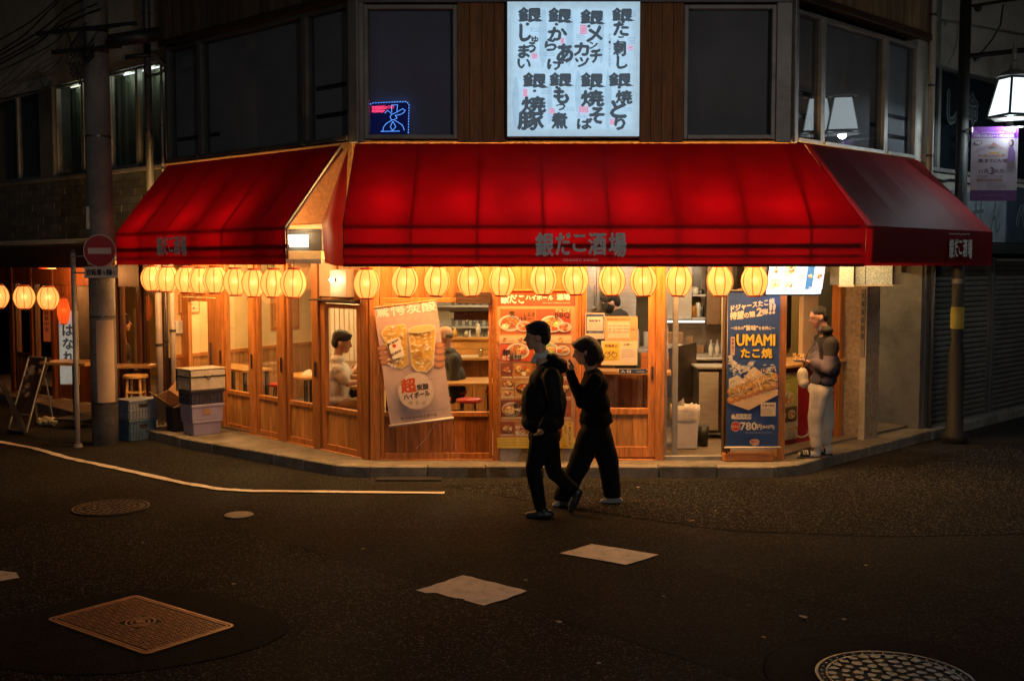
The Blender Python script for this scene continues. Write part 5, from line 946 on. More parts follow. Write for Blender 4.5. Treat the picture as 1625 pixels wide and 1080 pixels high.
table(T(-3.85, 15.7, .15) @ RZ(-.85), 'long narrow wood table behind the leftmost of the tall glass panes', 1.1, .45, .72); table(T(-2.85, 15.6, .15) @ RZ(-.8), 'table with a crumpled white napkin behind the third tall pane', .7, .6, .62)
stool(T(-3.35, 16.1, .15), 'round red stool seen through the second tall pane of the left side'); stool(T(-2.75, 16.2, .15), 'round red stool seen through the third tall pane, behind the napkin table')
tag(add('napkin', MB().add([(-.08, -.05, 0), (.08, -.06, 0), (.09, .06, 0), (-.07, .05, 0), (-.03, 0, .06), (.04, .02, .08)], [(0, 1, 5), (0, 5, 4), (1, 2, 5), (2, 3, 5), (3, 4, 5), (3, 0, 4), (3, 2, 1, 0)]), WPL, None, T(-2.85, 15.5, .772)), 'crumpled white napkin standing on the table behind the third pane', 'napkin')
for i, (s0, z, w_, h_, lab_) in enumerate(((.35, 1.75, .42, .28, 'small framed ink drawing on the cream wall seen through the left door'), (2.5, 1.62, .7, .7, 'large orange framed picture on the cream wall seen through the third pane'))):
    t = thing('picture', lab_, 'picture', pw.at(s0, -.05, z)); add('frame', B(s0 - w_ / 2, s0 + w_ / 2, -.045, -.022, z - h_ / 2, z + h_ / 2), WZ, t, pw.M, bev=.004); P = Print(); P.rect(s0 - w_ * .45, z - h_ * .43, s0 + w_ * .45, z + h_ * .43, (.6, .46, .25) if not i else (.55, .25, .08)); rg = random.Random(i)
    for k in range(12): P.blob(s0 + rg.uniform(-.3, .3) * w_, z + rg.uniform(-.3, .3) * h_, w_ * .08, h_ * .06, (.15, .08, .04) if not i else (.65, .45, .2), 7, .4, rg)
    P.make('print', PRINT, t, pw.at(0, -.0455))
ph = thing('wall_phone', 'cream intercom handset on the wall seen through the left door', 'phone', pw.at(.12, -.05, 1.42)); add('body', B(.03, .20, -.06, -.02, 1.33, 1.52), WPL, ph, pw.M, bev=.01); add('handset', B(.04, .09, -.085, -.06, 1.34, 1.51), WPL, ph, pw.M, bev=.008)
hg = thing('coat_hanger', 'dark coat hangers on the rail behind the second pane', 'hanger', T(-3.3, 15.0, 2.2)); hw = T(-3.25, 14.9, 2.12) @ RZ(-.6)
for k in (0, .08): add('hanger', MB().tube([(-.2, k, 0), (0, k, .10), (.2, k, 0), (-.2, k, 0)], .008, 6).tube([(0, k, .10), (0, k, .3)], .004, 5), DWX, hg, hw)
sw_ = thing('striped_blind', 'pale vertical slat blind behind the seated man', 'blind', T(-2.6, 16.2, 1.5)); sme = B(0, .055, 0, .01, .9, 2.5).mesh('slat'); sme.materials.append(WPL)
for k in range(7): add('slat', sme, None, sw_, T(-2.72 + k * .07, 16.3, 0))
def wp(P, a, b):
    P.rect(-a, -b, a, b, (.62, .40, .10)); rg = random.Random(5)
    for k in range(16): P.blob(rg.uniform(-a, a) * .8, rg.uniform(0, b) * .8, .07, .05, (.5, .25, .05), 7, .4, rg)
    P.text('付', 0, -b * .7, .26, (.1, .05, .03), .03, .26, align='c')
poster(0, 0, 0, .75, 1.0, 'yellow wall poster with a large black character behind the seated man', wp, W=T(-2.05, 16.85, 1.75))
# lights in the rooms (ceiling lamps with shades)
def ceil(x, y, e, col, label):
    W = T(x, y, 2.45); t = thing('ceiling_lamp', label, 'lamp', W); add('shade', MB().lathe([(.05, .12), (.15, .0), (.145, .0), (.045, .115)], 20, cap=False), BLKP, t, W, smooth=True); add('bulb', MB().sphere((0, 0, .03), .035, 12, 8), BULB, t, W, smooth=True); add('cord', MB().tube([(0, 0, .12), (0, 0, .2)], .006, 5), BLK, t, W)
    light('lamp_light', 'POINT', (0, 0, 0), e * 1.5, col, .12, parent=t).matrix_local = T(0, 0, -.06)
for x, y, e, c, l in ((-3.9, 15.7, 70, WARM2, 'ceiling lamp over the tables by the cream wall'), (-2.2, 15.1, 60, WARM2, 'ceiling lamp above the seated man in white'), (-.5, 15.2, 60, WARM2, 'ceiling lamp above the table in the front window'), (.1, 17.0, 70, (1, .84, .6), 'ceiling lamp over the kitchen counter'), (1.35, 14.2, 24, (1, .80, .55), 'ceiling lamp behind the sliding door'), (2.6, 14.4, 24, (1, .74, .44), 'ceiling lamp inside the open doorway'), (3.9, 14.9, 26, WARM2, 'ceiling lamp over the serving counter')): ceil(x, y, e, c, l)

# ================================================================== PEOPLE
def bake(name, prims, mats, t, base, voxel=.014, smooth=4, fold=0, fsc=7, matfn=None):
    mb = MB(); off = Vector(base)
    for p in prims:
        if p[0] == 'c': mb.capsule(Vector(p[1]) - off, Vector(p[2]) - off, p[3], p[4])
        elif p[0] == 'e': c = Vector(p[1]) - off; mb.sphere(c, p[2], 16, 10)
        else: c = Vector(p[1]) - off; n0 = len(mb.v); mb.sphere((0, 0, 0), p[2], 16, 10); R = RY(p[3]); mb.v[n0:] = [tuple(R @ Vector(v) + c) for v in mb.v[n0:]]
    me = mb.mesh('tmp'); o = bpy.data.objects.new('tmp', me); COL.objects.link(o)
    r = o.modifiers.new('r', 'REMESH'); r.mode = 'VOXEL'; r.voxel_size = voxel; s_ = o.modifiers.new('s', 'SMOOTH'); s_.factor = .5; s_.iterations = smooth
    dg = bpy.context.evaluated_depsgraph_get(); m2 = bpy.data.meshes.new_from_object(o.evaluated_get(dg)); bpy.data.objects.remove(o); bpy.data.meshes.remove(me); m2.name = name
    if fold:
        for v in m2.vertices: q = v.co; k = noise.noise(Vector((q.x * fsc, q.y * fsc, q.z * fsc * .9)) + noise.noise_vector(q * 4) * .8); v.co = q + v.normal * (abs(k) - .25) * fold * 2
    m2.materials.clear()
    for m in (mats if isinstance(mats, (list, tuple)) else [mats]): m2.materials.append(m)
    if matfn:
        for p in m2.polygons: p.material_index = matfn(p.center)
    m2.polygons.foreach_set('use_smooth', [True] * len(m2.polygons)); return add(name, m2, None, t, T(*base))
def hand(wr, tip, r=.034, curl=None):
    """palm and five bent fingers from the wrist towards tip"""
    wr = Vector(wr); tip = Vector(tip); d = (tip - wr).normalized(); sd = Vector((0, 1, 0)); up = d.cross(sd).normalized(); L_ = (tip - wr).length; out = [('c', wr, wr + d * L_ * .48, r * .75, r * .95)]; curl = curl if curl is not None else -1
    for i, (k, l) in enumerate(((-1.2, .40), (-.4, .50), (.4, .46), (1.2, .36))):
        b = wr + d * L_ * .5 + sd * k * .017; m_ = b + d * L_ * l * .55 + up * .008 * curl; e = m_ + d * L_ * l * .35 + up * .025 * curl; out += [('c', b, m_, .0095, .009), ('c', m_, e, .009, .008)]
    b = wr + d * L_ * .15 - sd * .022; m_ = b + d * .03 - sd * .022 + up * .01 * curl; out += [('c', b, m_, .012, .010), ('c', m_, m_ + d * .03 + up * .01 * curl, .010, .009)]
    return out
def person(label, Y, J, mats, grp=None, vox=.014):
    q = lambda a, dy=0: Vector((*at(a[0], a[1], Y)[:1], Y + dy, at(a[0], a[1], Y)[2]))
    m1 = Y / FPX; base = q(J['base']); t = thing('person', label, 'person', T(*base), grp); fd = J.get('face', -1)
    hc = q(J['head'], J.get('hdy', 0)); tl = J.get('tilt', 0); RT = RY(tl); hs = J.get('hs', 1)
    def H(x, y, z): return hc + RT @ Vector((x * fd * -1 * -1 if False else x * -fd * -1, y, z)) * hs
    # head: x towards the face is positive
    def Hf(x, y, z): return hc + (RT @ Vector((x * fd, y, z))) * hs
    sk = [('r', Hf(-.012, 0, .015), (.098 * hs, .076 * hs, .098 * hs), tl), ('e', Hf(.030, 0, -.035), (.058 * hs, .056 * hs, .068 * hs)), ('e', Hf(.050, 0, -.085), (.032 * hs, .034 * hs, .026 * hs)), ('c', Hf(.078, 0, .012), Hf(.100, 0, -.022), .010 * hs, .014 * hs), ('e', Hf(.078, 0, -.056), (.014 * hs, .022 * hs, .009 * hs)), ('e', Hf(.072, 0, .028), (.016 * hs, .05 * hs, .012 * hs)), ('c', Hf(-.025, 0, -.06), q(J['neck']), .052 * hs, .056)]
    for s_ in (-1, 1): sk += [('e', Hf(-.012, .078 * s_, -.012), (.020 * hs, .010 * hs, .030 * hs)), ('e', Hf(.062, .03 * s_, .010), (.012, .014, .008))]
    ch, wa, hp = q(J['chest']), q(J['waist']), q(J['hip']); sk += [('c', q(J['neck']), ch, .06, .1), ('c', ch, wa, .1, .09), ('c', wa, hp, .09, .1)]
    top = list(J.get('top', [])); top = [(p[0], *(q(p[1], p[3]) if p[0] == 'E' else (0,)),) for p in []]
    cl = []; tr = []
    for (c_, rad) in J['torso']: cl.append(('e', q(c_), rad))
    sw = J.get('shw', .17)
    for k, (sh, el, wr, hd, dy, dye, dyw) in enumerate(J['arms']):
        a, b, c, d = q(sh, dy), q(el, dye), q(wr, dyw), q(hd, dyw * .9); ra = J.get('ra', (.078, .062, .046)); cl += [('c', a, b, ra[0], ra[1]), ('c', b, c, ra[1], ra[2])]; sk += [('c', a, b, .045, .04), ('c', b, c, .04, .028), ('c', ch, a, .08, .05)] + hand(c, d, curl=J.get('curl', -1))
        if J.get('short'): cl = cl[:-1]; cl[-1] = ('c', a, a.lerp(b, .7), ra[0], ra[1])
    for k, (hi, kn, an, he, to, dy, dyk, dya) in enumerate(J['legs']):
        a, b, c = q(hi, dy), q(kn, dyk), q(an, dya); rl = J.get('rl', (.10, .07, .052)); tr += [('c', a, b, rl[0], rl[1]), ('c', b, c, rl[1], rl[2])]; sk += [('c', a, b, .06, .045), ('c', b, c, .045, .03), ('c', hp, a, .09, .07)]
        h_, o_ = q(he, dya), q(to, dya)
        if k not in J.get('noshoe', ()): 
            sh_ = bake('shoe', [('c', h_, h_.lerp(o_, .55), .040, .043), ('c', h_.lerp(o_, .5), o_, .043, .030), ('c', c, h_.lerp(o_, .2), .045, .04)] , mats['shoe'], t, base, .010, 2)
            zc = sh_.data
            for v in zc.vertices:
                f_ = J.get('floorz')
                if f_ is not None and v.co.z + base.z < f_: v.co.z = f_ - base.z
    for (c_, rad) in J['hips']: tr.append(('e', q(c_), rad))
    bake('body', sk, SKIN, t, base, .009, 2)
    trs = bake('trousers', tr, mats['legs'], t, base, vox, 8, J.get('pf', .004), 6)
    if 'cuff' in J:  # straight trouser hems
        cz = [q(c)[2] - base.z for c in J['cuff']]; cxs = q(J['cuff'][0])[0] - base.x, q(J['cuff'][1])[0] - base.x
        for v in trs.data.vertices:
            k = 0 if abs(v.co.x - cxs[0]) < abs(v.co.x - cxs[1]) else 1
            if v.co.z < cz[k]: v.co.z = cz[k]
    bake('top', cl, mats['top'], t, base, vox, 9, J.get('tf', .008), 6, J.get('matfn'))
    hr = [('r' if len(h) > 2 else 'e', Hf(*h[0]), tuple(x * hs for x in h[1])) + ((tl,) if len(h) > 2 else ()) for h in J['hair']]
    ho = bake('hair', hr, mats['hair'], t, base, .009, 5, .003, 22)
    for (nm, pr, m_) in J.get('extra', []): bake(nm, [tuple([p[0]] + [q(x[:2], x[2]) if isinstance(x, tuple) and len(x) == 3 and x[0] > 5 else x for x in p[1:]]) for p in pr], m_, t, base, .010, 2)
    return t
SHORT = [((-.024, 0, .052), (.108, .090, .088), 1), ((-.066, 0, .0), (.062, .080, .084), 1), ((.035, 0, .088), (.055, .062, .032), 1), ((-.018, .0, .02), (.05, .084, .045), 1)]
# the walking man
person('man in a black hooded jacket and black trousers striding left across the road', 10.15, dict(
    base=(860, 821), head=(851, 534), tilt=R_(-4), hs=1.06, neck=(860, 572), chest=(866, 606), waist=(863, 650), hip=(864, 690), floorz=.008,
    torso=[((867, 604), (.165, .20, .15)), ((864, 636), (.195, .19, .20)), ((861, 668), (.200, .19, .12)), ((848, 640), (.125, .15, .22)), ((878, 640), (.125, .15, .20)), ((872, 582), (.11, .17, .06))],
    arms=[((874, 594), (880, 640), (862, 670), (851, 689), -.20, -.24, -.22), ((862, 594), (846, 640), (838, 668), (836, 684), .19, .2, .17)], ra=(.085, .07, .052),
    hips=[((864, 692), (.155, .17, .11))], legs=[((860, 692), (846, 742), (857, 799), (872, 812), (838, 814), -.08, -.09, -.08), ((868, 692), (880, 752), (910, 778), (919, 782), (907, 812), .08, .08, .08)], rl=(.115, .075, .060),
    hair=SHORT, extra=[('shirt_collar', [('e', (858, 564, 0), (.070, .072, .040)), ('c', (847, 572, 0), (862, 560, 0), .03, .05)], WHT), ('hood', [('e', (886, 577, 0), (.085, .13, .060)), ('e', (876, 566, 0), (.06, .11, .035)), ('e', (893, 584, 0), (.045, .10, .05))], JACK)]),
    dict(legs=PANT, top=JACK, hair=HAIRB, shoe=BLK))
# the walking woman
person('woman with bobbed dark hair in black, hand to her face, walking left behind the man', 10.62, dict(
    base=(935, 803), head=(927, 557), tilt=R_(-14), hs=1.08, neck=(937, 588), chest=(943, 612), waist=(944, 645), hip=(944, 680), floorz=.008,
    torso=[((943, 610), (.135, .17, .13)), ((945, 640), (.145, .165, .15)), ((945, 660), (.158, .17, .10)), ((945, 668), (.170, .18, .04)), ((941, 592), (.095, .14, .05))],
    arms=[((942, 600), (921, 634), (904, 590), (907, 568), -.17, -.22, -.10), ((940, 600), (938, 640), (930, 662), (925, 676), .16, .19, .15)], ra=(.072, .060, .050), curl=1,
    cuff=((892, 789), (974, 790)), hips=[((944, 688), (.160, .165, .13)), ((944, 672), (.15, .16, .06))], legs=[((936, 690), (918, 735), (892, 786), (899, 794), (880, 799), -.07, -.07, -.07), ((952, 690), (966, 735), (973, 788), (984, 797), (958, 798), .07, .08, .08)], rl=(.125, .105, .088), pf=.005,
    hair=[((-.025, 0, .045), (.108, .095, .088), 1), ((-.078, 0, -.03), (.085, .098, .115), 1), ((-.09, 0, -.085), (.075, .09, .05), 1), ((-.04, -.07, -.06), (.055, .025, .085), 1), ((-.04, .07, -.06), (.055, .025, .085), 1), ((.045, 0, .075), (.05, .07, .035), 1), ((-.10, 0, -.10), (.055, .075, .04), 1)]),
    dict(legs=PANT, top=KNIT, hair=mat('dark_brown_hair', (.022, .010, .006), .45, scale=(30, 30, 4), bump=.6, bs=20), shoe=GREYS))
# the man waiting at the counter
def pf(c): return 1 if (c.x > -.02 + .05 * noise.noise(c * 4) and c.z > .72 and (abs(c.y) < .16 or c.z > 1.17)) else 0
mb_ = person('man in a mauve and black sweatshirt and cream trousers waiting at the serving counter', 12.62, dict(
    cuff=((1293, 708), (1314, 706)), base=(1297, 724), head=(1298, 503), tilt=R_(-16), hs=.98, neck=(1309, 528), chest=(1314, 550), waist=(1311, 585), hip=(1306, 610), floorz=.126,
    torso=[((1313, 549), (.135, .19, .14)), ((1313, 580), (.150, .19, .17)), ((1306, 602), (.150, .18, .10)), ((1309, 523), (.095, .15, .055)), ((1298, 575), (.10, .16, .13))],
    arms=[((1311, 543), (1308, 582), (1284, 574), (1267, 573), -.19, -.22, -.13), ((1306, 543), (1300, 582), (1282, 572), (1267, 570), .17, .2, .08)], ra=(.082, .072, .055), tf=.010,
    hips=[((1302, 617), (.145, .17, .10))], legs=[((1298, 622), (1291, 665), (1293, 705), (1294, 718), (1267, 722), -.08, -.08, -.08), ((1310, 622), (1316, 665), (1314, 703), (1318, 715), (1302, 720), .09, .10, .10)], rl=(.112, .088, .068), pf=.005, noshoe=(0, 1),
    hair=[((-.026, 0, .046), (.098, .081, .076), 1), ((-.062, 0, .0), (.055, .077, .082), 1)], matfn=pf),
    dict(legs=CRMP, top=[PURP, DPUR], hair=HAIRB, shoe=BLK), vox=.012)
bs_ = WM[mb_].translation
for (he, to, dy) in (((1294, 718), (1268, 722), -.08), ((1318, 715), (1301, 720), .10)):
    h_ = Vector(at(*he, 12.62)); o_ = Vector(at(*to, 12.62)); h_.y += dy; o_.y += dy; h_.z = o_.z = .165
    bake('sock', [('c', h_, o_, .036, .030), ('c', h_, h_ + Vector((-.0, 0, .12)), .04, .034)], WHT, mb_, bs_, .01, 2)
    so = add('slide_sole', MB().prism([(h_.x + .05 - bs_.x, h_.y - .04 - bs_.y), (h_.x + .05 - bs_.x, h_.y + .04 - bs_.y), (o_.x - .02 - bs_.x, o_.y + .045 - bs_.y), (o_.x - .045 - bs_.x, o_.y - bs_.y), (o_.x - .02 - bs_.x, o_.y - .045 - bs_.y)], -.0, .022), BLK, mb_, T(bs_.x, bs_.y, .119), bev=.006)
    mid = h_.lerp(o_, .75); st = bake('slide_strap', [('c', mid + Vector((-.03, 0, .0)), mid + Vector((.03, 0, .005)), .040, .043)], BLK, mb_, bs_, .01, 2)
    for k in (-1, 0, 1): add('stripe', MB().tube([(mid.x + k * .022 + .047 * math.cos(a) * .0 - bs_.x, mid.y - .046 * math.cos(a) - bs_.y, mid.z + .046 * math.sin(a) - bs_.z) for a in [i * PI / 8 for i in range(9)]], .0055, 5), WHT, mb_, T(*bs_))
# tray of food and white bag in his hands
ty = thing('food_tray', 'small paper tray heaped with fries held by the waiting man', 'food', T(*at(1268, 570, 12.56))); W = WM[ty]
add('tray', MB().lathe([(.045, -.03), (.075, .0), (.07, .0), (.04, -.025)], 12), WPL, ty, W); rg = random.Random(2); mb = MB()
for k in range(24): a = rg.uniform(0, 6.28); d = rg.uniform(0, .05); b = Vector((d * math.cos(a), d * math.sin(a), rg.uniform(0, .03))); e_ = b + Vector((rg.uniform(-.03, .03), rg.uniform(-.03, .03), rg.uniform(.01, .05))); mb.tube([b, e_], .006, 5)
add('fries', mb, mat('fries', (.72, .48, .16), .6), ty, W)['kind'] = 'stuff'
bg_ = thing('white_bag', 'small cream shoulder pouch hanging at the front of the waiting man', 'bag', T(*at(1274, 597, 12.42))); bake('pouch', [('e', Vector(at(1274, 597, 12.40)), (.065, .05, .105)), ('e', Vector(at(1275, 606, 12.40)), (.06, .055, .07))], mat('cream_leather', (.62, .56, .44), .5), bg_, at(1274, 597, 12.42), .01, 3, .006); add('strap', MB().tube([at(1274, 584, 12.38), at(1282, 560, 12.36), at(1300, 532, 12.43), at(1312, 524, 12.6)], .006, 6), BLK, bg_)
# the seated man in white behind the left corner window
seat = dict(short=True)
person('man in a white t-shirt seated with his back to the left corner window', 14.0, dict(
    base=(545, 668), head=(544, 543), face=1, tilt=R_(12), hs=1.15, neck=(536, 568), chest=(536, 590), waist=(536, 620), hip=(538, 640), floorz=.15,
    torso=[((535, 592), (.16, .20, .15)), ((534, 616), (.17, .19, .18)), ((537, 634), (.17, .19, .10)), ((536, 569), (.10, .15, .06))],
    arms=[((538, 585), (556, 606), (572, 604), (582, 600), -.20, -.22, -.1), ((538, 585), (552, 600), (570, 600), (580, 598), .19, .2, .1)], short=True, ra=(.085, .075, .05), tf=.010,
    hips=[((541, 640), (.15, .18, .10))], legs=[((545, 642), (592, 638), (590, 672), (590, 676), (605, 677), -.1, -.12, -.12), ((545, 642), (590, 640), (588, 672), (588, 676), (604, 677), .1, .12, .12)],
    hair=SHORT), dict(legs=CARD, top=WHT, hair=HAIRB, shoe=BLK), vox=.018)
stool(T(at(540, 650, 14.0)[0], 14.0, .15), 'stool under the seated man in the white t-shirt', .44)
table(T(at(585, 600, 14.2)[0], 14.35, .15), 'small table in front of the man in the white t-shirt', .5, .7, .62)
person('person in a white shirt seated beyond the man in the white t-shirt', 15.3, dict(
    base=(590, 655), head=(584, 535), face=-1, tilt=0, hs=1.1, neck=(588, 556), chest=(586, 575), waist=(588, 600), hip=(588, 622), floorz=.15,
    torso=[((585, 576), (.17, .2, .15)), ((587, 600), (.17, .19, .18)), ((588, 618), (.16, .18, .1))], arms=[((580, 572), (566, 590), (562, 585), (560, 578), -.2, -.2, -.1), ((588, 572), (570, 592), (562, 590), (556, 588), .2, .2, .1)], short=True,
    hips=[((588, 622), (.15, .17, .1))], legs=[((585, 624), (555, 624), (556, 655), (558, 658), (545, 659), -.1, -.1, -.1), ((585, 624), (556, 626), (558, 655), (560, 658), (546, 659), .1, .1, .1)], hair=SHORT), dict(legs=PANT, top=WHT, hair=HAIRB, shoe=BLK), vox=.02)
# the old man
person('balding old man in a charcoal suit seated behind the beer poster', 15.2, dict(
    base=(712, 662), head=(705, 532), face=-1, tilt=R_(-6), hs=1.12, neck=(712, 553), chest=(717, 572), waist=(720, 602), hip=(722, 625), floorz=.15,
    torso=[((713, 556), (.09, .14, .05)), ((717, 572), (.14, .2, .14)), ((721, 598), (.16, .2, .18)), ((722, 618), (.16, .19, .11))], arms=[((722, 568), (722, 600), (704, 606), (694, 606), -.2, -.22, -.12), ((712, 568), (708, 598), (696, 604), (688, 604), .2, .2, .1)],
    hips=[((722, 625), (.15, .18, .1))], legs=[((718, 628), (690, 628), (692, 660), (694, 664), (680, 665), -.1, -.1, -.1), ((718, 628), (691, 630), (693, 660), (695, 664), (681, 665), .1, .1, .1)],
    hair=[((-.075, 0, .0), (.038, .078, .05), 1), ((-.03, -.07, -.0), (.05, .016, .03), 1), ((-.03, .07, .0), (.05, .016, .03), 1)]), dict(legs=SUIT, top=SUIT, hair=HAIRG, shoe=BLK), vox=.018)
stool(T(at(722, 640, 15.2)[0], 15.2, .15), 'stool under the old man in the charcoal suit', .44)
# the cook
person('cook in dark clothes leaning over the hob behind the door glass', 14.9, dict(
    base=(985, 676), head=(968, 480), face=-1, tilt=R_(-25), hs=1.15, neck=(976, 494), chest=(990, 520), waist=(992, 560), hip=(992, 590), floorz=.15,
    torso=[((982, 502), (.14, .2, .10)), ((989, 520), (.15, .2, .15)), ((991, 552), (.15, .2, .18)), ((992, 580), (.15, .19, .1))], arms=[((988, 515), (972, 545), (952, 545), (944, 545), -.2, -.22, -.12), ((985, 515), (966, 542), (950, 540), (942, 540), .2, .2, .1)],
    hips=[((992, 590), (.14, .17, .1))], legs=[((990, 595), (988, 635), (988, 668), (990, 673), (975, 675), -.1, -.1, -.1), ((992, 595), (994, 635), (994, 668), (998, 673), (982, 675), .1, .1, .1)],
    hair=SHORT + [((.03, 0, -.03), (.085, .075, .09), 1)]), dict(legs=PANT, top=SUIT, hair=HAIRB, shoe=BLK), vox=.02)  # last hair blob is no hair, it blackens the face into an unlit silhouette

# ================================================================== NEIGHBOURING BUILDING ON THE LEFT
NB = thing('neighbouring_building', 'grey building on the left with curtained upper windows above a dark eave', 'building')
NL = LU.at(0, .25)
def nb(name, x0, x1, y0, y1, z0, z1, m, **k): return add(name, B(x0, x1, y0, y1, z0, z1), m, NB, NL, **k)
nb('upper_wall', -16, -4.12, 0, .25, 5.14, 8, PALE); nb('pier', -8.35, -7.86, -.06, .25, 3.70, 5.14, GREYW, bev=.01); nb('wall_core', -16, -4.12, .03, .25, 2.6, 3.66, GREYW); nb('end_pier', -4.45, -4.10, -.02, .25, 2.3, 5.14, GREYW)
nb('window_ledge', -16, -4.12, -.07, .1, 3.64, 3.70, CONCD, bev=.01)
for r in range(9):
    for c in range(29):
        w_ = .395; x = -15.4 + c * .4 + (.2 if r % 2 else 0)
        if x > -4.5: continue
        if r == 0 and c == 0: bme = B(0, w_ - .012, 0, .03, 0, .108).mesh('brick'); bme.materials.append(BRKM)
        add('brick', bme, None, NB, NL @ T(x, random.uniform(-.004, .004), 2.62 + r * .114))
CURT = mat('green_grey_curtain', (.15, .16, .11), .9, ns=1.5, var=.35, scale=(6, 6, .6), bump=.4, bs=6)
for i, (a, b) in enumerate(((-10.4, -9.3), (-9.3, -8.36), (-7.85, -6.95), (-6.95, -6.1), (-6.1, -5.28), (-5.28, -4.46))):
    mb = MB(); f_ = .035; mb.box(a, a + f_, -.01, .07, 3.71, 5.12).box(b - f_, b, -.01, .07, 3.71, 5.12).box(a + f_, b - f_, -.01, .07, 5.085, 5.12).box(a + f_, b - f_, -.012, .07, 3.71, 3.75)
    w_ = add('window', mb, ALU, NB, NL, bev=.003); add('pane', B(a + f_, b - f_, .02, .026, 3.75, 5.085), GLASSU, w_, NL)
    n_ = 40; vs = []
    for k in range(n_ + 1): x = a - .02 + (b - a + .04) * k / n_; y = .26 + .02 * math.sin(k * 1.1 + i) + .012 * math.sin(k * .37); vs += [(x, y, 3.7), (x, y, 5.12)]
    add('curtain', MB().add(vs, [(2 * k, 2 * k + 2, 2 * k + 3, 2 * k + 1) for k in range(n_)]), CURT, w_, NL, smooth=True)
nb('room_wall', -12, -4.2, .5, .55, 3.6, 5.3, CREAM); nb('room_ceiling', -12, -4.2, .1, .5, 5.22, 5.26, CREAM)
for i, (a, b) in enumerate(((-7.6, -6.4), (-5.9, -4.9))):
    t = thing('tube_lamp', ('fluorescent tube glowing at the top of the neighbour\'s window, left of the utility pole', 'fluorescent tube glowing at the top of the neighbour\'s window, right of the utility pole')[i], 'lamp', NL @ T((a + b) / 2, .15, 5.10)); add('tube', MB().tube([(a, .14, 5.10), (b, .14, 5.10)], .014), TUBEW if i else emat('lit_warm_tube', (1, .95, .65), 2.2), t, NL, smooth=True); add('fitting', B(a, b, .12, .18, 5.125, 5.16), WPL, t, NL)
    for q_ in (-.35, .35): light('lamp_light', 'POINT', (0, 0, 0), 1.6 if i else 1.1, (.85, 1, .72), .05, parent=t).matrix_local = T(q_, -.03, -.06)
# eave and shop front under it
nb('eave', -16, -4.15, -1.0, .2, 2.36, 2.52, BLKP, bev=.01); nb('eave_front', -16, -4.15, -1.06, -1.0, 2.26, 2.56, DWX); nb('soffit', -16, -4.15, -.98, .2, 2.30, 2.355, wood('soffit_board', (.2, .09, .035), 'x')) 
add('conduit', MB().tube([(-16, -1.12, 2.62), (-4.2, -1.12, 2.62)], .03), ALU, NB, NL, smooth=True)
RWZ = wood('red_brown_wood', (.22, .07, .025), 'z', rough=.4)
for a, b in ((-12, -11.8), (-10.8, -10.65), (-9.75, -9.6), (-8.95, -8.85), (-8.15, -8.05), (-7.45, -7.3), (-6.75, -6.65), (-6.1, -5.95), (-5.35, -5.25), (-4.7, -4.55)): nb('post', a, b, -.05, .1, .1, 2.30, RWZ, bev=.005)
nb('lintel', -12, -4.55, -.03, .08, 1.98, 2.30, RWZ); nb('floor', -13, -4.5, .1, 4.2, -.02, .10, TILEF); nb('room_back', -13, -6.9, 3.2, 3.3, .1, 2.5, mat('ochre_wall', (.55, .34, .10), .8, ns=2, var=.2))
for a, b, pz in ((-9.6, -8.95, .75), (-8.85, -8.15, .25), (-6.65, -6.1, .7), (-5.95, -5.35, .7), (-5.25, -4.7, .2)):
    d_ = add('sliding_door', MB().box(a, a + .06, -.02, .03, .15, 1.98).box(b - .06, b, -.02, .03, .15, 1.98).box(a + .06, b - .06, -.018, .028, pz, pz + .06).box(a + .06, b - .06, -.018, .028, .15, .22), DWZ, NB, NL, bev=.003)
    add('pane', B(a + .06, b - .06, .0, .005, pz + .06, 1.98), GLASS, d_, NL)
    planks(d_, NL @ T(0, 0, 0), a + .06, b - .06, .22, pz, 4, RWZ, th=.015)
planks(NB, NL, -8.05, -7.45, .15, 1.98, 5, RWZ); planks(NB, NL, -7.3, -6.75, .15, .75, 5, RWZ); nb('grey_panel', -7.3, -6.75, 0, .03, .75, 1.98, GREYW)
for i, (x, y, e) in enumerate(((-9, 1.2, 45), (-7.1, 1.2, 40), (-5.3, 1.3, 80))):
    t = thing('pendant_lamp', ('pendant lamp at the far end inside the neighbouring shop', 'pendant lamp in the middle of the neighbouring shop', 'pendant lamp inside the neighbouring shop, behind the utility pole')[i], 'lamp', NL @ T(x, y, 2.0)); add('shade', MB().lathe([(.03, .12), (.12, 0)], 16, cap=False), BLKP, t, NL @ T(x, y, 2.0)); add('bulb', MB().sphere((0, 0, 0), .03, 10, 8), BULB, t, NL @ T(x, y, 2.0), smooth=True); light('lamp_light', 'POINT', (0, 0, 0), e, (1, .45, .13), .1, parent=t).matrix_local = T(0, 0, -.1)
t = thing('strip_lamp', 'strip lamp under the dark eave of the neighbouring shop', 'lamp', NL @ T(-7.2, -.5, 2.25)); add('tube', MB().tube([(-.3, 0, 0), (.3, 0, 0)], .012), LCAP, t, WM[t]); light('lamp_light', 'POINT', (0, 0, 0), 42, (1, .38, .10), .15, parent=t).matrix_local = T(0, 0, -.1)
ps = thing('pale_sign', 'pale upright shop sign with brushed black characters below the small red lantern', 'sign', T(*at(108, 545, 16.6))); W = WM[ps]
add('case', B(-.14, .14, 0, .06, -.62, .50), WPL, ps, W, bev=.01); P = Print(); P.rect(-.13, -.6, .13, .48, (.48, .55, .55)); [P.text(c, -.0, .12 - i * .2, .16, (.04, .05, .05), .04, .15, align='c', jag=.006) for i, c in enumerate('はなれ')]; P.make('print', printmat('dim_sign', .3), ps, W @ T(0, -.002, 0))
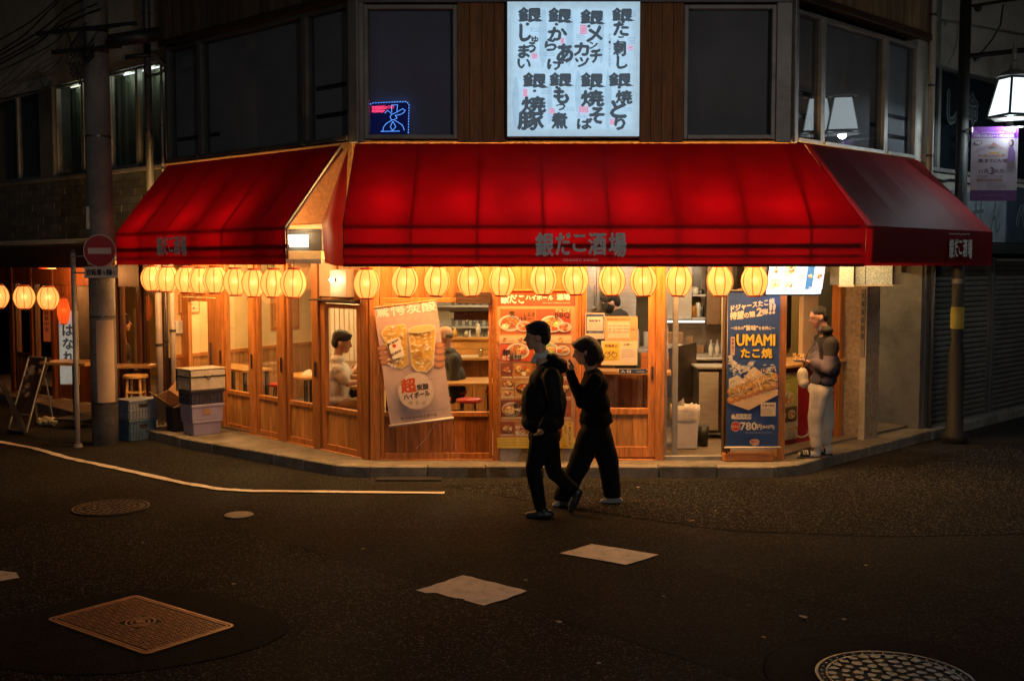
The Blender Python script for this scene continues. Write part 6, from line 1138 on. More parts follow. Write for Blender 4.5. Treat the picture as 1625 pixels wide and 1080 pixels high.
vs_ = thing('hanging_board', 'narrow reddish hanging board with small characters left of the red lantern', 'sign', T(*at(74, 515, 16.0))); P = Print(); P.rect(-.05, -.24, .05, .24, (.5, .16, .06)); [P.text(c, 0, .14 - i * .08, .06, (.12, .03, .01), .03, .06, align='c') for i, c in enumerate('営業中夜')]; add('board', B(-.05, .05, 0, .01, -.24, .24), RWZ, vs_, WM[vs_]); P.make('print', PRINT, vs_, WM[vs_] @ T(0, -.001, 0))
# seated silhouette of a customer at the neighbour's, tables and stool outside
tb = thing('outdoor_table', 'high orange wood table on a black leg before the neighbouring shop', 'table', T(-6.2, 15.75, .12)); W = T(-6.2, 15.75, 0) @ RZ(-.35)
add('top', B(-.38, .42, -.25, .25, .90, .945), TABT, tb, W, bev=.006); add('leg', B(.0, .07, -.03, .03, .14, .90), BLKP, tb, W); add('foot', B(-.2, .27, -.2, .2, .12, .145), BLKP, tb, W, bev=.004)
tb = thing('outdoor_table', 'second wood table top mostly hidden behind the concrete pole', 'table', T(-5.35, 16.0, .12)); W = T(-5.35, 16.0, 0); add('top', B(-.5, .2, -.2, .2, .83, .87), TABT, tb, W, bev=.006); add('leg', B(-.15, -.09, -.03, .03, .12, .83), BLKP, tb, W)
st = thing('wooden_stool', 'tall round topped wooden stool with rungs right of the concrete pole', 'stool', T(*at(216, 640, 15.6))); st.location.z = .12; W = T(st.location.x, 15.6, .12); WM[st] = W
st.matrix_local = W
add('seat', MB().lathe([(.16, .60), (.17, .61), (.17, .64), (.15, .65)], 22), TABT, st, W)
for k in range(4): a = PI / 4 + k * PI / 2; add('leg', MB().tube([(.12 * math.cos(a), .12 * math.sin(a), .60), (.16 * math.cos(a), .16 * math.sin(a), 0)], .02, 6), TABT, st, W)
for z in (.18, .40): [add('rung', MB().tube([(.145 * math.cos(PI / 4 + k * PI / 2), .145 * math.sin(PI / 4 + k * PI / 2), z), (.145 * math.cos(PI / 4 + (k + 1) * PI / 2), .145 * math.sin(PI / 4 + (k + 1) * PI / 2), z)], .014, 6), TABT, st, W) for k in range(4)]
person('dark figure standing inside the neighbouring shop, right of the concrete pole', 17.2, dict(base=(196, 640), head=(196, 512), face=1, hs=1.15, neck=(194, 536), chest=(192, 556), waist=(192, 590), hip=(192, 612), torso=[((192, 558), (.15, .2, .16)), ((193, 590), (.17, .2, .22))], arms=[((192, 552), (196, 590), (206, 605), (210, 608), -.2, -.22, -.15), ((192, 552), (196, 590), (206, 605), (210, 608), .2, .2, .15)], hips=[((192, 612), (.15, .18, .12))], legs=[((192, 618), (192, 630), (192, 640), (190, 641), (200, 641), -.1, -.1, -.1), ((193, 618), (193, 630), (193, 640), (192, 641), (201, 641), .1, .1, .1)],
    hair=[((-.02, 0, .03), (.11, .095, .11), 1), ((-.06, 0, -.08), (.07, .09, .12), 1)]), dict(legs=PANT, top=SUIT, hair=HAIRB, shoe=BLK), vox=.02)

# A-boards, crates, boxes
ab = thing('a_board', 'tall leaning easel board with a dark food poster before the neighbouring shop', 'sign board', T(-6.78, 15.3, 0))
bl_, br_, tl_, tr_ = [Vector(at(*q)) for q in ((13, 681, 15.45), (42, 685, 15.2), (46, 566, 15.9), (73, 568, 15.65))]
for n_, a, b in (('frame_bar', bl_, tl_), ('frame_bar', br_, tr_), ('frame_bar', tl_, tr_), ('frame_bar', bl_, br_), ('frame_bar', bl_.lerp(tl_, .22), br_.lerp(tr_, .22))): add(n_, MB().tube([a, b], .014, 6), ALU, ab)
e1, e2 = br_.lerp(tr_, .22), bl_.lerp(tl_, .22); ux = (e1 - e2).normalized(); uz = (tl_ - bl_).normalized(); uy = uz.cross(ux).normalized(); MW = Matrix(((ux.x, uy.x, uz.x, 0), (ux.y, uy.y, uz.y, 0), (ux.z, uy.z, uz.z, 0), (0, 0, 0, 1))); hw_ = (e1 - e2).length; hh_ = (tl_ - bl_).length * .77
P = Print(.0004); P.rect(0, 0, hw_, hh_, (.10, .05, .04)); rg = random.Random(6)
for k in range(7): P.food(rg.uniform(.08, hw_ - .06), rg.uniform(.1, hh_ - .1), .07, 200 + k, plate=(.25, .2, .18))
P.rect(hw_ * .5, hh_ * .62, hw_ * .8, hh_ * .8, (.35, .28, .22)); P.text('酒', hw_ * .65, hh_ * .65, .11, (.6, .5, .4), .04, .09, align='c'); P.text('おすすめ', hw_ * .5, hh_ * .3, .06, (.5, .42, .36), .04, .2, align='c'); P.make('poster', PRINT, ab, T(*e2) @ MW); add('panel', B(0, hw_, .004, .012, 0, hh_), DWZ, ab, T(*e2) @ MW)
for a, b in ((Vector(at(72, 600, 15.7)), Vector(at(86, 676, 15.9))), (Vector(at(50, 600, 15.95)), Vector(at(60, 672, 16.2)))): add('rear_leg', MB().tube([a, b], .013, 6), ALU, ab)
ab2 = thing('a_board', 'black folding A-board cut by the left edge of the picture', 'sign board', T(-7.0, 15.2, 0))
for k, (p0, p1) in enumerate((((-.30, 0), (0, .72)), ((.30, 0), (0, .72)))): W = T(-6.98, 15.15, .02) @ RZ(.35); add('board', MB().add([(p0[0], -.22, 0), (p0[0], .22, 0), (p1[0], .22, .72), (p1[0], -.22, .72), (p0[0] + .02, -.22, 0), (p0[0] + .02, .22, 0), (p1[0] + .02, .22, .72), (p1[0] + .02, -.22, .72)], [(0, 1, 2, 3), (7, 6, 5, 4), (0, 4, 5, 1), (1, 5, 6, 2), (2, 6, 7, 3), (3, 7, 4, 0)]), BLK if k else DSTEEL, ab2, W)
tag(bake('bundle', [('e', at(74, 667, 15.9), (.11, .07, .06)), ('e', at(84, 668, 15.8), (.06, .06, .06)), ('e', at(64, 668, 15.9), (.06, .06, .05))], mat('crumpled_plastic', (.55, .45, .28), .3, bump=1, bs=18), None, at(74, 667, 15.9), .012, 1, .02, 14), 'crumpled yellowish plastic bundle lying behind the easel board', 'plastic bundle')
def crate(W, w_, d_, h_, m, label, name='crate', slot=True, grp=None, ty=0):
    t = thing(name, label, name.replace('_', ' '), W, grp); k = 1 - ty
    mb = MB()
    v = [(-w_ / 2 * k, -d_ / 2 * k, 0), (w_ / 2 * k, -d_ / 2 * k, 0), (w_ / 2 * k, d_ / 2 * k, 0), (-w_ / 2 * k, d_ / 2 * k, 0), (-w_ / 2, -d_ / 2, h_), (w_ / 2, -d_ / 2, h_), (w_ / 2, d_ / 2, h_), (-w_ / 2, d_ / 2, h_)]
    add('body', mb.add(v, [(3, 2, 1, 0), (0, 1, 5, 4), (1, 2, 6, 5), (2, 3, 7, 6), (3, 0, 4, 7), (4, 5, 6, 7)]), m, t, W, bev=.006)
    add('rim', MB().box(-w_ / 2 - .012, w_ / 2 + .012, -d_ / 2 - .012, d_ / 2 + .012, h_ - .03, h_ + .004), m, t, W, bev=.005)
    if slot:
        rb = MB(); n_ = 7
        for i in range(n_ + 1): x = -w_ / 2 * .96 + w_ * .92 * i / n_; rb.box(x - .005, x + .005, -d_ / 2 - .010, -d_ / 2 + .02, .01, h_ - .03)
        for i in range(n_ + 2): y = -d_ / 2 * .96 + d_ * .92 * i / (n_ + 1); rb.box(w_ / 2 - .02, w_ / 2 + .010, y - .005, y + .005, .01, h_ - .03); 
        rb.box(-w_ / 2 - .012, w_ / 2 + .012, -d_ / 2 - .012, d_ / 2 + .012, h_ * .45, h_ * .5)
        add('ribbing', rb, m, t, W)
        for s in (0,): add('handle_slot', B(w_ / 2 + .003, w_ / 2 + .012, -.06, .06, h_ * .62, h_ * .78), BLK, t, W)
    return t
GA = LW.ang
c1 = at(206, 695, 14.55); CWm = T(c1[0] + .04, 14.72, .0) @ RZ(GA + .15)
crate(CWm, .30, .40, .27, BLUEP, 'dark blue slatted plastic crate at the bottom of its stack beside the concrete pole'); crate(CWm @ T(0, 0, .276), .30, .40, .26, mat('grey_blue_plastic', (.20, .22, .28), .4, var=.15), 'grey blue plastic crate on top of the dark blue crate beside the pole')
BXm = T(-4.02, 14.40, .118) @ RZ(GA)
crate(BXm, .30, .40, .19, LILAC, 'lilac plastic box at the bottom of the stack by the left door', 'storage_box', False, ty=.08); crate(BXm @ T(0, 0, .195), .33, .44, .20, LILAC, 'lilac plastic box with a small paper label, second from the bottom of the stack', 'storage_box', False, ty=.03)
o = thing('paper_label', 'small square paper label stuck on the upper lilac box', 'label', BXm); add('label_sheet', B(.166, .169, -.06, .04, .27, .34), CARD, o, BXm)
crate(BXm @ T(0, 0, .40), .33, .45, .17, mat('dark_violet_plastic', (.05, .05, .09), .35), 'dark slatted crate between the lilac boxes and the pale delivery box')
fb = thing('delivery_box', 'pale foil delivery box with black straps, topmost of the stack by the left door', 'delivery box', BXm @ T(0, 0, .575)); W = WM[fb]
add('box', B(-.18, .18, -.25, .25, 0, .27), FOAM, fb, W, bev=.02); add('strap', MB().box(-.185, .185, -.255, .255, .17, .19).box(.183, .19, -.255, -.235, 0, .27).box(-.19, -.16, -.257, -.25, 0, .27), BLK, fb, W); add('lid', B(-.185, .185, -.255, .255, .271, .285), FOAM, fb, W, bev=.006); add('handle', MB().tube([(.19, -.05, .20), (.205, 0, .14), (.19, .06, .20)], .008, 6), BLK, fb, W)
add('base_bar', B(-.19, .19, -.26, .26, -.012, -.001), BLK, fb, W)
cb = thing('cardboard_box', 'open brown cardboard box leaning between the crates and the pipes', 'box', T(-4.62, 14.8, .12)); W = T(-4.58, 14.85, .40) @ RZ(GA + .3) @ RX(.25) @ RY(.45)
for n_, a in (('side', (-.17, .17, -.13, -.125, -.14, .14)), ('side', (-.17, .17, .125, .13, -.14, .14)), ('side', (-.17, -.165, -.12, .12, -.14, .14)), ('side', (.165, .17, -.12, .12, -.14, .14)), ('bottom', (-.16, .16, -.12, .12, -.14, -.135))): add(n_, B(*a), CARD, cb, W)
for rx, y in ((-.7, -.13), (.9, .13)): add('flap', B(-.17, .17, -.003, .003, 0, .16), CARD, cb, W @ T(0, y, .14) @ RX(-rx))
tag(add('black_bin', MB().lathe([(.13, 0), (.15, .32), (.14, .32), (.12, .02)], 4), BLKP, None, T(-4.42, 14.65, .12) @ RZ(GA + PI / 4)), 'square black bin between the cardboard box and the lilac boxes', 'bin')
# pipes between the two buildings
for i, (px, Y, r, m, z0, z1, lab_) in enumerate(((250, 15.2, .045, mat('pinkish_pipe', (.34, .26, .22), .5, var=.3, dirt=.5), .1, 2.3, 'thick rusty pink pipe at the left of the pipe group beside the shop'), (262, 15.15, .022, DSTEEL, .1, 2.4, 'thin dark conduit in the middle of the pipe group beside the shop'), (272, 15.05, .035, mat('cream_pipe', (.50, .42, .34), .5, var=.2, dirt=.4), .1, 2.7, 'cream drain pipe at the right of the pipe group beside the shop'), (241, 15.3, .05, ALUD, 3.3, 8, 'grey drain pipe rising beside the upper left windows'), (262, 15.2, .018, ALU, 3.3, 5.0, 'thin shiny conduit on the wall left of the red awning'))):
    x, z = pxy(px, 420, Y); t = thing('wall_pipe', lab_, 'pipe', T(x, Y, z0)); add('pipe', MB().tube([(x, Y, z0), (x, Y, z1)], r, 12), m, t, smooth=True)
    for k in range(3): z = z0 + (z1 - z0) * (k + .5) / 3; add('clamp', MB().lathe([(r + .008, 0), (r + .008, .03)], 12, (x, Y, z)), DSTEEL, t)
t = thing('cable_loop', 'loop of grey conduit between the pole side wall and the upper windows', 'cable'); add('loop', MB().tube([at(*q, 15.15) for q in ((262, 105), (248, 92), (238, 96), (230, 112), (236, 120), (250, 118), (263, 110))], .022, 8), ALUD, t, smooth=True)

# ================================================================== POLES AND SIGNS ON THE LEFT
up = thing('utility_pole', 'thick concrete utility pole at the left with cables at its top', 'utility pole', T(-5.24, 14.3, 0)); W = WM[up]
add('pole', MB().lathe([(.165, 0), (.16, 2), (.148, 9)], 26), CONCD, up, W, smooth=True); 
add('pole_cover', MB().add([(.172 * math.sin(a), -.172 * math.cos(a), z) for z in (.55, 1.60) for a in [-.15 + k * .17 for k in range(9)]], [(k, k + 1, k + 10, k + 9) for k in range(8)]), mat('tan_pole_sheet', (.45, .33, .24), .6, var=.1), up, W)
for z in (.52, 1.63, 2.15, 3.9): add('band', MB().lathe([(.17 - z * .002, 0), (.17 - z * .002, .025)], 24, (0, 0, z), cap=False), DSTEEL, up, W)
for x, z, h_ in ((-.10, 2.75, .28), (-.10, 2.30, .28)): add('number_plate', B(x - .02, x + .02, -.155, -.14, z, z + h_), WPL, up, W, bev=.003)
for z, l_ in ((4.95, .55), (5.2, .8)): add('cross_arm', B(-l_, l_, -.19, -.15, z, z + .05), DSTEEL, up, W @ RZ(-.4))
add('splice_box', MB().tube([(.25, -.25, 5.05), (.85, -.1, 5.18)], .085, 10), BLK, up, W, smooth=True); add('splice_box', MB().tube([(.45, -.25, 4.86), (.75, -.2, 4.90)], .03, 8), BLK, up, W, smooth=True)
for k in range(9): a = .4 + k * .5; mb = MB().tube([(-.05, -.17, 5.3 - k * .04), (-.2 - .08 * math.sin(a), -.25, 5.0 - .06 * k), (-.12 + .1 * math.cos(a), -.3, 4.75 - .05 * (k % 4)), (.05, -.18, 4.9 + .05 * (k % 5))], .008, 5); add('wire_loop', mb, BLK, up, W, smooth=True)
def cable(pts, r, label, Ys):
    ctrl = [Vector(at(p[0], p[1], y)) for p, y in zip(pts, Ys)]; o = []
    for i in range(len(ctrl) - 1):
        p0 = ctrl[max(0, i - 1)]; p1 = ctrl[i]; p2 = ctrl[i + 1]; p3 = ctrl[min(len(ctrl) - 1, i + 2)]
        for k in range(8): t = k / 8; o.append(.5 * ((2 * p1) + (p2 - p0) * t + (2 * p0 - 5 * p1 + 4 * p2 - p3) * t * t + (3 * p1 - p0 - 3 * p2 + p3) * t ** 3))
    o.append(ctrl[-1]); return tag(add('cable', MB().tube(o, r, 6), BLK, smooth=True), label, 'cable', 'cables running to the utility pole')
cl = [([(-60, 96), (40, 40), (90, 0), (140, -40)], .009, 'highest black cable crossing the top left corner'), ([(-60, 115), (30, 62), (85, 10), (150, -50)], .011, 'second highest black cable at the top left'), ([(-60, 122), (55, 55), (105, 15), (150, -10)], .012, 'third cable from the top at the left'), ([(-60, 128), (60, 62), (100, 32), (155, 5)], .010, 'fourth cable from the top at the left'), ([(-60, 134), (50, 74), (95, 42), (160, 14)], .013, 'thickest sagging cable at the top left'), ([(-60, 140), (75, 75), (110, 40), (145, 18)], .008, 'lowest thin cable at the top left')]
for p_, r_, l_ in cl: cable(p_, r_, l_, (15.0, 14.6, 14.3, 14.1))
cable([(96, 38), (108, 55), (115, 80), (124, 87), (135, 78), (158, 45)], .010, 'black cable hanging in a deep loop left of the utility pole', (14.2, 14.15, 14.1, 14.1, 14.1, 14.15)); cable([(56, 116), (75, 114), (95, 95), (110, 60)], .005, 'thin drooping wire against the wall left of the utility pole', (15.6, 15.2, 14.8, 14.3))
sp = thing('sign_post', 'thin pale metal post carrying the round no entry sign', 'post', T(-5.50, 14.05, 0)); W = WM[sp]; add('pole', MB().tube([(0, 0, 0), (0, 0, 2.46)], .031, 14), mat('pale_post', (.50, .44, .38), .5, var=.2, dirt=.4), sp, W, smooth=True); add('cap', MB().sphere((0, 0, 2.46), .034, 12, 8), ALUD, sp, W, smooth=True); add('foot_collar', MB().lathe([(.06, 0), (.05, .04)], 14), CONC, sp, W); add('bracket', MB().tube([(0, -.03, 2.40), (.30, -.05, 2.42)], .010, 6).tube([(0, -.03, 2.2), (.30, -.05, 2.2)], .010, 6), ALU, sp, W)
ne = thing('no_entry_sign', 'round red no entry sign with a white bar on the thin post', 'road sign', T(*at(158, 398, 13.97))); W = WM[ne]; P = Print(.0006); P.ell(0, 0, .205, .205, (.68, .55, .50), 40); P.ell(0, 0, .193, .193, (.42, .015, .025), 40); P.rect(-.145, -.037, .145, .037, (.66, .55, .50)); add('plate', MB().tube([(0, .0, 0), (0, .012, 0)], .206, 40), ALU, ne, W); P.make('face', PRINTG, ne, W)
pl = thing('supplementary_plate', 'white plate with black writing exempting bicycles below the no entry sign', 'road sign', T(*at(160, 432, 13.97))); W = WM[pl]; P = Print(.0006); P.rect(-.205, -.068, .205, .068, (.66, .60, .54)); P.text('自転車', -.175, -.038, .078, (.03, .03, .03), .05, .185); P.text('を', .022, -.03, .045, (.03, .03, .03), .04, .04); P.text('除', .075, -.038, .078, (.03, .03, .03), .05, .068); P.text('く', .155, -.03, .05, (.03, .03, .03), .04, .032); add('plate', B(-.208, .208, 0, .006, -.071, .071), ALU, pl, W, bev=.003); P.make('face', PRINTG, pl, W)

# ================================================================== RIGHT SIDE: SHUTTERED NEIGHBOUR, STREET LAMP
NR = thing('neighbouring_building', 'pale building on the right with grey roller shutters below and dark signs above', 'building')
def nr_(name, x0, x1, y0, y1, z0, z1, m, **k): return add(name, B(x0, x1, y0, y1, z0, z1), m, NR, RU.M, **k)
nr_('wall', 3.40, 14, .12, .4, 4.98, 9, PALE); nr_('wall', 3.40, 14, .12, .4, 2.3, 3.55, PALE); nr_('corner_pier', 3.38, 3.62, .02, .4, 2.2, 9, PALE, bev=.01)
mb = MB(); 
for a, b in ((3.62, 3.9), (3.9, 6.4), (6.4, 9.0)):
    w_ = add('window', MB().box(a, a + .04, .08, .16, 3.56, 4.97).box(b - .04, b, .08, .16, 3.56, 4.97).box(a + .04, b - .04, .08, .16, 4.93, 4.97).box(a + .04, b - .04, .07, .16, 3.56, 3.61), ALU, NR, RU.M); add('pane', B(a + .04, b - .04, .11, .116, 3.61, 4.93), GLASSU, w_, RU.M); add('backing', B(a + .04, b - .04, .2, .22, 3.61, 4.93), mat('dark_blue_backing', (.02, .03, .04), .5), w_, RU.M)
def outline(P, s, x, z, h, c1, c2, wid=None): P.text(s, x, z, h, c1, .07, wid, align='c'); P.text(s, x, z, h, c2, .025, wid, align='c')
ws = thing('window_lettering', 'large outlined characters on the dark window behind the street lamp', 'lettering', RU.at(4.6, .1, 4.2)); 
for ch_, x_, z_, w_ in (('し', 4.35, 4.25, .30), ('命', 5.0, 4.30, .40), ('さ', 4.75, 3.75, .36)):
    P = Print(.001); outline(P, ch_, x_, z_, .42, (.20, .22, .22), (.03, .04, .045), w_); P.make('letter', PRINT, ws, RU.at(0, .105))

sb = thing('shop_sign', 'grey blue shop sign with large outlined kana at the right edge', 'sign', RU.at(5, 0, 2.9)); add('board', B(3.9, 5.75, -.12, .1, 2.62, 3.30), mat('grey_blue_board', (.20, .24, .26), .5, var=.3), sb, RU.M, bev=.006); add('board', B(5.78, 9, -.12, .1, 2.62, 3.45), mat('navy_board', (.03, .045, .06), .5, var=.3), sb, RU.M, bev=.006)
P = Print(.001); outline(P, 'せ', 4.75, 2.75, .44, (.30, .36, .37), (.10, .13, .14), .36); outline(P, 'ん', 5.35, 2.75, .44, (.30, .36, .37), (.10, .13, .14), .36); outline(P, 'ー', 4.15, 2.9, .1, (.30, .36, .37), (.10, .13, .14), .25); outline(P, 'べ', 6.3, 2.78, .46, (.25, .3, .32), (.03, .04, .05), .4); P.make('lettering', PRINT, sb, RU.at(0, -.121))
t = thing('rope', 'dark knotted rope along the pale ledge right of the awning', 'rope'); add('strand', MB().tube([RU.p(3.5 + k * .2, .09, 3.46 + .02 * math.sin(k * 1.7)) for k in range(12)], .016, 6), BLK, t, smooth=True)
nr_('sign_eave', 3.4, 14, -.35, .1, 2.45, 2.6, BLKP, bev=.01); nr_('lower_wall', 3.40, 3.62, -.02, .3, .0, 2.45, GREYW); 
for k, (a, b) in enumerate(((3.66, 5.55), (5.72, 8.2), (8.37, 11))):
    mb = MB(); n_ = 30; pr = []
    z = .14; h_ = (2.36 - .14) / n_
    for i in range(n_): mb.add([(a, .055, z), (b, .055, z), (b, .028, z + h_ * .3), (a, .028, z + h_ * .3), (a, .028, z + h_ * .7), (b, .028, z + h_ * .7), (a, .055, z + h_ * .97), (b, .055, z + h_ * .97)], [(0, 1, 2, 3), (3, 2, 5, 4), (4, 5, 7, 6)]); z += h_
    sh = add('roller_shutter', B(a, b, .03, .06, .10, .14), ALUD, NR, RU.M); add('slat_curtain', mb, mat('shutter_paint', (.13, .118, .10), .5, ns=2, var=.25, dirt=.6), sh, RU.M, kind='stuff'); add('guide_rail', MB().box(a - .05, a, -.01, .07, .05, 2.44).box(b, b + .05, -.01, .07, .05, 2.44), ALUD, sh, RU.M); nr_('jamb', b + .055, b + .115, 0, .2, .05, 2.44, GREYW)
add('side_return', B(0, .08, 0, 1.4, .05, 2.6), GREYW, NR, RU.at(3.32, .0)); 
t = thing('wall_pipe', 'dark drain pipe at the left edge of the first roller shutter', 'pipe', RU.at(3.5, -.06)); add('pipe', MB().tube([(3.5, -.07, .1), (3.5, -.07, 2.5)], .03), ALUD, t, RU.M, smooth=True)
t = thing('wall_pipe', 'tall pale drain pipe at the right end of the upper floor', 'pipe', RU.at(3.28, -.09)); add('pipe', MB().tube([(3.26, -.09, 3.2), (3.26, -.09, 9)], .035), PALE, t, RU.M, smooth=True); [add('clamp', MB().lathe([(.045, 0), (.045, .03)], 12, (3.26, -.09, z)), DSTEEL, t, RU.M) for z in (3.7, 4.6, 5.5)]
add('dark_recess_wall', B(.6, 1.3, .9, .95, .05, 2.6), GREYW, BD, Face((4.3, 14.3), (1, .9)).M)
vp = thing('name_strip', 'narrow upright strip sign with dark characters on the concrete pillar', 'sign', PL.at(.42, -.02, 1.6)); add('strip', B(.375, .43, -.03, -.014, 1.15, 2.0), mat('strip_face', (.20, .18, .15), .5), vp, PL.M); P = Print(); [P.text(c, .402, 1.88 - i * .1, .07, (.03, .03, .03), .03, .045, align='c') for i, c in enumerate('大塚商店街通')]; P.make('lettering', PRINT, vp, PL.at(0, -.0305))
# street lamp
LB = Vector((5.74, 14.4, 0)); lp_post = thing('street_lamp', 'dark street lamp post at the right with a glowing white lantern lamp on its arm', 'street lamp', T(*LB)); W = WM[lp_post]
add('post', MB().lathe([(.16, 0), (.15, .12), (.105, .16), (.10, 1.15), (.09, 1.2), (.078, 1.25), (.062, 9)], 18), BLKP, lp_post, W, smooth=True); add('band', MB().lathe([(.084, 1.48), (.084, 1.76)], 18, cap=False), mat('yellow_band', (.35, .30, .05), .6), lp_post, W); add('clamp', MB().lathe([(.085, 2.06), (.085, 2.12)], 16), ALUD, lp_post, W); 
add('arm', MB().tube([(0, 0, 4.93), (1.9, -1.5, 4.93)], .032, 8), BLKP, lp_post, W); add('arm', MB().tube([(0, 0, 5.55), (1.9, -1.5, 5.6)], .02, 6), BLKP, lp_post, W); add('hanging_wire', MB().tube([(.42, -.12, 5.55), (.40, -.1, 5.3), (.30, -.1, 5.12), (.2, -.05, 4.98), (.0, 0, 4.9)], .012, 5), BLK, lp_post, W)
for z in (5.55, 4.93): add('insulator', MB().sphere((.14, -.04, z - .02), .05, 10, 6), BLK, lp_post, W)
def lamp_head(t, W, lit=True):
    R = lambda r, z: [(r * math.cos(PI / 4 + k * PI / 2 + .25), r * math.sin(PI / 4 + k * PI / 2 + .25), z) for k in range(4)]
    add('cap', MB().lathe([(.24, .60), (.16, .66), (.07, .70), (.05, .78), (.055, .80), (.03, .84), (.045, .92), (.03, 1.0), (.012, 1.14)], 16), ALU, t, W, smooth=False)
    b_, t_ = R(.345, .04), R(.20, .58); mb = MB(); 
    for k in range(4):
        k2 = (k + 1) % 4; add('glass_panel', MB().poly([Vector(b_[k]).lerp(Vector(b_[k2]), .05), Vector(b_[k]).lerp(Vector(b_[k2]), .95), Vector(t_[k]).lerp(Vector(t_[k2]), .95), Vector(t_[k]).lerp(Vector(t_[k2]), .05)]), LAMPG, t, W); mb.tube([b_[k], t_[k]], .018, 6).tube([b_[k], b_[k2]], .02, 6).tube([t_[k], t_[k2]], .018, 6)
    add('frame', mb, DSTEEL, t, W); add('base_glass', MB().poly(R(.33, .03)), LAMPG, t, W); add('base_rim', MB().lathe([(.37, .0), (.37, .02)], 4), ALU, t, W @ RZ(.25 + 0))
    light('lamp_light', 'POINT', (0, 0, 0), SLAMP, COOL, .05, parent=t).matrix_local = WM[t].inverted() @ W @ T(0, 0, -.012)
SLAMP = 62
lamp_head(lp_post, T(pxy(1607, 189, 13.965)[0], 13.965, pxy(1607, 189, 13.965)[1]) @ Matrix.Scale(.86, 4))
lp2_ = thing('street_lamp', 'lantern lamp of the same street lamp row further right along the side street', 'street lamp', T(9.4, 14.0, 0)); W = WM[lp2_]; add('post', MB().lathe([(.12, 0), (.065, 8)], 14), BLKP, lp2_, W, smooth=True); lamp_head(lp2_, T(8.62, 14.28, 4.35)); add('arm', MB().tube([(0, 0, 5.4), (-.78, .28, 5.4)], .03, 8), BLKP, lp2_, W)
# lamps across the junction that light the upper floor and show in its windows
for i, (x, y, z, e, lab_) in enumerate(((5.6, -9.0, 4.6, 1900, 'lantern street lamp on the far side of the junction, right of the viewer'), (-9.5, 2.5, 5.0, 90, 'lantern street lamp across the road on the left'))):
    t = thing('street_lamp', lab_, 'street lamp', T(x, y, 0)); add('post', MB().lathe([(.12, 0), (.065, z + 1.3)], 14), BLKP, t, WM[t], smooth=True); sv = SLAMP; SLAMP = e; COOL = (1, .94, .86); lamp_head(t, T(x + .45, y, z)); SLAMP = sv; COOL = (.78, .93, 1); add('arm', MB().tube([(0, 0, z + 1.1), (.45, 0, z + 1.1)], .03, 8), BLKP, t, WM[t])
# festival banner under the lamp
fbn = thing('festival_banner', 'purple and white festival banner hanging from the lamp post', 'banner', T(*pxy(1577, 260, 14.0)[:1], 14.0, 3.3)); c_ = lambda cx, cy: pxy(1525 + cx / 5.14, 190 + cy / 5.14, 14.0); uf = 14.0 / FPX / 5.14
x0, z1 = c_(88, 58); x1, z0 = c_(452, 662); P = Print(.0003); P.rect(x0, z0, x1, z1, (.46, .40, .48)); P.rect(x0, c_(0, 150)[1], x1, z1, (.24, .05, .42)); P.rect(x0, z0, x1, c_(0, 575)[1], (.14, .05, .20)); P.poly([c_(88, 150), c_(200, 150), c_(130, 95), c_(88, 70)], (.34, .14, .5))
def ft(s, cx, cy, h, col, w, b=.04, **k): x, z = c_(cx, cy); P.text(s, x, z, h * uf, col, b, w * uf, align='c', **k)
ft('10月19日(土)～11月3日(日)', 270, 146, 24, (.7, .66, .7), 320); P.tiny(c_(170, 0)[0], c_(360, 0)[0], c_(0, 112)[1], .02, (.6, .55, .65), 3)
x, z = c_(140, 188); P.ell(x, z, 34 * uf, 17 * uf, (.08, .05, .06)); P.ell(x, z, 28 * uf, 12 * uf, (.5, .45, .5)); rg = random.Random(8)
for k in range(11): x, z = c_(130 + k * 25, 255 - 45 * math.sin(k / 10 * PI)); P.ring(x, z, 12 * uf, 4 * uf, rg.choice([(.35, .18, .1), (.3, .12, .3), (.5, .3, .1)]))
P.poly([c_(*q) for q in ((215, 262), (325, 262), (300, 280), (235, 280))], (.5, .33, .08)); P.poly([c_(*q) for q in ((235, 215), (265, 180), (310, 215))], (.4, .2, .2)); ft('お楽しみ抽選', 250, 305, 24, (.45, .22, .12), 210); ft('集まれ!大塚', 258, 352, 32, (.16, .08, .10), 240, .06); P.tiny(c_(140, 0)[0], c_(370, 0)[0], c_(0, 378)[1], .018, (.4, .3, .3), 5)
ft('11月', 182, 440, 36, (.14, .08, .12), 74, .05); ft('3', 250, 445, 54, (.14, .08, .12), 34, .08); ft('日(日)', 312, 440, 34, (.14, .08, .12), 78, .05); ft('12:00～17:00', 240, 472, 20, (.3, .16, .14), 200); P.rect(c_(138, 0)[0], c_(0, 505)[1], c_(355, 0)[0], c_(0, 482)[1], (.28, .16, .16)); ft('大塚駅前特設会場', 246, 502, 16, (.5, .42, .46), 200, .02)
for k in range(3): P.tiny(c_(225, 0)[0], c_(385, 0)[0], c_(0, 530 + k * 15)[1], .016, (.25, .15, .18), k)
# woman in purple at the banner's right: plain standing figure
P.blob(*c_(408, 190), 22 * uf, 32 * uf, (.07, .04, .07), 12, .1, rg); P.ell(*c_(400, 190), 12 * uf, 18 * uf, (.5, .36, .34)); P.poly([c_(*q) for q in ((388, 222), (420, 218), (440, 270), (438, 335), (375, 335), (380, 270))], (.22, .12, .32)); P.tiny(c_(165, 0)[0], c_(380, 0)[0], c_(0, 620)[1], .016, (.35, .25, .4), 9)
add('cloth', B(x0, x1, 14.001, 14.004, z0, z1), mat('banner_back', (.3, .26, .33), .8), fbn); P.make('banner_print', PRINT, fbn, T(0, 14.0, 0)); add('rod', MB().tube([at(1532, 206, 14.3), at(1640, 201, 13.95)], .013), WPL, fbn, smooth=True); [add('clip', MB().tube([at(px, 202, 13.98), at(px, 210, 13.98)], .012, 5), WPL, fbn) for px in (1542, 1610)]

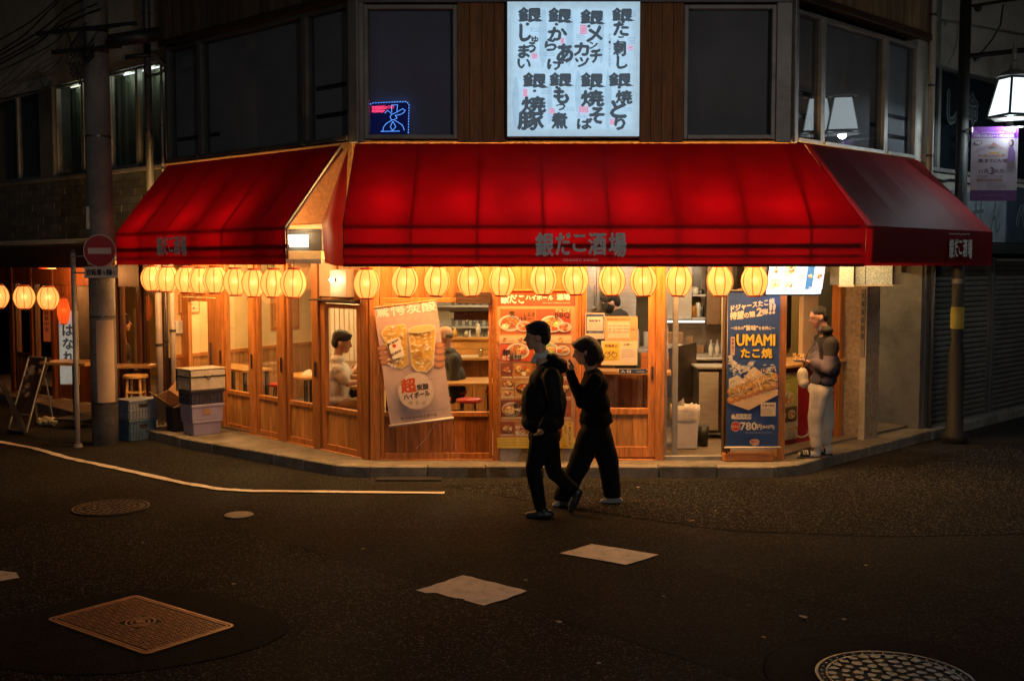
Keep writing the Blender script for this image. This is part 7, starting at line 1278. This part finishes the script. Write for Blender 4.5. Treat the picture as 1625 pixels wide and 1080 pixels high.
# ================================================================== MANHOLES
IRON = mat('orange_lit_iron', (.42, .18, .08), .38, .45, ns=14, var=.35, bump=.3, bs=40); IRONG = mat('grey_iron', (.11, .11, .105), .4, .6, ns=12, var=.3, bump=.3, bs=40); IROND = mat('dark_iron', (.012, .009, .007), .8, .3, var=.3)  # first iron has the warm shop light put into its orange colour
A_ = math.atan2(-.66, .86); MW = T(-2.385, 7.04, .0095) @ RZ(A_); mh = thing('manhole_cover', 'rectangular iron manhole cover, warm light painted into its orange, with raised basket weave bars in the foreground', 'manhole cover', MW)
def rrect(a, b, r, n=5): return [(sx * (a - r) + r * math.cos(t0 + k * PI / 2 / n), sy * (b - r) + r * math.sin(t0 + k * PI / 2 / n)) for sx, sy, t0 in ((1, 1, 0), (-1, 1, PI / 2), (-1, -1, PI), (1, -1, 1.5 * PI)) for k in range(n + 1)]
def ringp(a, b, c, r, z0, z1):
    o = rrect(a, b, r); i_ = rrect(a - c, b - c, max(.004, r - c)); n_ = len(o); return MB().add([(x, y, z1) for x, y in o] + [(x, y, z1) for x, y in i_] + [(x, y, z0) for x, y in o] + [(x, y, z0) for x, y in i_], [f for k in range(n_) for f in ((k, (k + 1) % n_, n_ + (k + 1) % n_, n_ + k), (k, 2 * n_ + k, 2 * n_ + (k + 1) % n_, (k + 1) % n_), (n_ + k, n_ + (k + 1) % n_, 3 * n_ + (k + 1) % n_, 3 * n_ + k))])
ML_, MS_ = .545, .335
add('plate', MB().prism(rrect(ML_, MS_, .05), -.01, .002), IROND, mh, MW); add('rim', ringp(ML_, MS_, .018, .05, -.005, .006), IRON, mh, MW); add('rim', ringp(ML_ - .028, MS_ - .028, .012, .035, -.005, .006), IRON, mh, MW)
mb = MB(); g_ = .052
for i in range(-13, 13):
    for j in range(-8, 8):
        x, y = (i + .5) * g_ * .97, (j + .5) * g_ * .90
        if abs(x) > ML_ - .055 or abs(y) > MS_ - .052 or math.hypot(x, y) < .105: continue
        a, b = (.0200, .0042) if (i + j) % 2 else (.0042, .0190)
        for s in (-1, 1):
            if a > b: mb.box(x - a, x + a, y + s * .0115 - b, y + s * .0115 + b, 0, .006)
            else: mb.box(x + s * .0125 - a, x + s * .0125 + a, y - b, y + b, 0, .006)
add('tread', mb, IRON, mh, MW, kind='stuff')
for r_ in (.095, .062): add('ring', MB().lathe([(r_, 0), (r_, .010), (r_ - .010, .010), (r_ - .010, 0)], 32, cap=False), IRON, mh, MW)
add('emblem', MB().lathe([(.03, 0), (.03, .011), (.0, .011)], 6, cap=False).box(-.055, -.035, -.004, .004, 0, .01).box(.035, .055, -.004, .004, 0, .01), IRON, mh, MW)
def round_cover(x, y, r, label, m, seed=1, detail=True):
    W = T(x, y, .0055); t = thing('manhole_cover', label, 'manhole cover', W); add('plate', MB().lathe([(0, .001), (r, .001)], 48, cap=False), IROND, t, W); k = r / .42
    for a, b in ((r, r - .016 * k), (r * .865, r * .84)): add('ring', MB().lathe([(a, 0), (a, .009), (b, .009), (b, 0)], 48, cap=False), m, t, W)
    mb = MB(); rg = random.Random(seed); n_ = 40
    for i in range(n_): a = 2 * PI * i / n_; mb.lathe([(.010 * k, 0), (.008 * k, .009), (0, .009)], 6, (r * .915 * math.cos(a), r * .915 * math.sin(a), 0), cap=False)
    add('stud', mb, m, t, W, kind='stuff'); mb = MB()
    for q in range(5):
        rr_ = r * (.12 + .165 * q); nn_ = max(4, int(6 * (q + .7)))
        for i in range(nn_):
            a = 2 * PI * (i + .5 * (q % 2)) / nn_; c = Vector((rr_ * math.cos(a), rr_ * math.sin(a), 0)); pts = []
            for s in range(7): b = 2 * PI * s / 7 + rg.random() * .5; d = r * .075 * rg.uniform(.6, 1.15); pts.append((c.x + d * math.cos(b), c.y + d * math.sin(b)))
            mb.prism(pts, 0, .008 + rg.uniform(-.001, .002))
    add('relief', mb, m, t, W, kind='stuff'); return t
round_cover(2.13, 6.08, .43, 'large round patterned grey manhole cover cut by the bottom edge at the right', IRONG, 3); round_cover(-3.80, 10.47, .35, 'round dark manhole cover beyond the white line at the left', mat('dull_iron', (.06, .045, .035), .5, .5, var=.3), 5); round_cover(-2.51, 10.15, .13, 'very small round metal cover in the road', mat('pale_iron', (.28, .22, .17), .45, .4, var=.3), 7)
